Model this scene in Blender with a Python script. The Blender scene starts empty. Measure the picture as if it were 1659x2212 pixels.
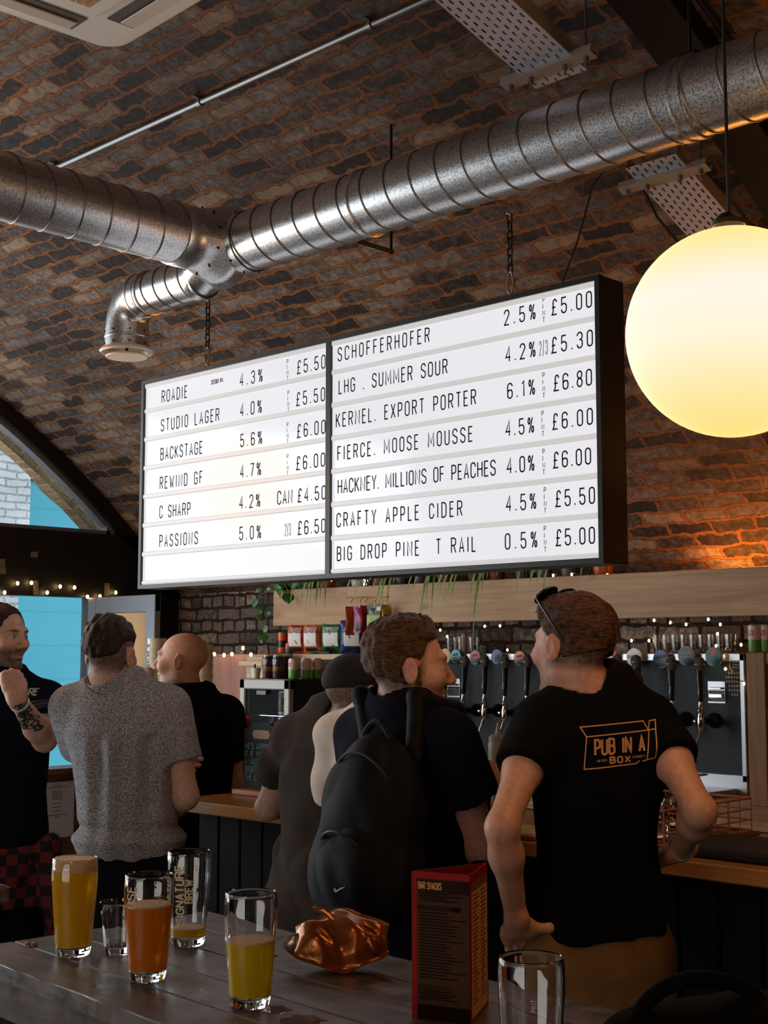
import bpy, math, random
import numpy as np
from mathutils import Vector, Matrix
from mathutils.bvhtree import BVHTree

scene = bpy.context.scene
COL = scene.collection
PI = math.pi
rnd = random.Random(7)

# ------------------------------------------------------------------ camera
F_PX = 2930.0; CX, CY = 829.5, 1106.0
PITCH = math.atan(306 / F_PX); YAW = math.radians(44.2); CAM_Z = 1.62
FH = np.array([-math.sin(YAW), math.cos(YAW), 0.0]); RT = np.array([math.cos(YAW), math.sin(YAW), 0.0])
FW = FH * math.cos(PITCH) + np.array([0, 0, math.sin(PITCH)])
UP = -FH * math.sin(PITCH) + np.array([0, 0, math.cos(PITCH)])
CAM = np.array([0, 0, CAM_Z])
cd = bpy.data.cameras.new('camera'); cam = bpy.data.objects.new('camera', cd); COL.objects.link(cam)
cd.sensor_fit = 'HORIZONTAL'; cd.sensor_width = 24.0; cd.lens = 24.0 * F_PX / 1659.0
cd.clip_start = 0.05; cd.clip_end = 200
M = Matrix(((RT[0], UP[0], -FW[0], 0), (RT[1], UP[1], -FW[1], 0), (RT[2], UP[2], -FW[2], CAM_Z), (0, 0, 0, 1)))
cam.matrix_world = M
scene.camera = cam

# ------------------------------------------------------------------ light and exposure
scene.view_settings.view_transform = 'Standard'
scene.view_settings.look = 'None'
scene.view_settings.gamma = 1.0
scene.view_settings.use_curve_mapping = False
scene.view_settings.exposure = 0.0
W = bpy.data.worlds.new('world'); scene.world = W; W.use_nodes = True
bg = W.node_tree.nodes['Background']
bg.inputs['Color'].default_value = (0.80, 0.92, 1.0, 1); bg.inputs['Strength'].default_value = 1.35

def area_light(name, loc, target, size, size_y, power, color):
    ld = bpy.data.lights.new(name, 'AREA'); ld.shape = 'RECTANGLE'; ld.size = size; ld.size_y = size_y
    ld.energy = power; ld.color = color
    o = bpy.data.objects.new(name, ld); COL.objects.link(o)
    o.location = loc
    o.rotation_euler = (Vector(target) - Vector(loc)).to_track_quat('-Z', 'Y').to_euler()
    return o
# daylight through the glazed front at the left
area_light('window_daylight', (-7.30, 1.5, 1.9), (-2.6, 2.6, 2.7), 5.0, 2.6, 190, (0.93, 0.97, 1.0))
# cool daylight from the open doors behind the camera
area_light('entrance_daylight', (-1.6, -3.2, 1.1), (-3.4, 2.4, 3.3), 3.4, 1.8, 70, (1.0, 0.95, 0.88))
G1, G2, G3, G4 = 9, 17, 8, 19      # watts of the globe lamps

# ------------------------------------------------------------------ pixel helpers: real points on real planes
def ray(x, y): return FW + RT * (x - CX) / F_PX + UP * (CY - y) / F_PX
def onx(x, y, X): r = ray(x, y); return CAM + r * (X / r[0])
def ony(x, y, Y): r = ray(x, y); return CAM + r * (Y / r[1])
def onz(x, y, z): r = ray(x, y); return CAM + r * ((z - CAM_Z) / r[2])
def atd(x, y, d): r = ray(x, y); return CAM + r * (d / (r @ FH))

# ------------------------------------------------------------------ materials
MATS = {}
def rgb(r, g, b):      # sRGB 0-255 to linear
    def c(v):
        v /= 255.0
        return v / 12.92 if v <= 0.04045 else ((v + 0.055) / 1.055) ** 2.4
    return (c(r), c(g), c(b), 1.0)

def N(nt, typ, **kw):
    n = nt.nodes.new(typ)
    for k, v in kw.items(): setattr(n, k, v)
    return n

def mat(name, col, rough=0.6, metal=0.0, var=0.0, scale=8.0, bump=0.0, bscale=60.0, emit=None, estr=0.0,
        trans=0.0, ior=1.45, stretch=(1, 1, 1), coat=0.0, col2=None, spec=0.5, attr=None, sheen=0.0, detail=4.0, alpha=1.0, rvar=0.0):
    if name in MATS: return MATS[name]
    m = bpy.data.materials.new(name); m.use_nodes = True; MATS[name] = m
    nt = m.node_tree; b = nt.nodes['Principled BSDF']
    b.inputs['Roughness'].default_value = rough; b.inputs['Metallic'].default_value = metal
    b.inputs['Transmission Weight'].default_value = trans; b.inputs['IOR'].default_value = ior
    b.inputs['Coat Weight'].default_value = coat; b.inputs['Specular IOR Level'].default_value = spec
    b.inputs['Sheen Weight'].default_value = sheen; b.inputs['Alpha'].default_value = alpha
    b.inputs['Base Color'].default_value = col
    if emit is not None:
        b.inputs['Emission Color'].default_value = emit; b.inputs['Emission Strength'].default_value = estr
    tc = N(nt, 'ShaderNodeTexCoord'); mp = N(nt, 'ShaderNodeMapping'); mp.inputs['Scale'].default_value = stretch
    nt.links.new(tc.outputs['Object'], mp.inputs['Vector'])
    base = None
    if attr:
        a = N(nt, 'ShaderNodeAttribute', attribute_name=attr); base = a.outputs['Color']
    if var > 0 or col2 is not None:
        no = N(nt, 'ShaderNodeTexNoise'); no.inputs['Scale'].default_value = scale; no.inputs['Detail'].default_value = detail
        nt.links.new(mp.outputs['Vector'], no.inputs['Vector'])
        cr = N(nt, 'ShaderNodeValToRGB'); cr.color_ramp.elements[0].position = 0.35; cr.color_ramp.elements[1].position = 0.68
        if col2 is None:
            cr.color_ramp.elements[0].color = tuple(c * (1 - var) for c in col[:3]) + (1,)
            cr.color_ramp.elements[1].color = tuple(min(1, c * (1 + var)) for c in col[:3]) + (1,)
        else:
            cr.color_ramp.elements[0].color = col; cr.color_ramp.elements[1].color = col2
        nt.links.new(no.outputs['Fac'], cr.inputs['Fac'])
        if base is None: base = cr.outputs['Color']
        else:
            cr.color_ramp.elements[0].color = (1 - var,) * 3 + (1,); cr.color_ramp.elements[1].color = (1 + var,) * 3 + (1,)
            mx = N(nt, 'ShaderNodeMix', data_type='RGBA', blend_type='MULTIPLY'); mx.inputs[0].default_value = 1.0
            nt.links.new(base, mx.inputs[6]); nt.links.new(cr.outputs['Color'], mx.inputs[7]); base = mx.outputs[2]
        if rvar > 0:
            mr = N(nt, 'ShaderNodeMapRange'); mr.inputs['To Min'].default_value = max(0.02, rough - rvar); mr.inputs['To Max'].default_value = min(1, rough + rvar)
            nt.links.new(no.outputs['Fac'], mr.inputs['Value']); nt.links.new(mr.outputs['Result'], b.inputs['Roughness'])
    if base is not None: nt.links.new(base, b.inputs['Base Color'])
    if bump > 0:
        n2 = N(nt, 'ShaderNodeTexNoise'); n2.inputs['Scale'].default_value = bscale; n2.inputs['Detail'].default_value = 3
        nt.links.new(mp.outputs['Vector'], n2.inputs['Vector'])
        bp = N(nt, 'ShaderNodeBump'); bp.inputs['Strength'].default_value = bump; bp.inputs['Distance'].default_value = 0.01
        nt.links.new(n2.outputs['Fac'], bp.inputs['Height']); nt.links.new(bp.outputs['Normal'], b.inputs['Normal'])
    return m

def brick_mat(name, cols, mortar, bw=0.225, rh=0.075, squash=1.0, mort=0.012, patch=None, strength=0.8, distort=0.012, moss=None, rough=0.85):
    """cols: brick colours (dark .. light); UV in metres."""
    m = bpy.data.materials.new(name); m.use_nodes = True; nt = m.node_tree; b = nt.nodes['Principled BSDF']
    b.inputs['Specular IOR Level'].default_value = 0.35
    L = nt.links.new
    tc = N(nt, 'ShaderNodeTexCoord')
    # wobble of the courses
    n0 = N(nt, 'ShaderNodeTexNoise'); n0.inputs['Scale'].default_value = 9.0; n0.inputs['Detail'].default_value = 7; n0.inputs['Roughness'].default_value = 0.65
    L(tc.outputs['UV'], n0.inputs['Vector'])
    sub = N(nt, 'ShaderNodeVectorMath', operation='SUBTRACT'); sub.inputs[1].default_value = (0.5, 0.5, 0.5); L(n0.outputs['Color'], sub.inputs[0])
    sc = N(nt, 'ShaderNodeVectorMath', operation='SCALE'); sc.inputs['Scale'].default_value = distort * 4; L(sub.outputs[0], sc.inputs[0])
    add = N(nt, 'ShaderNodeVectorMath', operation='ADD'); L(tc.outputs['UV'], add.inputs[0]); L(sc.outputs[0], add.inputs[1])
    bt = N(nt, 'ShaderNodeTexBrick'); L(add.outputs[0], bt.inputs['Vector'])
    bt.offset = 0.5; bt.squash = squash; bt.squash_frequency = 2
    bt.inputs['Scale'].default_value = 1.0; bt.inputs['Brick Width'].default_value = bw; bt.inputs['Row Height'].default_value = rh
    bt.inputs['Mortar Size'].default_value = mort; bt.inputs['Mortar Smooth'].default_value = 0.35; bt.inputs['Bias'].default_value = 0.0
    bt.inputs['Color1'].default_value = (0, 0, 0, 1); bt.inputs['Color2'].default_value = (1, 1, 1, 1); bt.inputs['Mortar'].default_value = (0.5, 0.5, 0.5, 1)
    cr = N(nt, 'ShaderNodeValToRGB'); els = cr.color_ramp.elements
    while len(els) < len(cols): els.new(0.5)
    for i, c in enumerate(cols): els[i].position = i / (len(cols) - 1); els[i].color = c
    # speckle on each brick
    n1 = N(nt, 'ShaderNodeTexNoise'); n1.inputs['Scale'].default_value = 28; n1.inputs['Detail'].default_value = 8; n1.inputs['Roughness'].default_value = 0.7
    L(tc.outputs['UV'], n1.inputs['Vector'])
    ma = N(nt, 'ShaderNodeMath', operation='MULTIPLY_ADD'); ma.inputs[1].default_value = 1.9; ma.inputs[2].default_value = -0.95; L(n1.outputs['Fac'], ma.inputs[0])
    ad = N(nt, 'ShaderNodeMath', operation='ADD'); L(bt.outputs['Color'], ad.inputs[0]); L(ma.outputs[0], ad.inputs[1]); L(ad.outputs[0], cr.inputs['Fac'])
    col = cr.outputs['Color']
    # mortar smeared over the bricks
    n2 = N(nt, 'ShaderNodeTexNoise'); n2.inputs['Scale'].default_value = 13; n2.inputs['Detail'].default_value = 9; n2.inputs['Roughness'].default_value = 0.72; n2.inputs['Distortion'].default_value = 1.6
    L(tc.outputs['UV'], n2.inputs['Vector'])
    r2 = N(nt, 'ShaderNodeMapRange'); r2.inputs['From Min'].default_value = 0.60; r2.inputs['From Max'].default_value = 0.68; L(n2.outputs['Fac'], r2.inputs['Value'])
    n3 = N(nt, 'ShaderNodeTexNoise'); n3.inputs['Scale'].default_value = 0.9; n3.inputs['Detail'].default_value = 3; L(tc.outputs['UV'], n3.inputs['Vector'])
    m3 = N(nt, 'ShaderNodeMix', data_type='RGBA', blend_type='MULTIPLY'); m3.inputs[0].default_value = 0.75
    c3 = N(nt, 'ShaderNodeValToRGB'); c3.color_ramp.elements[0].position = 0.36; c3.color_ramp.elements[0].color = (0.42, 0.40, 0.40, 1); c3.color_ramp.elements[1].position = 0.62; c3.color_ramp.elements[1].color = (1.2, 1.15, 1.1, 1)
    L(n3.outputs['Fac'], c3.inputs['Fac'])
    mx = N(nt, 'ShaderNodeMath', operation='MULTIPLY'); mx.inputs[1].default_value = 0.55; L(r2.outputs['Result'], mx.inputs[0])
    smear = N(nt, 'ShaderNodeMath', operation='MAXIMUM'); L(mx.outputs[0], smear.inputs[0]); L(bt.outputs['Fac'], smear.inputs[1])
    mm = N(nt, 'ShaderNodeMix', data_type='RGBA'); L(smear.outputs[0], mm.inputs[0]); L(col, mm.inputs[6])
    mcol = N(nt, 'ShaderNodeValToRGB'); mcol.color_ramp.elements[0].color = tuple(c * 0.45 for c in mortar[:3]) + (1,); mcol.color_ramp.elements[1].color = mortar
    mcol.color_ramp.elements[0].position = 0.3; mcol.color_ramp.elements[1].position = 0.6
    L(n1.outputs['Fac'], mcol.inputs['Fac']); L(mcol.outputs['Color'], mm.inputs[7])
    L(mm.outputs[2], m3.inputs[6]); L(c3.outputs['Color'], m3.inputs[7])
    L(m3.outputs[2], b.inputs['Base Color']); b.inputs['Roughness'].default_value = rough
    # relief
    inv = N(nt, 'ShaderNodeMath', operation='SUBTRACT'); inv.inputs[0].default_value = 1.0; L(bt.outputs['Fac'], inv.inputs[1])
    h1 = N(nt, 'ShaderNodeMath', operation='MULTIPLY_ADD'); h1.inputs[1].default_value = 0.55; L(n2.outputs['Fac'], h1.inputs[0]); L(inv.outputs[0], h1.inputs[2])
    h2 = N(nt, 'ShaderNodeMath', operation='MULTIPLY_ADD'); h2.inputs[1].default_value = 0.6; L(bt.outputs['Color'], h2.inputs[0]); L(h1.outputs[0], h2.inputs[2])
    bp = N(nt, 'ShaderNodeBump'); bp.inputs['Strength'].default_value = strength; bp.inputs['Distance'].default_value = 0.035
    L(h2.outputs[0], bp.inputs['Height']); L(bp.outputs['Normal'], b.inputs['Normal'])
    MATS[name] = m
    return m

def wood_mat(name, c1, c2, axis=0, scale=1.0, rough=0.5, knots=True, bump=0.15):
    m = bpy.data.materials.new(name); m.use_nodes = True; nt = m.node_tree; b = nt.nodes['Principled BSDF']; L = nt.links.new
    tc = N(nt, 'ShaderNodeTexCoord'); mp = N(nt, 'ShaderNodeMapping')
    s = [14 * scale] * 3; s[axis] = 1.1 * scale; mp.inputs['Scale'].default_value = s; L(tc.outputs['Object'], mp.inputs['Vector'])
    n1 = N(nt, 'ShaderNodeTexNoise'); n1.inputs['Scale'].default_value = 1.6; n1.inputs['Detail'].default_value = 6; n1.inputs['Distortion'].default_value = 1.2; L(mp.outputs['Vector'], n1.inputs['Vector'])
    mp2 = N(nt, 'ShaderNodeMapping'); s2 = [90 * scale] * 3; s2[axis] = 3 * scale; mp2.inputs['Scale'].default_value = s2; L(tc.outputs['Object'], mp2.inputs['Vector'])
    n2 = N(nt, 'ShaderNodeTexNoise'); n2.inputs['Scale'].default_value = 1.0; n2.inputs['Detail'].default_value = 4; L(mp2.outputs['Vector'], n2.inputs['Vector'])
    mi = N(nt, 'ShaderNodeMix', data_type='FLOAT'); mi.inputs[0].default_value = 0.4; L(n1.outputs['Fac'], mi.inputs[2]); L(n2.outputs['Fac'], mi.inputs[3])
    cr = N(nt, 'ShaderNodeValToRGB'); cr.color_ramp.elements[0].position = 0.33; cr.color_ramp.elements[1].position = 0.66; cr.color_ramp.elements[0].color = c1; cr.color_ramp.elements[1].color = c2
    L(mi.outputs[0], cr.inputs['Fac'])
    out = cr.outputs['Color']
    if knots:
        mp3 = N(nt, 'ShaderNodeMapping'); s3 = [5.5 * scale] * 3; s3[axis] = 2.6 * scale; mp3.inputs['Scale'].default_value = s3; L(tc.outputs['Object'], mp3.inputs['Vector'])
        vo = N(nt, 'ShaderNodeTexVoronoi'); vo.inputs['Scale'].default_value = 1.0; L(mp3.outputs['Vector'], vo.inputs['Vector'])
        kr = N(nt, 'ShaderNodeMapRange'); kr.inputs['From Min'].default_value = 0.05; kr.inputs['From Max'].default_value = 0.13; kr.inputs['To Min'].default_value = 0.25; kr.inputs['To Max'].default_value = 1.0
        L(vo.outputs['Distance'], kr.inputs['Value'])
        mk = N(nt, 'ShaderNodeMix', data_type='RGBA', blend_type='MULTIPLY'); mk.inputs[0].default_value = 1.0; L(out, mk.inputs[6]); L(kr.outputs['Result'], mk.inputs[7]); out = mk.outputs[2]
    L(out, b.inputs['Base Color']); b.inputs['Roughness'].default_value = rough
    bp = N(nt, 'ShaderNodeBump'); bp.inputs['Strength'].default_value = bump; bp.inputs['Distance'].default_value = 0.004
    L(mi.outputs[0], bp.inputs['Height']); L(bp.outputs['Normal'], b.inputs['Normal'])
    MATS[name] = m
    return m

# ------------------------------------------------------------------ mesh builder
class MB:
    def __init__(s): s.v = []; s.f = []; s.uv = None
    def add(s, vs, fs):
        o = len(s.v); s.v += [tuple(map(float, q)) for q in vs]; s.f += [tuple(i + o for i in f) for f in fs]; return s
    def box(s, a, b, bevel=0.0):
        x0, y0, z0 = [min(a[i], b[i]) for i in range(3)]; x1, y1, z1 = [max(a[i], b[i]) for i in range(3)]
        e = min(bevel, (x1 - x0) / 2.01, (y1 - y0) / 2.01, (z1 - z0) / 2.01)
        if e <= 0:
            vs = [(x0, y0, z0), (x1, y0, z0), (x1, y1, z0), (x0, y1, z0), (x0, y0, z1), (x1, y0, z1), (x1, y1, z1), (x0, y1, z1)]
            return s.add(vs, [(3, 2, 1, 0), (4, 5, 6, 7), (0, 1, 5, 4), (1, 2, 6, 5), (2, 3, 7, 6), (3, 0, 4, 7)])
        def ring(ins, z):
            i = ins; c = e
            return [(x0 + i + c, y0 + i, z), (x1 - i - c, y0 + i, z), (x1 - i, y0 + i + c, z), (x1 - i, y1 - i - c, z), (x1 - i - c, y1 - i, z), (x0 + i + c, y1 - i, z), (x0 + i, y1 - i - c, z), (x0 + i, y0 + i + c, z)]
        rs = [ring(e, z0), ring(0, z0 + e), ring(0, z1 - e), ring(e, z1)]
        vs = sum(rs, []); fs = [tuple(range(7, -1, -1)), tuple(range(24, 32))]
        for k in range(3):
            for j in range(8): fs.append((k * 8 + j, k * 8 + (j + 1) % 8, k * 8 + 8 + (j + 1) % 8, k * 8 + 8 + j))
        return s.add(vs, fs)
    def obox(s, c, ax, ay, az):
        """oriented box: centre and three half-extent vectors"""
        c, ax, ay, az = map(np.array, (c, ax, ay, az))
        vs = [c + sx * ax + sy * ay + sz * az for sz in (-1, 1) for sx, sy in ((-1, -1), (1, -1), (1, 1), (-1, 1))]
        return s.add(vs, [(3, 2, 1, 0), (4, 5, 6, 7), (0, 1, 5, 4), (1, 2, 6, 5), (2, 3, 7, 6), (3, 0, 4, 7)])
    def tube(s, path, r, n=12, cap=True, closed=False):
        P = [np.array(q, float) for q in path]; k = len(P)
        rs = r if isinstance(r, (list, tuple, np.ndarray)) else [r] * k
        up = None; vs = []
        for i in range(k):
            if closed: t = P[(i + 1) % k] - P[i - 1]
            else: t = P[min(i + 1, k - 1)] - P[max(i - 1, 0)]
            t = t / (np.linalg.norm(t) + 1e-12)
            if up is None:
                a = np.array([0, 0, 1.0]) if abs(t[2]) < 0.9 else np.array([1.0, 0, 0]); up = a
            u = up - t * (up @ t); u /= (np.linalg.norm(u) + 1e-12); w = np.cross(t, u); up = u
            for j in range(n):
                a = 2 * PI * j / n; vs.append(P[i] + rs[i] * (u * math.cos(a) + w * math.sin(a)))
        fs = []
        for i in range(k if closed else k - 1):
            i2 = (i + 1) % k
            for j in range(n): fs.append((i * n + j, i * n + (j + 1) % n, i2 * n + (j + 1) % n, i2 * n + j))
        if cap and not closed: fs += [tuple(range(n - 1, -1, -1)), tuple(range((k - 1) * n, k * n))]
        return s.add(vs, fs)
    def cyl(s, a, b, r0, r1=None, n=20, cap=True): return s.tube([a, b], [r0, r0 if r1 is None else r1], n, cap)
    def lathe(s, prof, o=(0, 0, 0), axis=(0, 0, 1), n=32, closed=False, sx=1.0):
        """profile of (radius, height)"""
        o = np.array(o, float); t = np.array(axis, float); t /= np.linalg.norm(t)
        a = np.array([1.0, 0, 0]) if abs(t[0]) < 0.9 else np.array([0, 1.0, 0])
        u = a - t * (a @ t); u /= np.linalg.norm(u); w = np.cross(t, u)
        vs = []; fs = []
        for r, h in prof:
            for j in range(n):
                g = 2 * PI * j / n; vs.append(o + t * h + r * (u * math.cos(g) * sx + w * math.sin(g)))
        k = len(prof)
        for i in range(k if closed else k - 1):
            i2 = (i + 1) % k
            for j in range(n): fs.append((i * n + j, i * n + (j + 1) % n, i2 * n + (j + 1) % n, i2 * n + j))
        if not closed:
            if prof[0][0] > 1e-6: fs.append(tuple(range(n - 1, -1, -1)))
            if prof[-1][0] > 1e-6: fs.append(tuple(range((k - 1) * n, k * n)))
        return s.add(vs, fs)
    def sphere(s, c, r, n=16, m=10, sc=(1, 1, 1)):
        c = np.array(c, float); vs = []; fs = []
        for i in range(m + 1):
            p = PI * i / m
            for j in range(n):
                a = 2 * PI * j / n
                vs.append(c + r * np.array([sc[0] * math.sin(p) * math.cos(a), sc[1] * math.sin(p) * math.sin(a), sc[2] * math.cos(p)]))
        for i in range(m):
            for j in range(n): fs.append((i * n + (j + 1) % n, i * n + j, (i + 1) * n + j, (i + 1) * n + (j + 1) % n))
        return s.add(vs, fs)
    def prism(s, pts, off):
        """polygon (list of 3-D points) extruded by vector off"""
        k = len(pts); off = np.array(off, float); P = [np.array(q, float) for q in pts]
        return s.add(P + [q + off for q in P], [tuple(range(k - 1, -1, -1)), tuple(range(k, 2 * k))] + [(i, (i + 1) % k, k + (i + 1) % k, k + i) for i in range(k)])
    def quad(s, a, b, c, d): return s.add([a, b, c, d], [(0, 1, 2, 3)])

ORIG = {}
def new_mesh(name, verts, faces):
    me = bpy.data.meshes.new(name); me.from_pydata([tuple(v) for v in verts], [], faces); me.update(); return me
def part(name, mb, m, parent=None, smooth=False, label=None, solid=0.0, uv=None, recalc=True):
    o0 = ORIG.get(parent.name, np.zeros(3)) if parent is not None else np.zeros(3)
    vs = np.array(mb.v, float).reshape(-1, 3) - o0
    me = new_mesh(name, vs, mb.f)
    if recalc:
        import bmesh
        bm = bmesh.new(); bm.from_mesh(me); bmesh.ops.recalc_face_normals(bm, faces=bm.faces); bm.to_mesh(me); bm.free()
    if uv is not None:
        ul = me.uv_layers.new(name='UVMap')
        for lp in me.loops: ul.data[lp.index].uv = uv[lp.vertex_index]
    o = bpy.data.objects.new(name, me); COL.objects.link(o)
    if m is not None: me.materials.append(m)
    if smooth:
        for p in me.polygons: p.use_smooth = True
        if smooth != 'all':
            try: me.set_sharp_from_angle(angle=math.radians(38))
            except Exception: pass
    if parent is not None: o.parent = parent; ORIG[o.name] = o0
    if label: o['label'] = label
    return o
def tag(o, label, cat, group=None, kind=None):
    o['label'] = label; o['category'] = cat
    if group: o['group'] = group
    if kind: o['kind'] = kind
    return o
def thing(name, label, cat, loc=(0, 0, 0), group=None):
    o = bpy.data.objects.new(name, None); COL.objects.link(o); o.empty_display_size = 0.05
    o.location = tuple(map(float, loc)); ORIG[o.name] = np.array(loc, float)
    return tag(o, label, cat, group)
def single(name, mb, m, label, cat, group=None, smooth=False, origin=None):
    """a thing that is one mesh, origin at its base"""
    vs = np.array(mb.v, float)
    if origin is None: origin = np.array([(vs[:, 0].min() + vs[:, 0].max()) / 2, (vs[:, 1].min() + vs[:, 1].max()) / 2, vs[:, 2].min()])
    mb.v = [tuple(q) for q in vs - np.array(origin)]
    o = part(name, mb, m, None, smooth); o.location = tuple(map(float, origin))
    return tag(o, label, cat, group)
def struct(name, mb, m, parent=None, smooth=False, uv=None):
    o = part(name, mb, m, parent, smooth, uv=uv)
    if parent is None: o['kind'] = 'structure'
    return o
def dup(root, loc, rotz=0.0, label=None, scale=None):
    c = root.copy(); COL.objects.link(c); c.location = tuple(map(float, loc)); c.rotation_euler = (0, 0, rotz)
    if label: c['label'] = label
    if scale: c.scale = (scale,) * 3
    for ch in list(root.children):
        d = ch.copy(); COL.objects.link(d); d.parent = c
        for g in list(ch.children):
            e = g.copy(); COL.objects.link(e); e.parent = d
    return c

# ------------------------------------------------------------------ stroke lettering (condensed capitals)
def _arc(cx, cy, rx, ry, a0, a1, n=6):
    return [(cx + rx * math.cos(math.radians(a0 + (a1 - a0) * i / n)), cy + ry * math.sin(math.radians(a0 + (a1 - a0) * i / n))) for i in range(n + 1)]
_top = _arc(.5, .8, .5, .2, 180, 0, 8); _bot = _arc(.5, .2, .5, .2, 0, -180, 8)
_O = _top + _bot + [(0, .8)]
_S = [(1, .78)] + _arc(.5, .79, .5, .21, 0, 180, 8) + [(0, .72), (.1, .6), (.9, .42), (1, .3)] + _arc(.5, .21, .5, .21, 0, -180, 8) + [(0, .23)]
GL = {
 'A': (1, [[(0, 0), (.5, 1), (1, 0)], [(.2, .3), (.8, .3)]]),
 'B': (1, [[(0, 0), (0, 1), (.6, 1), (.92, .93), (.95, .62), (.6, .53), (0, .53)], [(.6, .53), (1, .43), (1, .1), (.65, 0), (0, 0)]]),
 'C': (1, [[(1, .72)] + _arc(.5, .8, .5, .2, 0, 180, 8) + _arc(.5, .2, .5, .2, -180, 0, 8) + [(1, .28)]]),
 'D': (1, [[(0, 0), (0, 1), (.55, 1), (.9, .9), (1, .75), (1, .25), (.9, .1), (.55, 0), (0, 0)]]),
 'E': (.85, [[(1, 1), (0, 1), (0, 0), (1, 0)], [(0, .53), (.85, .53)]]),
 'F': (.85, [[(1, 1), (0, 1), (0, 0)], [(0, .52), (.85, .52)]]),
 'G': (1, [[(1, .75)] + _arc(.5, .8, .5, .2, 0, 180, 8) + _arc(.5, .2, .5, .2, -180, 0, 8) + [(1, .48), (.5, .48)]]),
 'H': (1, [[(0, 0), (0, 1)], [(1, 0), (1, 1)], [(0, .52), (1, .52)]]),
 'I': (.12, [[(.5, 0), (.5, 1)]]),
 'J': (.8, [[(1, 1), (1, .2)] + _arc(.5, .2, .5, .2, 0, -180, 6)]),
 'K': (1, [[(0, 0), (0, 1)], [(1, 1), (0, .42)], [(.3, .58), (1, 0)]]),
 'L': (.8, [[(0, 1), (0, 0), (1, 0)]]),
 'M': (1.3, [[(0, 0), (0, 1), (.5, .25), (1, 1), (1, 0)]]),
 'N': (1.05, [[(0, 0), (0, 1), (1, 0), (1, 1)]]),
 'O': (1, [_O]), '0': (1, [_O]),
 'P': (.95, [[(0, 0), (0, 1), (.6, 1), (.95, .92), (1, .75), (.95, .53), (.6, .45), (0, .45)]]),
 'Q': (1, [_O, [(.6, .25), (1, 0)]]),
 'R': (1, [[(0, 0), (0, 1), (.6, 1), (.95, .92), (1, .75), (.95, .58), (.6, .5), (0, .5)], [(.55, .5), (1, 0)]]),
 'S': (1, [_S]),
 'T': (1, [[(0, 1), (1, 1)], [(.5, 1), (.5, 0)]]),
 'U': (1, [[(0, 1), (0, .2)] + _arc(.5, .2, .5, .2, 180, 360, 8) + [(1, 1)]]),
 'V': (1, [[(0, 1), (.5, 0), (1, 1)]]),
 'W': (1.4, [[(0, 1), (.25, 0), (.5, .8), (.75, 0), (1, 1)]]),
 'X': (1, [[(0, 0), (1, 1)], [(0, 1), (1, 0)]]),
 'Y': (1, [[(0, 1), (.5, .45), (1, 1)], [(.5, .45), (.5, 0)]]),
 'Z': (1, [[(0, 1), (1, 1), (0, 0), (1, 0)]]),
 '1': (.5, [[(0, .82), (.8, 1), (.8, 0)]]),
 '2': (1, [[(0, .75)] + _arc(.5, .79, .5, .21, 180, 0, 8) + [(1, .68), (0, .0), (1, 0)]]),
 '3': (1, [[(0, .78)] + _arc(.5, .79, .5, .21, 180, 0, 8) + [(1, .66), (.75, .54), (.4, .53)], [(.75, .54), (1, .42), (1, .2)] + _arc(.5, .2, .5, .2, 0, -180, 8) + [(0, .24)]]),
 '4': (1, [[(.75, 0), (.75, 1), (0, .28), (1, .28)]]),
 '5': (1, [[(.95, 1), (.08, 1), (0, .52), (.3, .6), (.75, .58), (1, .45), (1, .2)] + _arc(.5, .2, .5, .2, 0, -180, 8) + [(0, .24)]]),
 '6': (1, [[(1, .78)] + _arc(.5, .8, .5, .2, 0, 180, 8) + _arc(.5, .2, .5, .2, -180, 0, 8) + [(1, .4), (.8, .54), (.3, .54), (0, .42)]]),
 '7': (.95, [[(0, 1), (1, 1), (.35, 0)]]),
 '8': (1, [_arc(.5, .77, .46, .23, 0, 360, 14), _arc(.5, .27, .5, .27, 0, 360, 14)]),
 '9': (1, [[(0, .22)] + _arc(.5, .2, .5, .2, -180, 0, 8) + _arc(.5, .8, .5, .2, 0, 180, 8) + [(0, .6), (.2, .46), (.7, .46), (1, .58)]]),
 '.': (.14, [[(.5, 0), (.5, .1)]]),
 "'": (.14, [[(.5, 1), (.5, .78)]]),
 '-': (.5, [[(0, .5), (1, .5)]]),
 '/': (.5, [[(0, -.08), (1, 1.08)]]),
 '£': (1, [[(.95, .8)] + _arc(.6, .8, .35, .2, 0, 180, 6) + [(.25, .2), (0, 0), (1, 0)], [(0, .48), (.75, .48)]]),
 '%': (1.2, [_arc(.18, .78, .17, .2, 0, 360, 10), _arc(.82, .22, .17, .2, 0, 360, 10), [(.8, 1), (.2, 0)]]),
 ' ': (.8, []),
}
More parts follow.
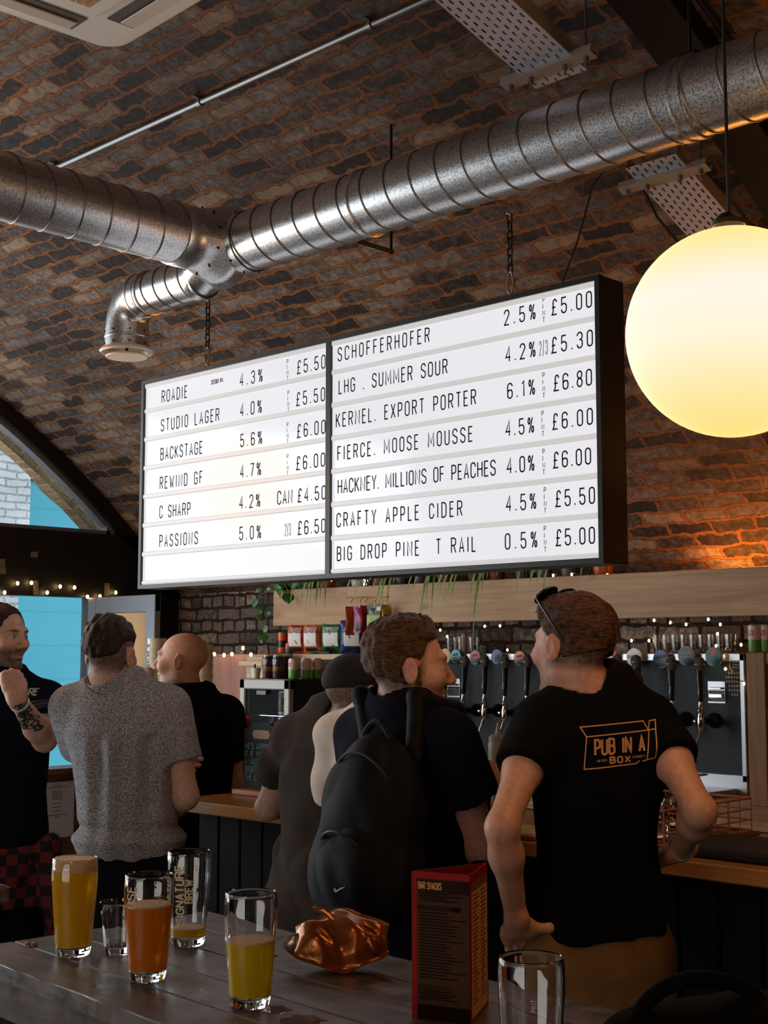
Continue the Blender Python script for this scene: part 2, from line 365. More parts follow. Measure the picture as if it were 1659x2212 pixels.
def ribbon(pl, w, step=None):
    """flat stroke of width w along 2-D polyline -> (verts, quads)"""
    P = [np.array(q, float) for q in pl]
    Q = [P[0]]
    for q in P[1:]:
        if np.linalg.norm(q - Q[-1]) < 1e-7: continue
        if step:
            k = max(1, int(np.linalg.norm(q - Q[-1]) / step)); a = Q[-1]
            for i in range(1, k + 1): Q.append(a + (q - a) * i / k)
        else: Q.append(q)
    P = Q; k = len(P)
    if k < 2: return [], []
    closed = np.linalg.norm(P[0] - P[-1]) < 1e-6
    vs = []
    for i in range(k):
        d0 = P[i] - P[i - 1] if i > 0 else (P[-1] - P[-2] if closed else P[1] - P[0])
        d1 = P[i + 1] - P[i] if i < k - 1 else (P[1] - P[0] if closed else P[-1] - P[-2])
        d0 = d0 / np.linalg.norm(d0); d1 = d1 / np.linalg.norm(d1)
        n0 = np.array([-d0[1], d0[0]]); n1 = np.array([-d1[1], d1[0]]); n = n0 + n1; ln = np.linalg.norm(n)
        if ln < 0.3: n = n0; s = 1
        else: n = n / ln; s = min(1.0 / max(n @ n0, 0.45), 1.9)
        vs += [P[i] + n * w / 2 * s, P[i] - n * w / 2 * s]
    return vs, [(2 * i, 2 * i + 1, 2 * i + 3, 2 * i + 2) for i in range(k - 1)]
def text_width(txt, gw, gap): return sum(GL[c][0] * gw + gap for c in txt) - gap
def text2d(txt, h, gw, gap, sw, step=None, slant=0.0):
    """lettering in the plane: baseline at y=0 from x=0; returns verts, faces"""
    V = []; F = []; x = 0.0
    for c in txt:
        wd, strokes = GL[c]; wd *= gw
        for st in strokes:
            v, f = ribbon([(x + q[0] * wd + slant * q[1] * h, q[1] * h) for q in st], sw, step)
            o = len(V); V += v; F += [tuple(i + o for i in g) for g in f]
        x += wd + gap
    return V, F
def letter(mb, txt, o, ex, ey, h, width=None, gw=None, gap=None, sw=None, off=0.0008, step=None, slant=0.0):
    """write txt on a plane: o = start of baseline, ex/ey unit vectors; fitted to width if given"""
    o, ex, ey = map(lambda q: np.array(q, float), (o, ex, ey)); gw = gw or h * 0.42; sw = sw or h * 0.09
    if gap is None: gap = gw * 0.5
    if width is not None:
        base = sum(GL[c][0] for c in txt) * gw
        if len(txt) > 1: gap = (width - base) / (len(txt) - 1)
        if gap < gw * 0.16 and len(txt) > 1:
            gw *= width / (base + gw * 0.25 * (len(txt) - 1)); gap = gw * 0.25
    V, F = text2d(txt, h, gw, gap, sw, step, slant)
    nrm = np.cross(ex, ey)
    return mb.add([o + ex * q[0] + ey * q[1] + nrm * off for q in V], F)
# ================================================================== THE ROOM
VY, VZ, VR = 1.15, -1.95, 6.0          # axis and radius of the brick vault
WY, WF, XL, XR = 5.65, -3.45, -7.47, 3.0
def vault_z(y): return VZ + math.sqrt(max(0, VR * VR - (y - VY) ** 2))
def arc_pts(r, y0, y1, n): 
    a0 = math.acos(max(-1, min(1, (y0 - VY) / r))); a1 = math.acos(max(-1, min(1, (y1 - VY) / r)))
    return [(VY + r * math.cos(a0 + (a1 - a0) * i / n), VZ + r * math.sin(a0 + (a1 - a0) * i / n), r * abs(a1 - a0) * i / n) for i in range(n + 1)]

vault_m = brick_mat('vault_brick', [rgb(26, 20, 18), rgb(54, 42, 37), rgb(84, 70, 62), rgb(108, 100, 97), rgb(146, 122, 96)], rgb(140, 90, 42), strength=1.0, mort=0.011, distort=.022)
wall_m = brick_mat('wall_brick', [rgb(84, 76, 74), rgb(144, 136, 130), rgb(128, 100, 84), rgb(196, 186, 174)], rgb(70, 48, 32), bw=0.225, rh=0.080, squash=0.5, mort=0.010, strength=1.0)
mb = MB(); uv = []
pts = arc_pts(VR, WF, WY, 96); nx = 10
for i, (y, z, s) in enumerate(pts):
    for j in range(nx + 1):
        x = XL - 0.02 + (XR - XL + 0.04) * j / nx; mb.v.append((x, y, z)); uv.append((x + 20, s))
for i in range(96):
    for j in range(nx): a = i * (nx + 1) + j; mb.f.append((a, a + 1, a + nx + 2, a + nx + 1))
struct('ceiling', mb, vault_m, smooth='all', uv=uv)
def wall(name, a, b, z0, z1, m):
    a = np.array(a, float); b = np.array(b, float); L_ = np.linalg.norm(b - a); mb = MB()
    mb.v = [(a[0], a[1], z0), (b[0], b[1], z0), (b[0], b[1], z1), (a[0], a[1], z1)]; mb.f = [(0, 1, 2, 3)]
    return struct(name, mb, m, uv=[(0, z0), (L_, z0), (L_, z1), (0, z1)])
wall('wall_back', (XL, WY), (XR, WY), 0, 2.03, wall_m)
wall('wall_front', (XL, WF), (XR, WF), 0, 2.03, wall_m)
dark_paint = mat('black_paint', rgb(13, 13, 14), 0.55, var=0.3, scale=5)
grey_blue = mat('dark_cladding', rgb(12, 15, 18), 0.7, var=0.15, scale=3, spec=.12)
mb = MB(); uv = []
ap = arc_pts(VR, WF, WY, 40)
mb.v = [(XR, q[0], q[1]) for q in ap] + [(XR, WY, 0), (XR, WF, 0)]; mb.f = [tuple(range(len(mb.v)))]
struct('wall_right', mb, wall_m, uv=[(v[1] + 5, v[2]) for v in mb.v])
floor_m = mat('floor_concrete', rgb(52, 44, 38), 0.45, var=0.35, scale=2.5, rvar=0.2)
mb = MB(); mb.box((-14, -5, -0.1), (XR + 0.2, WY + 1.5, 0)); struct('floor', mb, floor_m)

# ---- the glazed front (left end of the arch)
X0, X1 = XL - 0.06, XL + 0.05
FZ0, FZ1 = 1.978, 2.392
mb = MB(); mb.box((X0, WF, FZ0), (X1, WY, FZ1))                    # black fascia band
struct('trim_1', mb, dark_paint)
mb = MB(); o_ = arc_pts(VR - 0.004, WF + .02, WY - .005, 60); n_ = arc_pts(VR - 0.095, WF + .1, WY - .09, 60)   # black arch frame
for (q, r) in zip(o_, n_): mb.v += [(X0, q[0], q[1]), (X1, q[0], q[1]), (X1, r[0], r[1]), (X0, r[0], r[1])]
for i in range(60):
    for k in range(4): mb.f.append((i * 4 + k, i * 4 + (k + 1) % 4, i * 4 + 4 + (k + 1) % 4, i * 4 + 4 + k))
struct('trim_2', mb, dark_paint, smooth=True)
glass_m = mat('window_glass', (0.97, 0.99, 1, 1), 0.0, trans=1.0, ior=1.03, spec=0.5)
alu = mat('grey_aluminium', rgb(118, 124, 134), 0.42, metal=0.35)
# transom window: frame with panes above the fascia
mb = MB(); n2 = arc_pts(VR - 0.095, -3.1, 5.12, 40); n3 = arc_pts(VR - 0.125, -3.06, 5.08, 40)
for (q, r) in zip(n2, n3): mb.v += [(X0 + .02, q[0], q[1]), (X1 - .025, q[0], q[1]), (X1 - .025, r[0], r[1]), (X0 + .02, r[0], r[1])]
for i in range(40):
    for k in range(4): mb.f.append((i * 4 + k, i * 4 + (k + 1) % 4, i * 4 + 4 + (k + 1) % 4, i * 4 + 4 + k))
w1 = struct('window_1', mb, alu, smooth=True)
mb = MB(); mb.box((X0 + .02, -3.0, FZ1), (X1 - .02, 5.12, FZ1 + .025)); mb.box((X0 + .02, 5.055, FZ1), (X1 - .02, 5.085, FZ1 + .13)); part('window_sill', mb, alu, w1)
mb = MB(); mb.box((X0 + .02, 1.2, FZ1), (X1 - .02, 1.25, 3.6)); part('window_mullion', mb, dark_paint, w1)
mb = MB(); gp = arc_pts(VR - 0.11, -2.9, 5.07, 40); xg = XL - .01
mb.v = [(xg, q[0], q[1]) for q in gp] + [(xg, 5.07, FZ1 + .01), (xg, -2.9, FZ1 + .01)]; mb.f = [tuple(range(len(mb.v)))]
part('pane', mb, glass_m, w1)
# big lower window, black frame
SZ = onx(100, 1657, XL)[2]
mb = MB()
for y in (-3.2, -1.4, 0.4, 2.4, 4.925): mb.box((X0 + .02, y, SZ), (X1 - .01, y + .045, FZ0))
w2 = struct('window_2', mb, mat('grey_frame', rgb(70, 74, 82), 0.4, metal=0.3))
mb = MB(); mb.box((xg, -3.2, SZ), (xg + .006, 4.93, FZ0)); part('pane', mb, glass_m, w2)
sill_w = wood_mat('brown_timber', rgb(74, 44, 24), rgb(128, 84, 48), 1, rough=0.5)
mb = MB(); mb.box((XL - .05, WF + .02, SZ - .035), (XL + .17, 4.96, SZ)); part('window_sill', mb, sill_w, w2)
mb = MB(); mb.box((XL - .05, WF, 0), (XL + .03, 4.97, SZ - .035)); struct('wall_left', mb, dark_paint)
mb = MB()
for px in (79, 166):
    c = onx(px, 1740, XL + .05); mb.box((XL + .03, c[1] - .025, 0), (XL + .07, c[1] + .02, SZ - .035))
mb.box((XL + .03, onx(60, 1700, XL)[1], 0.35), (XL + .055, onx(172, 1700, XL)[1], SZ - .04))
struct('trim_3', mb, sill_w)
# return panel between the doorway and the brick corner, beige board seen through the open door
beige = bpy.data.materials.new('frosted_panel'); beige.use_nodes = True; nt = beige.node_tree; tl = N(nt, 'ShaderNodeBsdfTranslucent'); tl.inputs['Color'].default_value = (1.0, .72, .50, 1)
nt.links.new(tl.outputs[0], nt.nodes['Material Output'].inputs['Surface'])
mb = MB(); mb.box((X0, 4.975, 0), (X0 + .05, 5.45, FZ0)); struct('wall_left.001', mb, beige)
mb = MB(); mb.box((X0, 5.44, 0), (X1 - .02, WY, FZ0)); mb.box((X0, 4.95, 0), (X1, 4.985, FZ0)); struct('trim_4', mb, dark_paint)
# open grey door with a glass pane
DY = 4.93; dx1 = ony(340, 1400, DY)[0]; dx0 = XL + .06
dz = ony(338, 1284, DY)[2]
mb = MB(); sw_ = .13
mb.box((dx0, DY - .025, .02), (dx0 + .085, DY + .02, dz), .004); mb.box((dx1 - .09, DY - .025, .02), (dx1, DY + .02, dz), .004)
mb.box((dx0, DY - .022, dz - .105), (dx1, DY + .018, dz), .004); mb.box((dx0, DY - .022, .02), (dx1, DY + .018, .22), .004)
d1 = struct('door_1', mb, alu)
mb = MB(); mb.box((dx0 + .08, DY - .004, .2), (dx1 - .08, DY + .004, dz - .1)); part('door_pane', mb, glass_m, d1)
mb = MB(); mb.tube([(dx0 + .13, DY - .03, .95), (dx0 + .13, DY - .07, .97), (dx0 + .13, DY - .07, 1.33), (dx0 + .13, DY - .03, 1.35)], .012); part('door_handle', mb, mat('steel', rgb(170, 170, 172), .25, 1.0), d1, smooth=True)

# ---- outside: brick reveal, white brick building with turquoise shutter
ob_m = brick_mat('outside_brick', [rgb(110, 92, 70), rgb(150, 128, 98), rgb(128, 112, 92)], rgb(160, 140, 110), strength=0.6)
mb = MB(); uv = []
q1 = arc_pts(VR - 0.16, WF + .2, WY - .2, 60)
for i, (y, z, s) in enumerate(q1):
    j = 0.02 * math.sin(i * 2.3) + .012 * math.sin(i * 5.1)
    mb.v += [(XL - .09, y, z), (XL - .21 + j, y, z), (XL - .21 + j, y + (y - VY) * .1, z + .45)]; uv += [(0, s), (.14, s), (.6, s)]
for i in range(60):
    for k in range(2): mb.f.append((i * 3 + k, i * 3 + k + 1, i * 3 + k + 4, i * 3 + k + 3))
struct('wall_outside', mb, ob_m, uv=uv)
XO = -11.8
white_brick = brick_mat('white_brick', [rgb(222, 226, 230), rgb(240, 242, 244)], rgb(196, 200, 206), strength=0.35, rough=0.8)
yb = onx(46, 1050, XO)[1]; zt = onx(46, 1003, XO)[2]; ztop = onx(20, 965, XO)[2]
mb = MB(); uv = []
def wq(y0, y1, z0, z1, x):
    k = len(mb.v); mb.v.extend([(x, y0, z0), (x, y1, z0), (x, y1, z1), (x, y0, z1)]); mb.f.append((k, k + 1, k + 2, k + 3)); uv.extend([(y0, z0), (y1, z0), (y1, z1), (y0, z1)])
wq(-4, yb, 0, ztop, XO); wq(yb, 12, zt, ztop, XO)
k = len(mb.v); mb.v += [(XO, yb, 0), (XO - .25, yb, 0), (XO - .25, yb, zt), (XO, yb, zt), (XO, 12, zt), (XO - .25, 12, zt)]; uv += [(0, 0), (.25, 0), (.25, zt), (0, zt), (5, zt), (5.2, zt)]
mb.f += [(k, k + 1, k + 2, k + 3), (k + 3, k + 2, k + 5, k + 4)]
struct('wall_opposite', mb, white_brick, uv=uv)
mb = MB(); mb.box((XO - .2, -4, ztop), (XO + .18, 12, ztop + .10)); mb.box((XO - .2, -4, ztop + .1), (XO + .1, 12, ztop + .2)); struct('trim_5', mb, mat('ledge', rgb(205, 218, 228), .6))
teal = mat('turquoise_paint', rgb(84, 176, 196), 0.45, var=0.05, scale=1.5)
mb = MB(); mb.box((XO - .30, yb - .1, 0), (XO - .24, 12, zt + .1))
for k in range(1, 14): mb.box((XO - .26, yb, k * .34), (XO - .235, 12, k * .34 + .008))
struct('door_2', mb, teal)
mb = MB(); mb.box((XO - .24, yb, zt - .15), (XO - .20, 12, zt)); struct('trim_6', mb, mat('dark_lintel', rgb(60, 66, 74), .6))

# ================================================================== CEILING SERVICES
galv = bpy.data.materials.new('galvanised_steel'); galv.use_nodes = True
nt = galv.node_tree; b = nt.nodes['Principled BSDF']; L = nt.links.new
tc = N(nt, 'ShaderNodeTexCoord'); vo = N(nt, 'ShaderNodeTexNoise'); vo.inputs['Scale'].default_value = 190; vo.inputs['Detail'].default_value = 3; L(tc.outputs['Object'], vo.inputs['Vector'])
cr = N(nt, 'ShaderNodeValToRGB'); cr.color_ramp.elements[0].color = (.40, .41, .42, 1); cr.color_ramp.elements[1].color = (.68, .69, .70, 1); cr.color_ramp.elements[0].position = .4; cr.color_ramp.elements[1].position = .56
L(vo.outputs['Fac'], cr.inputs['Fac']); L(cr.outputs['Color'], b.inputs['Base Color']); b.inputs['Metallic'].default_value = 0.95
mr = N(nt, 'ShaderNodeMapRange'); mr.inputs['To Min'].default_value = .22; mr.inputs['To Max'].default_value = .40; L(vo.outputs['Fac'], mr.inputs['Value']); L(mr.outputs['Result'], b.inputs['Roughness'])
seam_m = mat('duct_seam', rgb(120, 116, 110), 0.4, metal=0.9)
screw_m = mat('screw', rgb(40, 38, 36), .4, metal=.8)
DYc, DZc, DR = 3.0, 3.06, 0.105
JX = -3.70
duct = thing('ventilation_duct', 'long galvanised spiral duct with a tee, side branch and down-turned outlet above the bar', 'air duct', (JX, DYc, DZc - DR))
def duct_run(a, b, r, pitch, name):
    a = np.array(a, float); b = np.array(b, float)
    mb = MB(); mb.cyl(a, b, r, n=48, cap=False); o = part(name, mb, galv, duct, smooth='all')
    t = (b - a) / np.linalg.norm(b - a); u = np.array([0, 0, 1.0]); w = np.cross(t, u); ln = np.linalg.norm(b - a)
    ns = int(ln / pitch * 32)
    mb = MB(); mb.tube([a + t * (ln * i / ns) + (r + .0005) * (u * math.cos(2 * PI * i / 32) + w * math.sin(2 * PI * i / 32)) for i in range(ns + 1)], .0032, n=6)
    part('spiral_seam', mb, seam_m, o, smooth='all')
    return o
duct_run((JX + .12, DYc, DZc), (XR - .05, DYc, DZc), DR, .105, 'main_pipe')
duct_run((JX, DYc - .17, DZc + .005), (JX, WF + .1, DZc + .005), DR, .105, 'branch_pipe')
# tee fitting: body along the main pipe plus the flared saddle of the branch
mb = MB(); prof = [(JX - .17, .0835, -.075), (JX - .15, .0835, -.074), (JX - .12, .090, -.05), (JX - .06, .108, -.01), (JX + .0, .110, 0), (JX + .06, .1085, 0), (JX + .14, .1085, 0)]
P = []; n = 48
for (x, r, dz_) in prof:
    for j in range(n): a = 2 * PI * j / n; P.append((x, DYc + r * math.cos(a), DZc + dz_ + r * math.sin(a)))
mb.add(P, [(i * n + j, i * n + (j + 1) % n, (i + 1) * n + (j + 1) % n, (i + 1) * n + j) for i in range(6) for j in range(n)])
tee = part('tee_fitting', mb, galv, duct, smooth='all')
mb = MB(); mb.lathe([(.109, .24), (.109, .15), (.118, .11), (.135, .06), (.150, .0)], (JX, DYc, DZc + .003), (0, -1, 0), n=48); part('tee_saddle', mb, galv, tee, smooth='all')
def studs(name, pts, r, m, parent):
    first = None
    for q in pts:
        if first is None:
            mb = MB(); mb.sphere(q, r, 8, 5); first = part(name, mb, m, parent); q0 = np.array(q)
        else:
            o = first.copy(); COL.objects.link(o); o.parent = parent; o.location = tuple(np.array(q) - q0)
studs('screw', [(JX + .118 * math.cos(a), DYc - .125, DZc + .003 + .118 * math.sin(a)) for a in [2 * PI * k / 10 + .2 for k in range(10)]] + [(JX + .11, DYc + .109 * math.cos(a), DZc + .109 * math.sin(a)) for a in [2 * PI * k / 10 + .2 for k in range(10)]], .0045, screw_m, tee)
SZc = DZc - .075; SR = .080; EX = -4.20
duct_run((JX - .13, DYc, SZc), (EX + .02, DYc, SZc), SR, .075, 'small_pipe')
mb = MB(); er = .105; path = [(EX + .03, DYc, SZc)] + [(EX - er * math.sin(t), DYc, SZc - er + er * math.cos(t)) for t in [PI / 2 * i / 12 for i in range(13)]] + [(EX - er, DYc, SZc - er - .02)]
mb.tube(path, SR + .002, 40, cap=False); elb = part('elbow', mb, galv, duct, smooth='all')
ez = SZc - er - .02
mb = MB(); mb.lathe([(SR + .004, .0), (SR + .004, -.028), (SR + .007, -.031), (SR + .007, -.036), (SR + .004, -.039), (SR + .004, -.075)], (EX - er, DYc, ez + .01), n=40); part('end_collar', mb, galv, duct, smooth=True)
mb = MB()
for dx in (.025, -.035): mb.lathe([(SR + .001, -.006), (SR + .006, -.004), (SR + .006, .004), (SR + .001, .006)], (EX + .02 + dx, DYc, SZc), (1, 0, 0), n=40)
part('pipe_bead', mb, galv, elb, smooth=True)
studs('screw', [(EX - er + (SR + .005) * math.cos(2 * PI * k / 8 + .3), DYc + (SR + .005) * math.sin(2 * PI * k / 8 + .3), ez + h) for k in range(8) for h in (-.005, -.052)], .004, screw_m, elb)
cream = mat('cream_enamel', rgb(222, 205, 182), 0.35)
mb = MB(); mb.lathe([(.076, -.060), (.098, -.068), (.104, -.078), (.100, -.086), (.086, -.082), (.074, -.072)], (EX - er, DYc, ez), n=40, closed=True)
df = part('air_diffuser', mb, cream, duct, smooth=True)
mb = MB(); mb.lathe([(.001, -.080), (.075, -.092), (.081, -.098), (.078, -.102), (.001, -.106)], (EX - er, DYc, ez), n=40); part('diffuser_disc', mb, cream, df, smooth=True)
mb = MB(); mb.cyl((EX - er, DYc, ez + .02), (EX - er, DYc, ez - .09), .006); part('diffuser_stem', mb, screw_m, df)
# joint bands and suspension straps
for px, y in ((795, 450), (1478, 190), (1505, 180)):
    x = ony(px, y, DYc)[0]; mb = MB(); mb.lathe([(DR + .001, -.012), (DR + .006, -.009), (DR + .006, .009), (DR + .001, .012)], (x, DYc, DZc), (1, 0, 0), n=48); part('joint_band', mb, galv, duct, smooth=True)
for px, y in ((1492, 160),):
    x = ony(px, y, DYc)[0]; mb = MB(); mb.cyl((x, DYc, DZc + DR), (x, DYc, vault_z(DYc) + .01), .005, n=8)
    mb.box((x - .02, DYc - .012, DZc + DR - .002), (x + .02, DYc + .012, DZc + DR + .02)); part('hanger_rod', mb, screw_m, duct)

ry_ = 3.50; x = ony(845, 300, ry_)[0]; mb = MB(); mb.cyl((x, ry_, vault_z(ry_) + .005), (x, ry_, DZc + .02), .005, n=8); mb.cyl((x, ry_ + .01, DZc + .03), (x, DYc + DR - .004, DZc + .03), .008, n=8); part('hanger_rod', mb, screw_m, duct)
# conduit on the vault
pipe_m = mat('conduit_steel', rgb(120, 120, 120), .4, metal=.9)
cyy = 3.08; czz = vault_z(cyy) - .022
cxa = -5.2
mb = MB(); mb.cyl((cxa, cyy, czz), (XR - .02, cyy, czz), .0125, n=14)
con = single('conduit_pipe', mb, pipe_m, 'thin straight steel conduit clipped to the brick vault above the duct tee', 'pipe', smooth=True)
oc = np.array(con.location); ORIG[con.name] = oc
for px, y in ((120, 385), (432, 218), (800, 30)):
    r_ = ray(px, y); x = (CAM + r_ * (cyy / r_[1]))[0]
    mb = MB(); mb.lathe([(.0128, -.01), (.017, -.01), (.017, .01), (.0128, .01)], (x, cyy, czz), (1, 0, 0), n=16); mb.box((x - .01, cyy - .035, czz + .012), (x + .01, cyy + .035, czz + .02)); part('pipe_clip', mb, pipe_m, con)

# air conditioner cassette
ac_m = mat('ac_plastic', rgb(214, 206, 194), .4); ac_d = mat('ac_louvre', rgb(70, 58, 46), .45)
ax, ay = onz(235, 108, 3.2)[:2] + np.array([.012, .018])
az = 3.185; S_ = .90
rotm = Matrix.Rotation(math.radians(3.0), 4, 'Z')
ac = thing('air_conditioner', 'white four-way air conditioner cassette hung under the brick vault', 'air conditioner', (ax, ay, az)); ac.rotation_euler = (0, 0, math.radians(-2.5))
def acp(name, mb, m, parent=None, smooth=False):
    mb.v = [(v[0] + ax, v[1] + ay, v[2] + az) for v in mb.v]; return part(name, mb, m, parent or ac, smooth)
mb = MB(); pl = []
for z, ins, r in ((0, .022, .06), (.012, .006, .06), (.03, 0, .06), (.045, 0, .06), (.06, .03, .05)):
    for cxx, cyy2, a0 in ((r + ins, -r - ins, 90), (r + ins, -S_ + r + ins, 180), (S_ - r - ins, -S_ + r + ins, 270), (S_ - r - ins, -r - ins, 0)):
        for k in range(7): a = math.radians(a0 + 90 * k / 6); pl.append((cxx + r * math.cos(a), cyy2 + r * math.sin(a), z))
mb.add(pl, [(i * 28 + j, i * 28 + (j + 1) % 28, (i + 1) * 28 + (j + 1) % 28, (i + 1) * 28 + j) for i in range(4) for j in range(28)] + [tuple(range(28)), tuple(range(112, 140))])
acp('panel', mb, ac_m, smooth=True)
mb = MB(); mb.box((.05, -S_ + .05, .05), (S_ - .05, -.05, .30)); acp('casing', mb, galv)
mb = MB()
for (x0, y0, x1, y1) in ((.17, -.135, S_ - .17, -.06), (.17, -S_ + .06, S_ - .17, -S_ + .135), (.06, -S_ + .17, .135, -.17), (S_ - .135, -S_ + .17, S_ - .06, -.17)): mb.box((x0, y0, -.003), (x1, y1, .01))
acp('air_slot', mb, ac_d)
for (x0, y0, x1, y1) in ((.18, -.105, S_ - .18, -.064), (.18, -S_ + .064, S_ - .18, -S_ + .105), (.064, -S_ + .18, .105, -.18), (S_ - .105, -S_ + .18, S_ - .064, -.18)):
    mb = MB(); mb.box((x0, y0, -.008), (x1, y1, -.003), .002); acp('louvre', mb, mat('ac_flap', rgb(196, 184, 168), .4))
mb = MB(); mb.box((.165, -S_ + .165, -.014), (S_ - .165, -.165, 0), .01); gr = acp('grille_cover', mb, ac_m, smooth=True)
mb = MB()
for k in range(24): y = -.215 - k * .0205; mb.box((.22, y - .014, -.019), (S_ - .22, y, -.012))
acp('grille_slats', mb, mat('ac_grille', rgb(176, 134, 84), .5), gr)
for (dx, dy) in ((.1, -.1), (S_ - .1, -.1), (.1, -S_ + .1), (S_ - .1, -S_ + .1)):
    mb = MB(); mb.cyl((dx, dy, .28), (dx, dy, vault_z(ay + dy) - az + .02), .006, n=8); acp('hanger_rod', mb, screw_m)

# perforated cable trays on strut channels
tray_m = bpy.data.materials.new('perforated_tray'); tray_m.use_nodes = True; nt = tray_m.node_tree; b = nt.nodes['Principled BSDF']; L = nt.links.new
tc = N(nt, 'ShaderNodeTexCoord'); bt = N(nt, 'ShaderNodeTexBrick'); L(tc.outputs['UV'], bt.inputs['Vector']); bt.offset = .5
for k_, v_ in (('Scale', 1.0), ('Brick Width', .038), ('Row Height', .0245), ('Mortar Size', .0088), ('Mortar Smooth', 0.0)): bt.inputs[k_].default_value = v_
b.inputs['Base Color'].default_value = rgb(176, 180, 196); b.inputs['Metallic'].default_value = .35; b.inputs['Roughness'].default_value = .5; L(bt.outputs['Fac'], b.inputs['Alpha'])
TX = -2.45
def tray(pxs, w, label, flip):
    (xa, ya), (xb, yb_) = pxs
    A = onx(xa, ya, TX); B = onx(xb, yb_, TX)
    d = (B - A); ln = np.linalg.norm(d); d /= ln; nrm = np.cross(d, [1, 0, 0]); nrm = nrm if nrm[2] > 0 else -nrm
    if flip: B = B + d * .45; ln += .45
    else: A = A - d * .5; ln += .5
    t = thing('cable_tray', label, 'cable tray', A, 'perforated cable trays')
    ex = np.array([1.0, 0, 0]); mb = MB()
    mb.v = [tuple(A - ex * w / 2), tuple(A + ex * w / 2), tuple(B + ex * w / 2), tuple(B - ex * w / 2)]; mb.f = [(0, 1, 2, 3)]
    part('tray_bed', mb, tray_m, t, uv=[(0, 0), (0, w), (ln, w), (ln, 0)])
    for s in (-1, 1):
        mb = MB(); mb.obox((A + B) / 2 + ex * s * w / 2 + nrm * .025, ex * .0012, d * ln / 2, nrm * .025); part('tray_side', mb, tray_m if False else mat('tray_rim', rgb(150, 138, 124), .5, metal=.4), t)
    E_ = A + d * .09 if flip else B - d * .07
    mb = MB(); mb.obox(E_ - nrm * .012, ex * (w / 2 + .075), d * .021, nrm * .0012)
    for s in (-1, 1): mb.obox(E_ - nrm * .001 + d * s * .02, ex * (w / 2 + .075), d * .0012, nrm * .012)
    part('strut_channel', mb, mat('strut', rgb(170, 165, 155), .45, metal=.6), t)
    for s in (-1, -.45, .45, 1):
        q = E_ + ex * s * (w / 2 + .045)
        top = vault_z(q[1]) + .01 if abs(s) == 1 else q[2] + .02
        mb = MB(); mb.cyl(q - np.array([0, 0, .045]), (q[0], q[1], top), .004, n=8); mb.cyl(q - np.array([0, 0, .028]), q - np.array([0, 0, .012]), .009, n=6); part('threaded_rod', mb, pipe_m, t)
    return t
tray(((1022, 0), (1212, 172)), .20, 'perforated cable tray above the spiral duct, next to the dark rib', False)
tray(((1404, 348), (1540, 500)), .20, 'perforated cable tray below the spiral duct, running behind the globe lamp', True)
mb = MB(); o1 = arc_pts(VR - .02, 1.6, 5.2, 40); o2 = arc_pts(VR - .09, 1.6, 5.2, 40); RX = TX + .30
for (q, r) in zip(o1, o2): mb.v += [(RX - .085, q[0], q[1]), (RX + .085, q[0], q[1]), (RX + .085, r[0], r[1]), (RX - .085, r[0], r[1])]
for i in range(40):
    for k in range(4): mb.f.append((i * 4 + k, i * 4 + (k + 1) % 4, i * 4 + 4 + (k + 1) % 4, i * 4 + 4 + k))
struct('trim_7', mb, mat('black_iron', rgb(16, 15, 15), .5, metal=.3), smooth=True)
mb = MB(); o1 = arc_pts(VR - .03, 1.8, 4.9, 60); mb.tube([(RX + .125, q[0], q[1]) for q in o1], .011, 8)
single('black_cable', mb, mat('black_rubber', rgb(14, 13, 13), .5), 'ribbed black cable running along the dark rib on the vault', 'cable', smooth=True)
def hang_cable(pix, Y, r, label):
    pts = [ony(x, y, Y) for x, y in pix]; mb = MB(); mb.tube(pts, r, 6); return single('loose_cable', mb, MATS['black_rubber'], label, 'cable', smooth=True)
hang_cable([(1303, 372), (1280, 400), (1262, 470), (1248, 520), (1222, 590), (1205, 640)], 3.95, .004, 'thin loose cable hanging from under the duct toward the lit menu sign')
hang_cable([(1370, 380), (1395, 420), (1420, 470), (1462, 520), (1500, 560)], 4.05, .005, 'loose dark cable hanging beside the lower cable tray')

# ================================================================== LIT MENU SIGN
SY = 3.2
sl, sr_ = -4.452, -2.248; sb, stp = 1.892, 2.70
sign = thing('menu_sign', 'large white lit letterboard menu in a black case hanging over the bar', 'sign', ((sl + sr_) / 2, SY, sb - .02))
blk = mat('sign_black', rgb(14, 14, 16), .4)
fr = .016
mb = MB(); mb.box((sl - fr, SY + .006, sb - fr), (sr_ + fr, SY + .115, stp + fr), .003); part('case', mb, blk, sign)
mb = MB()
mb.box((sl - fr, SY - .012, sb - fr), (sl, SY + .01, stp + fr)); mb.box((sr_, SY - .012, sb - fr), (sr_ + fr, SY + .01, stp + fr))
mb.box((sl, SY - .012, sb - fr), (sr_, SY + .01, sb)); mb.box((sl, SY - .012, stp), (sr_, SY + .01, stp + fr)); part('frame', mb, blk, sign)
mx_ = ony(713, 1000, SY)[0]
mb = MB(); mb.box((mx_ - .011, SY - .012, sb), (mx_ + .011, SY + .006, stp)); part('mullion', mb, blk, sign)
face_m = mat('lit_acrylic', rgb(96, 96, 98), .08, emit=(.95, .95, 1.0, 1), estr=0.80, spec=.35)
rail_m = mat('letter_rail', rgb(110, 108, 108), .25, emit=(.95, .93, .92, 1), estr=0.56)
ink = mat('sign_ink', rgb(22, 22, 26), .7, spec=.1)
pitch = .1153
for (xa, xb) in ((sl, mx_ - .011), (mx_ + .011, sr_)):
    mb = MB(); mb.box((xa, SY, sb), (xb, SY + .004, stp)); pn = part('lit_panel', mb, face_m, sign)
    for k in range(8):
        zc = sb + .006 + k * pitch if k < 7 else stp - .008
        mb = MB(); mb.box((xa, SY - .008, zc - (.004 if k == 0 else .009)), (xb, SY + .001, zc + .009), .003); part('letter_rail', mb, rail_m, pn)
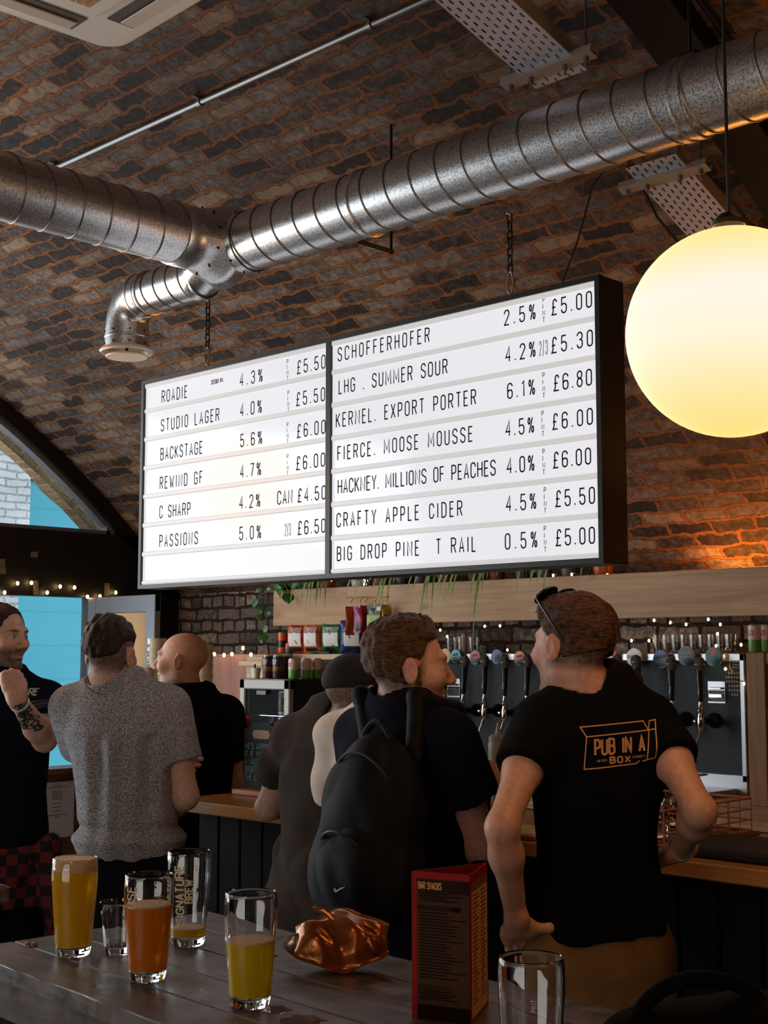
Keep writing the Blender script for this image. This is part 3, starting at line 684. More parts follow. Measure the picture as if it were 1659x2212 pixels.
def C4(x, y): return (300 + x / 2.99, 560 + y / 2.99)
def C5(x, y): return (700 + x / 2.592, 560 + y / 2.592)
LROWS = [(933, 150, [('ROADIE', 150, 312), ('4.3%', 655, 798), ('PINT', 962, 0), ('£5.50', 1025, 1213)]),
 (1115, 147, [('STUDIO LAGER', 145, 518), ('4.0%', 657, 793), ('PINT', 967, 0), ('£5.50', 1020, 1210)]),
 (1298, 142, [('BACKSTAGE', 142, 410), ('5.6%', 658, 795), ('PINT', 962, 0), ('£6.00', 1025, 1213)]),
 (1482, 138, [('REWIND GF', 138, 410), ('4.7%', 657, 788), ('PINT', 962, 0), ('£6.00', 1020, 1210)]),
 (1670, 135, [('C SHARP', 135, 332), ('4.2%', 652, 783), ('CAN', 897, 990), ('£4.50', 1030, 1215)]),
 (1850, 135, [('PASSIONS', 135, 380), ('5.0%', 652, 788), ('2/3', 945, 980), ('£6.50', 1030, 1213)])]
RROWS = [(570, 80, [('SCHOFFERHOFER', 80, 590), ('2.5%', 1012, 1183), ('PINT', 1232, 0), ('£5.00', 1278, 1510)]),
 (752, 85, [('LHG . SUMMER SOUR', 85, 690), ('4.2%', 1020, 1183), ('2/3', 1208, 1252), ('£5.30', 1277, 1515)]),
 (940, 70, [('KERNEL. EXPORT PORTER', 70, 850), ('6.1%', 1030, 1180), ('PINT', 1232, 0), ('£6.80', 1290, 1510)]),
 (1125, 78, [('FIERCE. MOOSE MOUSSE', 78, 832), ('4.5%', 1020, 1175), ('PINT', 1227, 0), ('£6.00', 1283, 1515)]),
 (1312, 80, [('HACKNEY. MILLIONS OF PEACHES', 80, 960), ('4.0%', 1027, 1177), ('PINT', 1232, 0), ('£6.00', 1287, 1505)]),
 (1502, 73, [('CRAFTY APPLE CIDER', 73, 773), ('4.5%', 1023, 1187), ('PINT', 1240, 0), ('£5.50', 1300, 1527)]),
 (1690, 75, [('BIG DROP PINE  T RAIL', 75, 850), ('0.5%', 1017, 1193), ('PINT', 1240, 0), ('£5.00', 1302, 1527)])]
EXs, EZs = (1, 0, 0), (0, 0, 1)
LH = .046
def xat(px, z):
    y = 1000.0
    for _ in range(4):
        q = ony(px, y, SY); y -= (z - q[2]) * F_PX / np.linalg.norm(q - CAM)
    return ony(px, y, SY)[0]
for rows, C_ in ((LROWS, C4), (RROWS, C5)):
    z0 = np.mean([ony(*C_(x, y), SY)[2] + i * pitch for i, (y, x, _) in enumerate(rows)])
    for i, (y, x, items) in enumerate(rows):
        zb = z0 - i * pitch
        for txt, a, b_ in items:
            mb = MB(); yy = y
            xa = xat(C_(a, 0)[0], zb)
            if txt == 'PINT':
                for k, ch in enumerate('PINT'): letter(mb, ch, (xa - .004, SY, zb + .046 - k * .0205), EXs, EZs, .0140, gw=.0075, sw=.0021, off=.0012)
                part('pint_lettering', mb, ink, sign, recalc=False)
            else:
                xb = xat(C_(b_, 0)[0], zb)
                if txt[0] == '£': xb -= .007
                letter(mb, txt, (xa, SY, zb), EXs, EZs, LH if txt != '2/3' else .042, width=xb - xa, gw=.0175 if txt != '2/3' else .0062, sw=.0047 if txt != '2/3' else .0022, off=.0012)
                part('price_lettering' if txt[0] == '£' else 'strength_lettering' if '%' in txt else 'measure_lettering' if txt in ('CAN', '2/3') else 'beer_name_lettering', mb, ink, sign, recalc=False)
z0 = np.mean([ony(*C4(x, y), SY)[2] + i * pitch for i, (y, x, _) in enumerate(LROWS)])
mb = MB(); xa = ony(C4(463, 0)[0], 1000, SY)[0]; xb = ony(C4(538, 0)[0], 1000, SY)[0]
letter(mb, 'SESSION IPA', (xa, SY, z0 + .030), EXs, EZs, .015, width=xb - xa, gw=.007, sw=.0026, off=.0012); part('style_lettering', mb, ink, sign, recalc=False)
# chains
link = MB(); a_, b2 = .017, .009
lk = [(b2 * math.cos(t), 0, (a_ - b2) * (1 if math.sin(t) >= 0 else -1) + b2 * math.sin(t)) for t in [2 * PI * i / 16 for i in range(16)]]
chain_m = mat('chain_steel', rgb(46, 44, 42), .35, metal=.9); snap_m = mat('snap_steel', rgb(150, 140, 125), .3, metal=.9)
for px, y, lab in ((443, 797, 'dark chain holding the left half of the lit menu sign'), (1098, 622, 'dark chain holding the right half of the lit menu sign')):
    x = ony(px, y, SY + .05)[0]; yc = SY + .06; z = stp + fr; zt_ = DZc - .06
    ch = thing('sign_chain', lab, 'chain', (x, yc, z), 'chains of the menu sign')
    me = None; k = 0; zz = z + .012
    mb = MB(); mb.tube([(x - .012, yc, z - .002), (x - .012, yc, z + .02), (x, yc, z + .03), (x + .012, yc, z + .02), (x + .012, yc, z - .002)], .003, 8); part('eye_bolt', mb, chain_m, ch, smooth=True)
    mb = MB(); mb.tube([(x + .012 * math.cos(t), yc, z + .062 + .036 * math.sin(t)) for t in [2 * PI * i / 18 for i in range(18)]], .003, 8, closed=True); part('snap_hook', mb, snap_m, ch, smooth=True)
    zz = z + .108
    mb = MB(); mb.cyl((x, yc + .012, zt_ + .028), (x, DYc + DR - .004, zt_ + .028), .006, n=8); mb.tube([(x, yc, zt_ + .028), (x + .012, yc, zt_ + .012), (x, yc, zt_ - .002), (x - .010, yc, zt_ + .006)], .003, 8); part('top_hook', mb, snap_m, ch, smooth=True)
    while zz < zt_:
        if me is None:
            mb = MB(); mb.tube([(x + q[0], yc + q[1], zz + q[2]) for q in lk], .0028, 8, closed=True); o = part('link', mb, chain_m, ch, smooth=True); me = o; zf = zz
        else:
            o = me.copy(); COL.objects.link(o); o.parent = ch
        zc_ = zz - zf
        if k % 2: o.rotation_euler = (0, 0, PI / 2)
        o.location = (0, 0, zc_); zz += .027; k += 1

# ================================================================== GLOBE LAMPS
gm = bpy.data.materials.new('opal_globe'); gm.use_nodes = True; nt = gm.node_tree; b = nt.nodes['Principled BSDF']; L = nt.links.new
tc = N(nt, 'ShaderNodeTexCoord'); sx = N(nt, 'ShaderNodeSeparateXYZ'); L(tc.outputs['Object'], sx.inputs[0])
mpz = N(nt, 'ShaderNodeMapRange'); mpz.inputs['From Min'].default_value = -.225; mpz.inputs['From Max'].default_value = .225; L(sx.outputs['Z'], mpz.inputs['Value'])
cr = N(nt, 'ShaderNodeValToRGB'); e = cr.color_ramp.elements
e[0].position = 0; e[0].color = (1.0, .66, .20, 1); e[1].position = 1; e[1].color = (1.0, .62, .16, 1)
for p_, c_ in ((.12, (1.0, .74, .32, 1)), (.40, (1.05, .86, .68, 1)), (.62, (1.05, .87, .77, 1)), (.86, (1.0, .76, .36, 1))): k = e.new(p_); k.color = c_
L(mpz.outputs['Result'], cr.inputs['Fac'])
L(cr.outputs['Color'], b.inputs['Emission Color']); b.inputs['Emission Strength'].default_value = 1.0
b.inputs['Base Color'].default_value = (.03, .028, .022, 1); b.inputs['Roughness'].default_value = .5; b.inputs['Specular IOR Level'].default_value = .05
GR = .225
def globe(c, label, power):
    c = np.array(c, float)
    t = thing('globe_lamp', label, 'lamp', c, 'opal globe lamps')
    mb = MB(); mb.sphere(c, GR, 64, 40)
    s = part('globe_shade', mb, gm, t, smooth='all')
    mb = MB(); mb.lathe([(.035, GR - .006), (.035, GR + .02), (.02, GR + .035), (.006, GR + .04)], c, n=24); part('lamp_cap', mb, screw_m, t, smooth=True)
    mb = MB(); mb.cyl(c + [0, 0, GR + .03], (c[0], c[1], vault_z(c[1]) + .01), .004, n=8); part('suspension_rod', mb, MATS['black_rubber'], t)
    ld = bpy.data.lights.new('lamp_glow', 'POINT'); ld.energy = power; ld.color = (1.0, .48, .19); ld.shadow_soft_size = GR + .012; ld.use_soft_falloff = False
    o = bpy.data.objects.new('lamp_glow', ld); COL.objects.link(o); o.parent = t
    return t
gc = atd(1581, 718, 2.85)
globe(gc, 'glowing opal globe lamp hanging in front of the right end of the menu sign', G1)
globe((-4.95, 2.25, 2.42), 'glowing opal globe lamp outside the left edge of the picture, reflected in the menu sign', G2)
globe((.1, 2.3, 2.35), 'unseen added opal globe lamp outside the right edge of the picture, over the bar end', G3)  # unseen lamp, added for warm light on the drinkers from the right
globe((-.9, -.5, 2.45), 'glowing opal globe lamp behind the camera, above the drinkers table', G4)
# ================================================================== BAR AND BACK BAR
chrome = mat('chrome', rgb(200, 200, 202), .12, 1.0)
alu_trim = mat('aluminium_trim', rgb(188, 190, 194), .35, .8)
pine = wood_mat('pine', rgb(168, 132, 92), rgb(208, 176, 134), 0, rough=.55)
pine_v = wood_mat('pine_upright', rgb(120, 82, 48), rgb(162, 116, 72), 2, rough=.55)
plank_m = wood_mat('plank_pine', rgb(150, 114, 80), rgb(186, 148, 108), 0, scale=.8, rough=.65)
oak = wood_mat('worktop_oak', rgb(150, 98, 48), rgb(196, 140, 78), 0, rough=.32, bump=.05)
BY = 3.035; BZ = 1.10; BX0, BX1 = -4.02, 1.2
bar = thing('bar_counter', 'long bar counter with oak worktop and dark blue-grey boarded front', 'bar counter', ((BX0 + BX1) / 2, BY + .3, 0))
mb = MB(); mb.box((BX0, BY, BZ - .042), (BX1, BY + .62, BZ), .004); part('worktop', mb, oak, bar)
mb = MB(); mb.box((BX0 + .06, BY + .11, 0), (BX1 - .05, BY + .48, BZ - .042)); cab = part('carcass', mb, dark_paint, bar)
mb = MB(); x = BX0 + .05
while x < BX1 - .1: mb.box((x, BY + .085, .10), (x + .112, BY + .11, BZ - .045), .004); x += .118
part('front_boards', mb, grey_blue, bar)
mb = MB(); mb.box((BX0 + .05, BY + .095, 0), (BX1 - .05, BY + .112, .1)); part('plinth', mb, dark_paint, bar)
# back bar
bb = thing('back_bar_counter', 'low back counter under the tap panel along the brick wall', 'counter', (-3.6, 5.1, 0))
mb = MB(); mb.box((-6.35, 4.62, .965), (-1.2, WY - .005, 1.0), .004); part('worktop', mb, pine, bb)
mb = MB(); mb.box((-6.3, 4.70, 0), (-1.25, WY - .02, .965)); part('carcass', mb, dark_paint, bb)
# tap panel
PY = 5.45; px0 = ony(938, 1412, PY)[0]; px1 = ony(1610, 1412, PY)[0]; pz0 = 1.055; pz1 = 1.622
panel_m = mat('panel_black', rgb(34, 41, 46), .65, var=.18, scale=60, bump=.1, bscale=200)
tp = thing('flight_case', 'dark flight-case panel with silver edging that carries the beer taps', 'tap panel', ((px0 + px1) / 2, PY + .03, 1.0))
mb = MB(); mb.box((px0 + .01, PY, pz0), (px1 - .01, PY + .06, pz1 - .01)); part('board', mb, panel_m, tp)
for a, b_ in (((px0, PY - .012, pz1 - .036), (px1, PY + .07, pz1)), ((px0, PY - .012, pz0), (px0 + .032, PY + .07, pz1)), ((px1 - .026, PY - .012, pz0), (px1, PY + .07, pz1)), ((px0, PY - .012, 1.0), (px1, PY + .07, pz0 + .034))):
    mb = MB(); mb.box(a, b_, .004); part('edge_trim', mb, alu_trim, tp)
mb = MB(); mb.box((px0 + .05, 5.20, 1.0), (px1 - .05, 5.44, 1.028), .005); part('drip_tray', mb, alu_trim, tp)
# taps with microphone handles
blk_p = mat('black_plastic', rgb(16, 16, 17), .35); mic_g = mat('mic_grille', rgb(92, 88, 82), .45, metal=.7, bump=.9, bscale=420)
def tap_at(q, label):
    q = np.array(q, float); t = thing('beer_tap', label, 'beer tap', q, 'beer taps with microphone handles')
    y = -.115
    mb = MB(); mb.lathe([(.034, 0), (.034, .012), (.022, .03), (.016, .05), (.015, .1)], q, (0, -1, 0), n=20); part('shank', mb, blk_p, t, smooth=True)
    mb = MB(); mb.lathe([(.009, -.045), (.014, -.035), (.016, -.02), (.017, 0), (.016, .02), (.012, .03), (.012, .038), (.015, .042), (.015, .05), (.010, .056), (.009, .09)], q + [0, y, 0], n=18)
    mb.cyl(q + [-.02, y - .005, 0], q + [-.03, y - .005, 0], .01); bd = part('tap_body', mb, chrome, t, smooth=True)
    mb = MB(); mb.cyl(q + [0, y, -.035], q + [-.006, y - .03, -.105], .0085, .007, 14); part('spout', mb, chrome, t, smooth=True)
    mb = MB(); mb.lathe([(.009, .085), (.0115, .09), (.0125, .12), (.016, .19), (.0175, .222), (.018, .226)], q + [0, y, 0], n=18); hb = part('microphone_body', mb, blk_p, t, smooth=True)
    mb = MB(); mb.lathe([(.018, .224), (.022, .236), (.0245, .248), (.0245, .254), (.024, .264), (.019, .276), (.010, .283), (.001, .285)], q + [0, y, 0], n=20); mg = part('microphone_head', mb, mic_g, t, smooth=True)
    mb = MB(); mb.lathe([(.0247, .2475), (.0256, .249), (.0256, .2525), (.0247, .254)], q + [0, y, 0], n=20); part('grille_band', mb, mat('mic_band', rgb(120, 112, 100), .4, .8), mg, smooth=True)
    mb = MB(); letter(mb, 'SIGNATURE', q + [.0035, y - .0168, .118], (0, .12, 1), (-1, 0, 0), .007, gw=.005, sw=.0012, off=.0006); part('handle_lettering', mb, mat('white_print', rgb(190, 186, 178), .6), hb, recalc=False)
    return t
TAPS = [(968, 1533, -7), (1003, 1535, 4), (1050, 1536, 1), (1094, 1540, 1), (1141, 1540, 2), (1192, 1541, 2), (1340, 1546, 0), (1391, 1548, -6), (1456, 1555, 0), (1518, 1558, 0)]
names = ['first', 'second', 'third', 'fourth', 'fifth', 'sixth']
tap0 = None
TL = ['beer tap with microphone handle nearest the left edge of the dark panel', 'second beer tap with microphone handle from the left of the panel', 'third beer tap from the left, behind the clear squeeze bottle', 'fourth beer tap from the left, between the two right-hand heads', 'fifth beer tap from the left, just left of the man with sunglasses', 'sixth beer tap from the left, mostly hidden by a head and shoulder',
      'beer tap mostly hidden behind the neck of the man with sunglasses', 'beer tap with tilted microphone handle above the right shoulder of the printed shirt', 'second beer tap from the right end of the panel', 'beer tap nearest the right end of the panel, beside the silver latch']
for (px, py, tilt), lb in zip(TAPS, TL):
    q = ony(px, py, PY - .10); q[1] = PY
    if tap0 is None: tap0 = tap_at(q, lb); o = tap0
    else: o = dup(tap0, q, 0, lb)
    o.rotation_euler = (0, math.radians(tilt), 0)
# badges
def badge(px, py, rim, face, label, bars, tcol=None, txt=None, oval=1.0, r=.040):
    q = ony(px, py, PY - .035)
    t = thing('tap_badge', label, 'badge', q, 'round beer badges')
    mb = MB(); pr = [(.001, -.004), (r * .96, -.004), (r, 0), (r * .96, .006), (.001, .007)]
    mb.lathe(pr, q, (0, -1, 0), n=36); part('badge_disc', mb, mat('badge_' + rim[0], rim[1], .35), t, smooth=True)
    mb = MB(); mb.lathe([(.001, .0072), (r * .84, .0072), (r * .84, .0078), (.001, .0079)], q, (0, -1, 0), n=36)
    part('badge_face', mb, mat('badge_' + face[0], face[1], .4), t)
    mb = MB()
    for (x0, z0, x1, z1, sl_) in bars: 
        mb.prism([q + [x0 * r, -.008, (z0 - sl_) * r], q + [x1 * r, -.008, (z0 + sl_) * r], q + [x1 * r, -.008, (z1 + sl_) * r], q + [x0 * r, -.008, (z1 - sl_) * r]], (0, -.0008, 0))
    if mb.v: part('badge_panel', mb, mat('badge_' + tcol[0], tcol[1], .5), t)
    if txt:
        mb = MB(); letter(mb, txt, q + [-.62 * r, -.0095, -.42 * r], EXs, EZs, .26 * r, width=1.24 * r, gw=.006, sw=.0018, off=.0002); part('badge_lettering', mb, MATS['white_print'], t, recalc=False)
    mb = MB(); mb.cyl(q + [0, 0, 0], (q[0], PY + .002, q[2]), .006, n=8); part('badge_stem', mb, blk_p, t)
    return t
K = ('dark', rgb(34, 36, 44))
badge(963, 1417, ('cream', rgb(222, 206, 160)), ('gold', rgb(214, 168, 70)), 'gold round badge with a white tent mark at the left of the tap row', [(-.35, -.3, .35, -.1, 0)], ('pale', rgb(235, 228, 210)))
badge(986, 1418, K, ('teal', rgb(70, 176, 180)), 'dark badge with turquoise top, second from the left', [(-.7, -.75, .7, -.1, 0), (-.45, .1, .45, .4, .08)], ('navy', rgb(34, 46, 66)), 'ROADIE')
badge(1028, 1420, K, ('red', rgb(196, 52, 56)), 'dark badge with red top, third from the left', [(-.7, -.75, .7, -.1, 0), (-.45, .1, .45, .4, .1)], ('slate', rgb(46, 44, 54)), 'LAGER')
badge(1075, 1419, K, ('deepblue', rgb(48, 72, 132)), 'navy blue badge with dark slanted panel over the third tap', [(-.3, -.3, .5, .3, .25)], ('slate', rgb(46, 44, 54)))
badge(1124, 1422, K, ('orange', rgb(228, 112, 44)), 'dark badge with orange top, fifth from the left', [(-.72, -.8, .72, -.12, 0), (-.45, .1, .5, .42, .1)], ('slate', rgb(46, 44, 54)), 'BACKSTAGE')
badge(1164, 1421, K, ('plum', rgb(96, 60, 104)), 'purple badge half hidden by the face of the man with sunglasses', [(-.7, -.75, .7, -.1, 0)], ('slate', rgb(46, 44, 54)))
badge(1318, 1416, ('pinkred', rgb(206, 92, 84)), ('brick', rgb(190, 62, 58)), 'red round badge just right of the man with sunglasses', [(-.5, -.25, .5, -.1, 0), (-.3, -.6, .3, -.5, 0)], ('pale', rgb(235, 228, 210)))
badge(1371, 1420, ('white', rgb(214, 208, 200)), ('offwhite', rgb(222, 216, 208)), 'plain white round badge with a pale beige slanted strip', [(-.86, -.15, .86, .2, -.08)], ('stone', rgb(170, 160, 146)), r=.044)
badge(1429, 1424, K, ('indigo', rgb(58, 66, 140)), 'dark badge with purple-blue slanted panel, third from the right', [(-.7, -.8, .7, -.15, 0), (-.6, .1, .7, .4, .12)], ('navy', rgb(34, 46, 66)), 'REWIND', r=.044)
badge(1484, 1417, ('grey', rgb(84, 82, 84)), ('charcoal', rgb(62, 62, 66)), 'charcoal grey round badge, second from the right', [(-.6, .2, .6, .32, 0), (-.65, -.2, .65, -.02, 0)], ('midgrey', rgb(130, 128, 126)), r=.046)
badge(1543, 1419, ('greenrim', rgb(70, 120, 108)), ('seagreen', rgb(40, 96, 100)), 'green round badge with a red top square, furthest right', [(-.3, .15, .3, .7, 0)], ('coral', rgb(206, 84, 70)), r=.044)
# butterfly latches and stickers on the panel
def latch(px, py, label):
    q = ony(px, py, PY - .01); t = thing('case_latch', label, 'latch', q, 'silver flight-case latches')
    mb = MB(); mb.box(q + [-.045, .006, .0], q + [.045, .011, .045], .002); mb.box(q + [-.045, .006, -.055], q + [.045, .011, .0], .002); part('latch_plate', mb, alu_trim, t)
    mb = MB(); mb.box(q + [-.034, -.004, -.030], q + [.034, .006, -.012], .002); mb.box(q + [-.034, -.008, .008], q + [.034, .006, .018], .003); part('latch_bar', mb, chrome, t)
    mb = MB(); mb.box(q + [-.036, .004, -.047], q + [.036, .0058, -.001]); part('latch_recess', mb, blk_p, t)
    mb = MB(); mb.tube([q + [-.04, 0, -.045], q + [-.04, 0, .0], q + [.04, 0, .0], q + [.04, 0, -.045]], .0035, 8, cap=True); part('latch_wire', mb, chrome, t)
latch(978, 1484, 'silver latch on the dark panel behind the leftmost tap handle'); latch(1546, 1493, 'silver latch on the dark panel right of the last tap')
stk = mat('sticker_white', rgb(150, 148, 140), .6)
q = ony(957, 1507, PY - .002)
mb = MB(); mb.lathe([(.001, 0), (.042, 0), (.042, .001), (.001, .0012)], q, (0, -1, 0), n=28); st = single('round_sticker', mb, mat('sticker_orange', rgb(150, 66, 44), .5, var=.5, scale=60, col2=rgb(52, 44, 66)), 'orange and purple round sticker on the panel behind the leftmost tap', 'sticker')
q = ony(1592, 1436, PY - .002); mb = MB(); mb.lathe([(.034, 0), (.038, 0), (.038, .001), (.034, .001)], q, (0, -1, 0), n=28, closed=True)
for k in range(-1, 2): mb.box(q + [-.022, -.001, k * .012 - .002], q + [.022, 0, k * .012 + .002])
single('outline_sticker', mb, stk, 'white outline sticker of an oval with bars at the top right of the panel', 'sticker')
q = ony(1587, 1481, PY - .002); mb = MB()
for k, w in enumerate((.03, .045, .05, .036, .03, .02)): 
    for j in range(-3, 4):
        if abs(j) * .014 < w: mb.box(q + [j * .013 - .004, -.001, .05 - k * .019], q + [j * .013 + .004, 0, .061 - k * .019])
single('slogan_sticker', mb, stk, 'white letterpress slogan sticker under the oval sticker on the panel', 'sticker')

# ---- planter plank with pots
QY = 5.30; qx0 = ony(590, 1310, QY)[0]
plank = thing('planter_shelf', 'long pale pine plank shelf on the brick wall carrying the pot plants', 'shelf', (qx0 + 2, QY, 1.783))
mb = MB(); mb.box((qx0, QY, 1.783), (-.8, QY + .04, 1.992), .003); part('front_plank', mb, plank_m, plank)
mb = MB(); mb.box((qx0, QY + .04, 1.94), (-.8, WY - .12, 1.972)); part('shelf_board', mb, plank_m, plank)
for x in (qx0 + .1, -4.4, -2.9, -1.4): mb = MB(); mb.box((x, QY + .04, 1.80), (x + .03, WY + .0, 1.94)); part('bracket', mb, sill_w, plank)
hook_m = mat('brass', rgb(190, 150, 80), .3, 1.0)
for px in (762, 782, 795, 815, 836):
    q = ony(px, 1292, QY); mb = MB(); mb.tube([q + [0, 0, .006], q + [0, -.03, .004], q + [.0, -.045, -.004], q + [.0, -.047, .012]], .002, 6); part('hook', mb, hook_m, plank, smooth=True)
terra = [mat('terracotta', rgb(150, 82, 60), .75, var=.15), mat('dark_terracotta', rgb(92, 48, 44), .7, var=.15), mat('plum_pot', rgb(66, 54, 70), .5), mat('white_pot', rgb(206, 200, 196), .4), mat('black_pot', rgb(22, 24, 28), .4), mat('orange_glazed', rgb(170, 70, 36), .35)]
soil = mat('soil', rgb(40, 28, 20), .9)
leaf_m = mat('spider_leaf', rgb(86, 118, 52), .45, var=.3, scale=30, col2=rgb(142, 160, 92)); poth_m = mat('pothos_leaf', rgb(48, 92, 34), .3, var=.3, scale=20); tw_m = mat('vine_stem', rgb(80, 92, 44), .5)
pnames = ['terracotta', 'dark red clay', 'dark purple', 'white', 'black', 'orange clay']
def strap(mb, o, d, ln, drop, w, n=10):
    """arching strap leaf from o heading d and drooping"""
    d = np.array(d, float); d /= np.linalg.norm(d); side = np.cross(d, [0, 0, 1.0]); side /= np.linalg.norm(side); P = []
    for i in range(n + 1):
        t = i / n; c = np.array(o) + d * ln * (1 - (1 - t) ** 1.8) * .55 + np.array([0, 0, .06 * math.sin(min(t * 3, PI) ) * (1 - t) - drop * t ** 1.7])
        ww = w * (0.5 + .5 * math.sin(PI * min(1, t * .9 + .1))) * (1 - t ** 3) + .0004
        P += [c - side * ww, c + np.array([0, 0, -.0015]), c + side * ww]
    k = len(mb.v); mb.v += [tuple(q) for q in P]
    for i in range(n):
        a = k + i * 3; mb.f += [(a, a + 1, a + 4, a + 3), (a + 1, a + 2, a + 5, a + 4)]
def heart(mb, c, s, yaw, tilt):
    """heart-shaped leaf hanging point down"""
    pr = [(0, .0), (.35, .22), (.62, .12), (.66, -.2), (.45, -.6), (0, -1.1)]
    n = np.array([math.cos(yaw), math.sin(yaw), 0]); f_ = np.array([-math.sin(yaw), math.cos(yaw), 0])
    cen = [np.array(c) + np.array([0, 0, -1.1 * s * t]) * math.cos(tilt) + f_ * (-1.1 * s * t * math.sin(tilt)) for t in np.linspace(0, 1, 6)]
    k = len(mb.v)
    for t, cc in zip(np.linspace(0, 1, 6), cen):
        w = s * (.62 * math.sin(PI * min(1, t * .75 + .22))) * (1 - t ** 4)
        for sgn in (-1, 0, 1): mb.v.append(tuple(cc + n * sgn * w - f_ * (.12 * s * (1 - abs(sgn)))))
    for i in range(5):
        a = k + i * 3; mb.f += [(a, a + 1, a + 4, a + 3), (a + 1, a + 2, a + 5, a + 4)]
def pot(px, ki, r, h, kind, label, hang=None, seed=0):
    rr = random.Random(seed); q = ony(px, 1268, QY + .13); q[2] = 1.972; q[1] = QY + .13
    t = thing('potted_plant', label, 'plant', q, 'pot plants on the plank shelf')
    mb = MB(); mb.lathe([(.001, 0), (r * .72, 0), (r * .74, .004), (r * .95, h * .78), (r * 1.05, h * .78), (r * 1.07, h), (r * .97, h), (r * .9, h * .85), (.001, h * .84)], q, n=24); part('pot', mb, terra[ki], t, smooth=True)
    mb = MB(); mb.lathe([(.001, h * .86), (r * .92, h * .86), (r * .9, h * .8)], q, n=20); part('soil', mb, soil, t)
    mb = MB()
    if kind == 'spider':
        for k in range(13):
            a = rr.uniform(-PI, PI); strap(mb, q + [0, 0, h * .9], (math.cos(a), math.sin(a) * .6 - .15, .4), rr.uniform(.12, .2), rr.uniform(.02, .12), rr.uniform(.004, .006))
        for (dx, ln) in (hang or []):
            strap(mb, q + [dx * .4, -.05, h * .9], (dx * 3, -1, .3), .40, ln * rr.uniform(1.0, 1.5), rr.uniform(.008, .0115), 14); rr.random() < .4 and strap(mb, q + [dx * .4 + .01, -.05, h * .9], (dx * 3 + .3, -1, .3), .38, ln * rr.uniform(.7, 1.2), rr.uniform(.006, .009), 14)
        part('leaves', mb, leaf_m, t, smooth=True, recalc=False)['kind'] = 'stuff'
    elif kind == 'none': part('stalks', mb.tube([q + [0, 0, h * .8], q + [.01, 0, h + .06]], .004, 6), tw_m, t)
    return t, q
PL = [(672, 1, .05, .10, 'spider', 'spider plant in a dark red clay pot at the left part of the shelf', [(.10, .17), (.13, .14)]),
 (708, 0, .05, .10, 'spider', 'spider plant in a pale terracotta pot next to the dark red pot', [(.05, .23), (.09, .25), (.12, .2), (.16, .22)]),
 (776, 3, .052, .105, 'none', 'small plant in the only white pot on the shelf', None),
 (826, 1, .052, .10, 'spider', 'spider plant in a dark red clay pot left of the black pot', [(-.04, .26), (.0, .12)]),
 (876, 4, .07, .09, 'spider', 'trailing plant in the wide black pot on the shelf', [(.03, .24), (.06, .2), (.10, .18), (.0, .15)]),
 (912, 2, .045, .10, 'spider', 'plant in a dark purple pot right of the wide black pot', [(.03, .1)]),
 (962, 1, .048, .10, 'spider', 'spider plant in a brown clay pot above the backpack man', [(.0, .24), (.05, .3), (.09, .2), (-.05, .18)]),
 (1028, 1, .045, .10, 'spider', 'spider plant in a dark clay pot with long hanging leaves, middle of the shelf', [(.02, .26), (.06, .25), (-.06, .2), (-.02, .28)]),
 (1075, 1, .045, .10, 'spider', 'spider plant in a dark clay pot near the fairy light above the fourth tap', [(.05, .32), (.08, .2), (.03, .22)]),
 (1130, 2, .045, .10, 'spider', 'small plant in a purple pot left of the orange-lit pots', [(-.02, .1), (.04, .1)]),
 (1176, 2, .045, .10, 'spider', 'plant in a purple pot lit orange from behind, left one', [(.03, .2)]),
 (1232, 2, .05, .10, 'spider', 'plant in a purple pot above the man with sunglasses', [(-.02, .22), (.03, .24), (-.06, .2)]),
 (1304, 5, .055, .10, 'spider', 'plant in an orange-brown pot at the right end of the sign', [(.05, .14), (.1, .1)])]
for i, (px, ki, r, h, kd, lb, hg) in enumerate(PL): pot(px, ki, r, h, kd, lb, hg, i + 3)
# pothos at the left end, trailing down
q = ony(612, 1268, QY + .12); q[2] = 1.972; t = thing('potted_plant', 'trailing heart-leaved pothos at the left end of the plank shelf', 'plant', q, 'pot plants on the plank shelf')
mb = MB(); mb.lathe([(.001, 0), (.045, 0), (.06, .09), (.064, .1), (.055, .1), (.001, .09)], q, n=24); part('pot', mb, terra[4], t, smooth=True)
def vine(pix, Y, name='vine'):
    P = [ony(x, y, Y) for x, y in pix]; mb = MB(); mb.tube(P, .0025, 6); part(name, mb, tw_m, t, smooth=True)
vine([(612, 1255), (590, 1262), (575, 1272), (573, 1300), (577, 1330), (572, 1360), (575, 1390)], QY - .03); vine([(585, 1275), (560, 1285), (550, 1310), (566, 1345)], QY - .02); vine([(612, 1255), (622, 1275), (620, 1300)], QY - .05)
rr = random.Random(4)
first = None
for (px, py, s) in ((597, 1265, .075), (580, 1278, .03), (605, 1280, .05), (622, 1290, .062), (632, 1262, .05), (645, 1258, .055), (655, 1262, .045), (553, 1302, .058), (566, 1314, .05), (560, 1335, .04), (573, 1360, .045), (568, 1380, .05), (612, 1258, .06), (560, 1278, .03), (583, 1330, .03)):
    mb = MB(); heart(mb, ony(px, py - 8, QY - .05), s, rr.uniform(-.5, 1.1), rr.uniform(-.4, .4)); part('leaf', mb, poth_m, t, smooth=True, recalc=False)
# silver can among the pots
q = ony(793, 1268, QY + .1); q[2] = 1.972; mb = MB(); mb.lathe([(.001, 0), (.026, 0), (.028, .004), (.028, .092), (.024, .1), (.001, .1)], q, n=24); single('silver_can', mb, chrome, 'small plain silver can standing beside the white pot on the shelf', 'can', smooth=True)

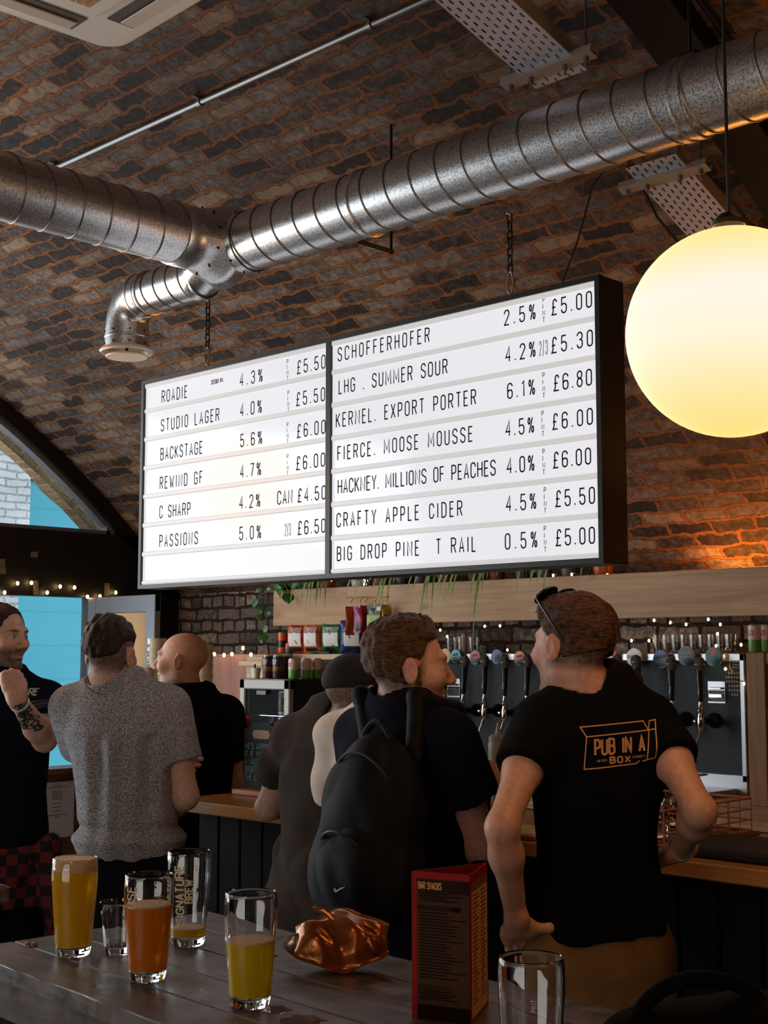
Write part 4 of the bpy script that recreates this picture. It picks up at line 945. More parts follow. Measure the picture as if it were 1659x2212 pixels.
# ---- snack bags hanging on the hooks
def pillow(mb, c, ex, ez, w, h, t, crimp=.08, seed=1, nu=14, nv=18):
    """puffed packet: centre c, axes ex, ez; thickness t along ey"""
    c, ex, ez = map(lambda q: np.array(q, float), (c, ex, ez)); ey = np.cross(ez, ex); rr = random.Random(seed); ph = [rr.uniform(0, 6) for _ in range(6)]
    for sgn in (-1, 1):
        k = len(mb.v)
        for j in range(nv + 1):
            v = j / nv * 2 - 1
            for i in range(nu + 1):
                u = i / nu * 2 - 1
                vv = min(1, max(0, (1 - abs(v)) / crimp - 1) * crimp / (1 - crimp)); th = t / 2 * (max(0, 1 - u ** 4) ** .6) * (max(0, 1 - (1 - vv) ** 2.6))
                th += (.05 * t * math.sin(7 * u + ph[0] + 3 * v) + .04 * t * math.sin(9 * v + 5 * u + ph[1])) * (1 if th > .02 * t else 0) * (1 - u * u)
                wv = w / 2 * (1 - .05 * math.sin((v + 1) * PI / 2) * 1.0)
                mb.v.append(tuple(c + ex * u * wv + ez * v * h / 2 + ey * sgn * max(th, .0006)))
        for j in range(nv):
            for i in range(nu):
                a = k + j * (nu + 1) + i; f = (a, a + 1, a + nu + 2, a + nu + 1); mb.f.append(f if sgn > 0 else f[::-1])
    return mb
def screen_dir(deg):   # horizontal direction turned deg from the wall direction
    a = math.radians(deg); return np.array([math.cos(a), math.sin(a), 0])
foil = lambda n, c, c2=None, r=.28: mat('foil_' + n, c, r, .25, var=.2, scale=25, col2=c2)
def bag(name, c, deg, w, h, t, m, label, cat='snack packet', group=None, panels=(), txt=None, seed=1):
    ex = screen_dir(deg); ez = np.array([0, 0, 1.0]); ey = np.cross(ez, ex); c = np.array(c, float)
    th = thing(name, label, cat, c - [0, 0, h / 2], group)
    mb = MB(); pillow(mb, c, ex, ez, w, h, t, seed=seed); part('packet', mb, m, th, smooth='all')
    for (x0, z0, x1, z1, mm) in panels:
        mb = MB(); k = 8; fr_ = -ey
        for j in range(k + 1):
            for i in range(k + 1):
                u = (x0 + (x1 - x0) * i / k); v = z0 + (z1 - z0) * j / k; vv = min(1, max(0, (1 - abs(v)) / .08 - 1) * .08 / .92)
                d = t / 2 * (max(0, 1 - u ** 4) ** .6) * max(0, 1 - (1 - vv) ** 2.6) * 1.09 + .002
                mb.v.append(tuple(c + ex * u * w / 2 * .97 + ez * v * h / 2 + fr_ * d))
        for j in range(k):
            for i in range(k): a = j * (k + 1) + i; mb.f.append((a, a + 1, a + k + 2, a + k + 1))
        part('front_label', mb, mm, th, smooth='all', recalc=False)
    if txt:
        word, zt, hh, mm = txt; mb = MB(); V, F = text2d(word, hh, hh * .55, hh * .18, hh * .17, step=.01); wd = max(q[0] for q in V)
        for q in V:
            u = (q[0] - wd / 2) / (w / 2); d = t / 2 * (max(0, 1 - u ** 4) ** .6) * 1.09 + .0035; mb.v.append(tuple(c + ex * (q[0] - wd / 2) + ez * (zt * h / 2 + q[1]) - ey * d))
        mb.f = F; part('packet_lettering', mb, mm, th, recalc=False)
    return th
whitep = mat('paper_white', rgb(222, 218, 212), .5); blackp = mat('print_black', rgb(24, 22, 22), .5); redp = mat('print_red', rgb(150, 40, 34), .5)
G_ = 'snack packets hanging on the hooks'
HY = QY - .05
def hung(px, y0, y1, wpx, deg, m, lb, t=.02, **kw):
    a = ony(px, y0, HY); b_ = ony(px, y1, HY); h = a[2] - b_[2]; o = bag('snack_packet', (a + b_) / 2, deg, wpx, h, t, m, lb, group=G_, **kw); ORo = ORIG[o.name]
    mb = MB(); mb.tube([a + [0, -.0, -.012], a + [0, .0, .02], a + [.0, .03, .045]], .0022, 6); part('hanging_clip', mb, hook_m, o)
hung(756, 1310, 1372, .06, 80, foil('orange', rgb(206, 104, 50)), 'narrow orange packet hanging edge-on at the left of the hooks')
hung(777, 1308, 1366, .085, 10, foil('magenta', rgb(112, 26, 76)), 'magenta packet hanging from a hook', panels=((-.5, -.9, .6, -.2, mat('packet_brown', rgb(70, 62, 48), .4)),))
hung(788, 1308, 1368, .06, 84, foil('crimson', rgb(176, 36, 44)), 'red packet hanging edge-on between the magenta and black packets')
hung(809, 1308, 1367, .12, 4, foil('black', rgb(26, 28, 26)), 'black packet with lime green picture hanging from a hook', panels=((-.8, -.75, .8, .3, mat('lime_print', rgb(128, 150, 44), .4, var=.4, scale=40)), (.35, .6, .85, .9, whitep)), txt=('BILLY', .36, .017, mat('lime_type', rgb(170, 180, 60), .5)))
hung(833, 1306, 1355, .05, 78, foil('yellow', rgb(204, 178, 62)), 'yellow packet hanging edge-on at the right of the hooks', panels=((-.6, -.2, .6, .1, blackp),))

# ---- pale shelf with crisp packets, on a post
SHY = 5.22; sx0 = ony(604, 1418, SHY)[0]; sx1 = ony(860, 1418, SHY)[0]
sh = thing('snack_shelf', 'short pale pine shelf on a post beside the fridge, holding crisp packets', 'shelf', ((sx0 + sx1) / 2, SHY + .15, 1.0))
mb = MB(); mb.box((sx0, SHY, 1.587), (sx1, SHY + .3, 1.618), .003); part('shelf_board', mb, pine, sh)
for px in (733, 850):
    x = ony(px, 1480, SHY + .03)[0]; mb = MB(); mb.box((x - .022, SHY + .02, 1.0), (x + .022, SHY + .06, 1.587)); part('shelf_post', mb, pine, sh)
slab = foil
CR = 'crisp packets on the pale shelf'
def slabs(px, m, lb, deg, pc, seed, wd=.15):
    c = ony(px, 1382, SHY + .10); h = .185; c[2] = 1.620 + h / 2
    bag('crisp_packet', c, deg, wd, h, .07, m, lb, group=CR, panels=((-.62, -.55, .6, .62, whitep), (-.6, -.85, .5, -.66, blackp)), txt=('SLABS', .30, .028, pc), seed=seed)
slabs(644, foil('red', rgb(168, 54, 38)), 'red crisp packet standing first on the pale shelf', 12, redp, 3)
slabs(678, foil('copper', rgb(196, 98, 58)), 'copper orange crisp packet between the red and green packets', 8, redp, 5)
slabs(721, foil('green', rgb(34, 104, 66)), 'green crisp packet on the pale shelf', 14, mat('print_green', rgb(30, 86, 56), .5), 8, .165)
slabs(763, foil('blue', rgb(44, 58, 118)), 'blue crisp packet partly behind the capped man on the shelf', 30, mat('print_navy', rgb(36, 44, 90), .5), 9)
c = ony(690, 1409, SHY + .05); c[2] = 1.629; mb = MB(); pillow(mb, c, screen_dir(10), (0, .3, .95), .14, .018, .012); single('empty_packet', mb, foil('blackfoil', rgb(24, 24, 24)), 'flattened black packet lying at the front of the crisp shelf', 'packet', smooth='all')
# cans
def can(name, q, r, h, bands, label, cat, group=None, txt=None, tc_=None, deg=-40):
    q = np.array(q, float); t = thing(name, label, cat, q, group)
    mb = MB(); mb.lathe([(.001, .004), (r * .8, .0), (r * .82, .0), (r, .010), (r, h - .012), (r * .84, h - .002), (r * .8, h), (r * .76, h - .004), (.001, h - .005)], q, n=28); part('can_body', mb, alu_trim, t, smooth=True)
    for a, b_, m in bands:
        mb = MB(); mb.lathe([(r + .0003, a * h), (r + .0005, a * h + .0005), (r + .0005, b_ * h)], q, n=28); mb.f = [f for f in mb.f if len(f) == 4]; part('can_label', mb, m, t, smooth=True, recalc=False)
    if txt:
        V, F = text2d(txt, h * .16, h * .09, h * .03, h * .03, step=.006); wd = max(v[0] for v in V); mb = MB(); a0 = math.radians(deg) - PI / 2 + .12
        for v in V: a = a0 + (v[0] - wd / 2) / r; mb.v.append(tuple(q + [(r + .0012) * math.cos(a), (r + .0012) * math.sin(a), h * .62 + v[1]]))
        mb.f = F; part('can_lettering', mb, tc_, t, recalc=False)
    return t
plum = mat('can_plum', rgb(44, 18, 30), .3); cr_y = mat('can_yellow', rgb(206, 168, 44), .35); cr_r = mat('can_red', rgb(140, 30, 48), .35); cgr = mat('can_green', rgb(94, 150, 62), .35); cpk = mat('can_pink', rgb(214, 186, 180), .35)
org = mat('can_orange', rgb(206, 96, 34), .4); tl_ = mat('can_teal', rgb(40, 112, 110), .4); bk2 = mat('can_dark', rgb(28, 22, 20), .4)
for px, rr_, h, bands, lb in ((610, .026, .125, [(.05, .3, org), (.3, .62, bk2), (.62, .95, org)], 'orange and black can at the left end of the pale snack shelf'), (624, .020, .062, [(.05, .5, tl_), (.5, .95, org)], 'small orange and teal jar beside the orange can on the snack shelf')):
    q = ony(px, 1412, SHY + .08); q[2] = 1.6185; can('drink_can', q, rr_, h, bands, lb, 'can')
# fridge
FY = 4.70; fx0 = ony(517, 1466, FY)[0]; fx1 = ony(625, 1468, FY)[0]; fz = 1.488; fyb = 4.98
fr_o = thing('mini_fridge', 'small counter fridge with silver glass door full of bottles and cans', 'fridge', ((fx0 + fx1) / 2, FY + .17, 1.0))
mb = MB(); mb.box((fx0, FY + .04, fz - .012), (fx1, fyb, fz), .003); mb.box((fx0, FY + .04, 1.0), (fx0 + .012, fyb, fz - .012)); mb.box((fx1 - .012, FY + .04, 1.0), (fx1, fyb, fz - .012)); mb.box((fx0, fyb - .02, 1.0), (fx1, fyb, fz - .012)); mb.box((fx0, FY + .04, 1.0), (fx1, fyb, 1.03)); part('cabinet', mb, blk_p, fr_o)
mb = MB(); w_ = .045
mb.box((fx0, FY, 1.0), (fx0 + w_, FY + .036, fz), .006); mb.box((fx1 - w_, FY, 1.0), (fx1, FY + .036, fz), .006); mb.box((fx0, FY, fz - .055), (fx1, FY + .036, fz), .006); mb.box((fx0, FY, 1.0), (fx1, FY + .036, 1.055), .006); dr = part('door_frame', mb, mat('fridge_frame', rgb(150, 146, 138), .5, .25), fr_o)
mb = MB(); mb.box((fx0 + w_, FY + .012, 1.05), (fx1 - w_, FY + .018, fz - .05)); part('door_glass', mb, mat('fridge_glass', (.9, .93, .97, 1), .02, trans=1.0, ior=1.05), dr)
mb = MB(); cq = ((fx0 + fx1) / 2 - .02); mb.box((cq - .04, FY - .002, fz - .085), (cq + .04, FY + .013, fz - .058), .003); bdg = part('maker_plate', mb, blk_p, dr)
led = mat('fridge_led', rgb(220, 225, 255), .4, emit=(.78, .82, 1, 1), estr=1.2)
mb = MB(); mb.box((fx0 + .06, FY + .05, fz - .022), (fx1 - .06, FY + .06, fz - .014)); part('interior_lamp', mb, led, fr_o)
for z in (1.16, 1.295):
    mb = MB()
    for k in range(16): x = fx0 + .02 + k * (fx1 - fx0 - .04) / 15; mb.cyl((x, FY + .06, z), (x, fyb - .03, z), .002, n=6)
    mb.cyl((fx0 + .014, FY + .06, z), (fx1 - .014, FY + .06, z), .003, n=6); part('wire_shelf', mb, chrome, fr_o)
yb_ = mat('can_black', rgb(20, 20, 22), .35)
ix = lambda t: fx0 + t * (fx1 - fx0)
for i, (tt, z, lb) in enumerate(((.62, 1.299, 'upper'), (.62, 1.164, 'lower'))):
    can('drink_can', (ix(tt), FY + .10, z), .031, .125, [(.15, .9, yb_), (.2, .45, cr_y), (.7, .85, cr_y)], 'black and yellow can on the %s wire shelf inside the fridge' % lb, 'can', 'cans inside the fridge')
    can('drink_can', (ix(tt + .2), FY + .13, z), .031, .125, [(.15, .9, cr_r)], 'dark red can at the right of the %s fridge shelf' % lb, 'can', 'cans inside the fridge')
bot = mat('brown_bottle', rgb(30, 20, 14), .15); blab = mat('bottle_label', rgb(196, 172, 120), .5)
for tt, z, lb in ((.30, 1.164, 'left'), (.45, 1.164, 'right')):
    q = np.array((ix(tt), FY + .12 - .03 * (tt > .4), z)); t = thing('dark_bottle', 'dark bottle with cream label inside the fridge, %s one of two' % lb, 'bottle', q, 'bottles inside the fridge')
    mb = MB(); mb.lathe([(.001, 0), (.028, 0), (.029, .004), (.029, .075), (.024, .09), (.012, .105), (.011, .122), (.013, .123), (.013, .130), (.001, .131)], q, n=20); part('bottle_body', mb, bot, t, smooth=True)
    mb = MB(); mb.lathe([(.0295, .02), (.0295, .065)], q, n=20); mb.f = [f for f in mb.f if len(f) == 4]; part('bottle_label', mb, blab, t, smooth=True, recalc=False)
# cans and cup on the fridge
def onfr(px, y, rr_=0): q = ony(px, 1462, FY + y); q[2] = fz; return q
for px, y, lb in ((580, .06, 'leftmost dark can standing on the fridge'), (602, .075, 'middle dark can with red and yellow print on the fridge'), (617, .16, 'dark can behind the middle one on the fridge')):
    can('drink_can', onfr(px, y), .0305 if px != 602 else .033, .125, [(.03, .94, plum), (.18, .42, cr_r), (.32, .5, cr_y)], lb, 'can', 'dark cans on the fridge', 'RVEST', whitep)
for px, y, lb in ((634, .075, 'first pink and green can on the fridge beside the dark cans'), (661, .155, 'middle pink and green can on the fridge'), (684, .225, 'pink and green can at the back right of the fridge top')):
    can('drink_can', onfr(px, y), .027, .108, [(.03, .45, cgr), (.45, .95, cpk)], lb, 'can', 'pink and green cans on the fridge', 'ELLO', redp)
q = onfr(553, .06); t = thing('paper_cup', 'white paper cup with a pen in it on top of the fridge', 'cup', q)
mb = MB(); mb.lathe([(.001, .002), (.019, 0), (.026, .055), (.0275, .057), (.0255, .056), (.019, .006), (.001, .006)], q, n=24); part('cup', mb, whitep, t, smooth=True); mb = MB(); mb.cyl(q + [.0, 0, .01], q + [-.012, 0, .075], .006); part('pen', mb, blk_p, t)
# plywood board and open wooden box behind the fridge
PYY = 5.15; a = ony(459, 1413, PYY); b_ = ony(548, 1546, PYY)
ply = wood_mat('plywood', rgb(112, 62, 40), rgb(150, 90, 58), 2, rough=.5, knots=False)
mb = MB(); mb.box((a[0], PYY, 1.0), (b_[0] + .3, PYY + .03, a[2]), .002); single('plywood_panel', mb, ply, 'reddish plywood board standing on the back counter left of the fridge', 'board')
a = ony(529, 1418, 5.05); b_ = ony(572, 1462, 5.05); t = thing('wooden_tray', 'pale wooden tray leaning behind the paper cup and the cans', 'tray', ((a[0] + b_[0]) / 2, 5.05, 1.0))
mb = MB(); mb.box((a[0], 5.06, 1.0), (b_[0], 5.08, a[2]), .003); part('tray_back', mb, pine, t); mb = MB(); mb.box((a[0] - .02, 5.02, b_[2] + .06), (b_[0] + .01, 5.06, b_[2] + .09), .003); part('tray_ledge', mb, pine, t)
mb = MB(); mb.box((ony(488, 1560, 4.9)[0], 4.88, 1.0), (ony(515, 1560, 4.9)[0], 4.93, ony(500, 1546, 4.9)[2])); single('timber_block', mb, pine, 'pale upright timber block standing left of the fridge door', 'wood')
# ---- stacked plastic cups on a side counter
sc_ = thing('side_counter', 'small black side counter behind the bald man holding cup stacks', 'counter', (-5.15, 3.75, 0))
mb = MB(); mb.box((-5.55, 3.62, 1.01), (-4.30, 4.1, 1.05), .004); part('worktop', mb, oak, sc_); mb = MB(); mb.box((-5.5, 3.68, 0), (-4.35, 4.05, 1.01)); part('carcass', mb, dark_paint, sc_)
cupm = mat('cup_plastic', rgb(226, 218, 196), .35, spec=.4); cupi = mat('cup_print', rgb(70, 60, 50), .5)
def cupstack(px, ytop, Y, n, label):
    q = ony(px, 1500, Y); top = ony(px, ytop, Y)[2]; r = .043; hc = .15; st = (top - 1.05 - hc) / max(1, n - 1); t = thing('cup_stack', label, 'cups', (q[0], Y, 1.05), 'stacks of plastic cups'); c0 = None
    for k in range(n):
        if c0 is None:
            mb = MB(); mb.lathe([(.001, .002), (r * .72, 0), (r, hc - .004), (r + .003, hc), (r - .002, hc), (r * .7, .006), (.001, .006)], (q[0], Y, 1.05), n=26); c0 = part('cup', mb, cupm, t, smooth=True)
            mb = MB()
            for j in range(3): 
                for i in range(4): a_ = -2.3 + i * .22; mb.box((q[0] + (r * .9) * math.cos(a_) - .003, Y + (r * .9) * math.sin(a_) - .004, 1.05 + .05 + j * .03), (q[0] + (r * .92) * math.cos(a_) + .003, Y + (r * .93) * math.sin(a_) - .003, 1.05 + .062 + j * .03))
            part('cup_print', mb, cupi, c0)
        else:
            o = c0.copy(); COL.objects.link(o); o.parent = t; o.location = (0, 0, st * k)
            for g in c0.children: e_ = g.copy(); COL.objects.link(e_); e_.parent = o
cupstack(337, 1379, 3.78, 12, 'tallest stack of cream plastic cups, beside the open door'); cupstack(318, 1441, 3.74, 9, 'middle stack of cream plastic cups behind the man in the grey shirt'); cupstack(299, 1473, 3.70, 8, 'lowest stack of cream plastic cups by the neck of the grey-shirted man'); cupstack(440, 1392, 4.02, 11, 'stack of plastic cups behind the head of the bald man')
# ---- things on the bar counter
def onbar(px, py, Y=None): q = onz(px, py, BZ); return q
A = onz(527, 1697, BZ); B = onz(603, 1697, BZ); by = 3.33; ax_ = ony(527, 1640, by)[0]; bx_ = ony(604, 1640, by)[0]
cbw = thing('chalkboard_sign', 'small black chalkboard with blue handwriting standing on the bar', 'sign', ((ax_ + bx_) / 2, by, BZ), None)
zt_ = ony(560, 1566, by)[2]
board_m = mat('chalkboard', rgb(26, 32, 36), .55, var=.2, scale=20)
mb = MB(); ww = bx_ - ax_; cxm = (ax_ + bx_) / 2
prof = [(ax_, BZ + .02), (bx_, BZ + .02), (bx_, zt_ - .02)] + [(bx_ - .05, zt_ + .0)] + [(cxm + .05, zt_ + .008), (cxm - .05, zt_ + .008)] + [(ax_ + .05, zt_), (ax_, zt_ - .02)]
mb.prism([(x, by, z) for x, z in prof], (0, .012, 0)); part('board', mb, board_m, cbw)
mb = MB(); mb.lathe([(.001, 0), (.012, 0), (.012, .001), (.001, .0012)], (cxm - .01, by - .0005, zt_ - .03), (0, -1, 0), n=20); 
hp = []
for cc, aa in ((cxm + .03, 0), (cxm - .035, 1)):
    for k in range(9): g = -PI / 2 + PI * k / 8 + aa * PI; hp.append((cc + .016 * math.cos(g), by - .0012, zt_ - .035 + .016 * math.sin(g)))
mb = MB(); mb.prism(hp, (0, .0008, 0)); part('hand_hole', mb, mat('pale_hole', rgb(176, 160, 140), .5), cbw)
mb = MB(); mb.box((ax_ - .01, by - .05, BZ), (bx_ + .01, by + .06, BZ + .022), .003); part('foot', mb, oak, cbw)
chalk = mat('blue_chalk', rgb(96, 178, 200), .8)
for k, w in enumerate(("WE'D APPRECIATE", "IT IF YOU'D WEAR", 'A MASK WHEN', 'ORDERING AT', 'THE BAR')):
    z = ony(530, 1617 + k * 16.6, by)[2]; mb = MB(); letter(mb, w, (ax_ + .008, by, z), EXs, (0.0, 0, 1), .021, gw=.0105, gap=.0042, sw=.0032, off=.0016); part('chalk_lettering', mb, chalk, cbw, recalc=False)
# wicker basket with crisp packet
wick = mat('wicker', rgb(104, 64, 36), .7, var=.4, scale=70, bump=1.0, bscale=90)
q = ony(506, 1690, 3.80); q[2] = 1.05; q = np.array(q); bk = thing('wicker_basket', 'round dark wicker basket behind the elbow of the bald man', 'basket', q)
mb = MB(); mb.lathe([(.001, .004), (.075, 0), (.095, .10), (.098, .13), (.090, .13), (.07, .008), (.001, .008)], q, n=28); part('basket_body', mb, wick, bk, smooth=True)
for k in range(5): mb = MB(); r_ = .077 + .0042 * k; mb.tube([q + [r_ * math.cos(a), r_ * math.sin(a), .018 + .026 * k + .003 * math.sin(a * 14)] for a in [2 * PI * i / 64 for i in range(64)]], .006, 6, closed=True); part('woven_band', mb, wick, bk, smooth=True)
c = q + [.0, 0, .205]; bag('crisp_packet', c, 22, .15, .20, .07, foil('deepred', rgb(146, 34, 26)), 'dark red crisp packet standing in the wicker basket by the chalkboard', group='crisp packets on the bar', panels=((-.6, .2, .6, .75, whitep),), txt=('SLABS', .36, .026, redp), seed=14)
# squeeze bottle on the bar, opener, tray
q = onz(1076, 1783, BZ); qd = ony(1077, 1668, 3.45); q = np.array((qd[0], 3.45, BZ)); zt_ = ony(1077, 1570, 3.45)[2]; zb_ = BZ
sq = thing('squeeze_bottle', 'clear grey squeeze sauce bottle with pointed nozzle standing on the bar', 'bottle', q)
sqm = mat('cloudy_plastic', rgb(150, 150, 148), .35, var=.08)
hB = zt_ - BZ - .045
mb = MB(); mb.lathe([(.001, 0), (.031, 0), (.033, .004), (.033, hB - .01), (.030, hB), (.001, hB)], q, n=28); part('bottle_body', mb, sqm, sq, smooth=True)
mb = MB(); mb.lathe([(.031, hB - .004), (.031, hB + .014), (.026, hB + .018), (.010, hB + .022), (.003, hB + .058), (.001, hB + .058)], q, n=24); part('nozzle_cap', mb, sqm, sq, smooth=True)
q = ony(1058, 1700, 3.30); q[2] = BZ; op = thing('bottle_opener', 'dark flat bottle opener standing in a black caddy on the bar', 'bar tool', q)
mb = MB(); mb.box(q + [-.05, -.03, 0], q + [.05, .03, .05], .006); part('caddy', mb, blk_p, op)
mb = MB(); z2 = ony(1055, 1660, 3.30)[2] - BZ; mb.box(q + [-.03, -.003, .03], q + [.0, .003, z2 - .01], .002); mb.tube([q + [-.015 + .018 * math.cos(a), 0, z2 + .018 * math.sin(a)] for a in [2 * PI * i / 16 for i in range(16)]], .004, 8, closed=True); part('opener_blade', mb, mat('dark_steel', rgb(60, 60, 62), .35, .8), op, smooth=True)
mb = MB(); 
for k in (.02, .04): mb.tube([q + [k + .014 * math.cos(a), -.01, z2 * .55 + .014 * math.sin(a)] for a in [2 * PI * i / 16 for i in range(16)]], .003, 8, closed=True)
part('scissor_handles', mb, blk_p, op, smooth=True)
q = onz(1140, 1818, BZ); mb = MB(); mb.box(q + [-.10, 0, 0], q + [.03, .09, .035], .014); single('folded_cloth', mb, mat('cream_cloth', rgb(206, 186, 150), .8, bump=.4), 'folded cream cloth on the bar by the hand-on-hip arm', 'cloth')
q = onz(1152, 1800, BZ); mb = MB(); mb.box((q[0] - .05, 3.33, BZ), (q[0] + .12, 3.345, BZ + .16), .003); t = single('menu_card', mb, board_m, 'black upright card standing on the bar behind the folded cream cloth', 'card'); ORIG[t.name] = np.array(t.location)
mb = MB(); letter(mb, 'THE', (q[0] - .045, 3.33, BZ + .07), EXs, EZs, .02, gw=.012, sw=.002, off=.001); part('card_lettering', mb, whitep, t, recalc=False)
# wire glass basket with upturned wine glasses
wire = mat('pink_wire', rgb(206, 140, 116), .4, .4); bx0, bx1, by0, by1, bz0, bz1 = -2.45, -2.02, 3.14, 3.60, BZ + .012, BZ + .105
wb = thing('wire_basket', 'pink wire glass basket on the bar at the right edge of the picture', 'basket', ((bx0 + bx1) / 2, (by0 + by1) / 2, BZ))
mb = MB(); mb.box((bx0 - .02, by0 - .02, BZ), (bx1 + .02, by1 + .02, BZ + .010), .003); part('mesh_mat', mb, mat('woven_mat', rgb(112, 84, 54), .8, bump=1, bscale=120), wb)
for nm, zs, r in (('rim_wire', (bz1,), .004), ('side_wire', (bz0 + .003, bz0 + .032, bz0 + .062), .0026)):
    for z in zs: mb = MB(); mb.tube([(bx0, by0, z), (bx1, by0, z), (bx1, by1, z), (bx0, by1, z)], r, 8, closed=True); part(nm, mb, wire, wb)
for i in range(7):
    x = bx0 + (bx1 - bx0) * i / 6; mb = MB(); mb.tube([(x, by0, bz1), (x, by0, bz0), (x, by1, bz0), (x, by1, bz1)], .0024, 6); part('cross_wire', mb, wire, wb)
for i in range(1, 7):
    y = by0 + (by1 - by0) * i / 7; mb = MB(); mb.tube([(bx0, y, bz1), (bx0, y, bz0), (bx1, y, bz0), (bx1, y, bz1)], .0024, 6); part('cross_wire', mb, wire, wb)
clear = mat('clear_glass', (.96, .97, .97, 1), .0, trans=1.0, ior=1.45)
wg0 = None
for i, (x, y) in enumerate(((-2.12, 3.26), (-2.10, 3.44), (-2.24, 3.37), (-2.24, 3.52), (-2.36, 3.30), (-2.35, 3.47))):
    q = np.array((x, y, bz0 + .006)); lb = ['upturned wine glass in the wire basket, nearest the front right corner', 'upturned wine glass in the wire basket, at the far right', 'upturned wine glass in the wire basket, middle', 'upturned wine glass in the wire basket, back middle', 'upturned wine glass in the wire basket, front left', 'upturned wine glass in the wire basket, back left'][i]
    if wg0 is None:
        wg0 = thing('wine_glass', lb, 'glass', q, 'upturned wine glasses in the wire basket')
        mb = MB(); mb.lathe([(.031, 0), (.036, .03), (.035, .055), (.022, .078), (.004, .09), (.004, .150), (.010, .154), (.033, .158), (.033, .160), (.001, .161)], q, n=28); mb.lathe([(.0298, .001), (.0345, .03), (.0335, .055), (.021, .076), (.001, .082)], q, n=28); part('glass_bowl', mb, clear, wg0, smooth=True)
    else: dup(wg0, q, 0, lb)
mb = MB(); T4 = [onz(*p_, BZ + .03) for p_ in ((1505, 1823), (1608, 1853))]; x0, x1, y0 = T4[0][0], T4[1][0], T4[1][1]
mb.box((bx1 + .03, BY + .06, BZ), (bx1 + .50, BY + .36, BZ + .028), .008); mbt = single('bar_tray', mb, mat('black_rubber_mat', rgb(12, 12, 12), .6), 'black rubber drip mat on the bar in front of the wire basket', 'tray')
# ---- glasses on top of the tap panel
tg0 = None
gl = [(1000, 'clear tumbler behind the turquoise badge on the panel top'), (1024, 'clear tumbler with glowing reflections above the red badge'), (976, 'clear tumbler at the left end of the panel top')]
gl += [(1425 + k * 19.5, ['first', 'second', 'third', 'fourth', 'fifth', 'sixth', 'seventh', 'eighth', 'ninth'][k] + ' tumbler from the left in the right-hand row on the tap panel') for k in range(9)]
for px, lb in gl:
    q = ony(px, 1412, PY + .03); q[2] = pz1
    if tg0 is None:
        tg0 = thing('tumbler_glass', lb, 'glass', q, 'tumblers on the tap panel'); h = .085
        mb = MB(); mb.lathe([(.001, 0), (.025, 0), (.0265, .003), (.032, h), (.0305, h), (.0255, .008), (.001, .008)], q, n=24); part('glass_wall', mb, clear, tg0, smooth=True)
    else: dup(tg0, q, 0, lb)
q = ony(1003, 1412, PY + .055); q[2] = pz1; mb = MB(); mb.lathe([(.001, 0), (.012, 0), (.012, .03), (.016, .07), (.018, .09), (.014, .105), (.001, .112)], q, n=20); single('wooden_spoon', mb, pine, 'pale rounded wooden tool standing behind the tumbler on the panel', 'utensil', smooth=True)
# ---- shelf unit at the right
UY = 5.10; ux0 = ony(1613, 1500, UY)[0]
un = thing('shelf_unit', 'rough pine shelf unit at the right end of the tap panel', 'shelf', (ux0 + .3, UY + .2, 1.0))
mb = MB(); mb.box((ux0, UY, 1.0), (ux0 + .085, UY + .05, 1.625), .003); part('upright', mb, pine_v, un)
mb = MB(); mb.box((ux0 + .75, UY, 1.0), (ux0 + .83, UY + .05, 1.625), .003); part('upright', mb, pine_v, un)
for py in (1418, 1538, 1690):
    z = ony(1640, py, UY)[2]; z = min(z, 1.61); mb = MB(); mb.box((ux0 + .02, UY + .01, z - .03), (ux0 + .82, UY + .34, z + .014), .003); part('shelf_board', mb, pine, un)
for px, y, lb in ((1631, .05, 'pink and green can on the top of the right shelf unit'), (1656, .07, 'second pink and green can on the right shelf unit, at the picture edge')):
    q = ony(px, 1400, UY + y); q[2] = 1.626; can('drink_can', q, .027, .115, [(.03, .45, cgr), (.45, .95, cpk)], lb, 'can', 'cans on the right shelf unit', 'ELLO', redp)
q = ony(1653, 1490, UY + .12); z = ony(1640, 1538, UY)[2] + .016; bag('snack_packet', (q[0], q[1], z + .09), 20, .11, .18, .05, foil('scarlet', rgb(180, 52, 40)), 'red packet standing on the middle board of the right shelf unit', seed=21)

# ================================================================== STRING LIGHTS
bulb_m = mat('warm_bulb', rgb(255, 230, 180), .4, emit=(1.0, .60, .22, 1), estr=22.0); wire_m = mat('fairy_wire', rgb(30, 24, 18), .5)
def string(pts, label, r=.0055, group='strings of fairy lights'):
    pts = [np.array(q, float) for q in pts]; t = thing('fairy_lights', label, 'string lights', pts[0], group)
    path = []
    for a, b_ in zip(pts[:-1], pts[1:]):
        for k in range(6): u = k / 6; path.append(a + (b_ - a) * u + np.array([0, .004, -.025 * math.sin(PI * u) + .012]))
    path.append(pts[-1] + [0, 0, .012]); mb = MB(); mb.tube(path, .0016, 5); part('cable', mb, wire_m, t)
    b0 = None
    for q in pts:
        if b0 is None: mb = MB(); mb.sphere(q, r, 10, 6, (1, 1, 1.3)); b0 = part('bulb', mb, bulb_m, t, smooth=True); q0 = q
        else: o = b0.copy(); COL.objects.link(o); o.parent = t; o.location = tuple(q - q0)
fx_ = XL + .075
string([onx(x, y, fx_) for x, y in ((10, 1280), (38, 1260), (68, 1259), (102, 1280), (130, 1267), (161, 1269), (189, 1289), (216, 1288), (250, 1280))], 'fairy lights strung along the black band above the open window', .0095)
string([ony(x, y, 5.10) for x, y in ((463, 1413), (484, 1415), (501, 1413), (525, 1400), (542, 1414))], 'fairy lights along the top of the reddish plywood board', .009)
string([ony(x, y, QY + .16) for x, y in ((715, 1358), (835, 1350), (951, 1361), (966, 1375), (1047, 1353), (1080, 1352), (1096, 1404))], 'fairy lights under the plank shelf above the left taps')
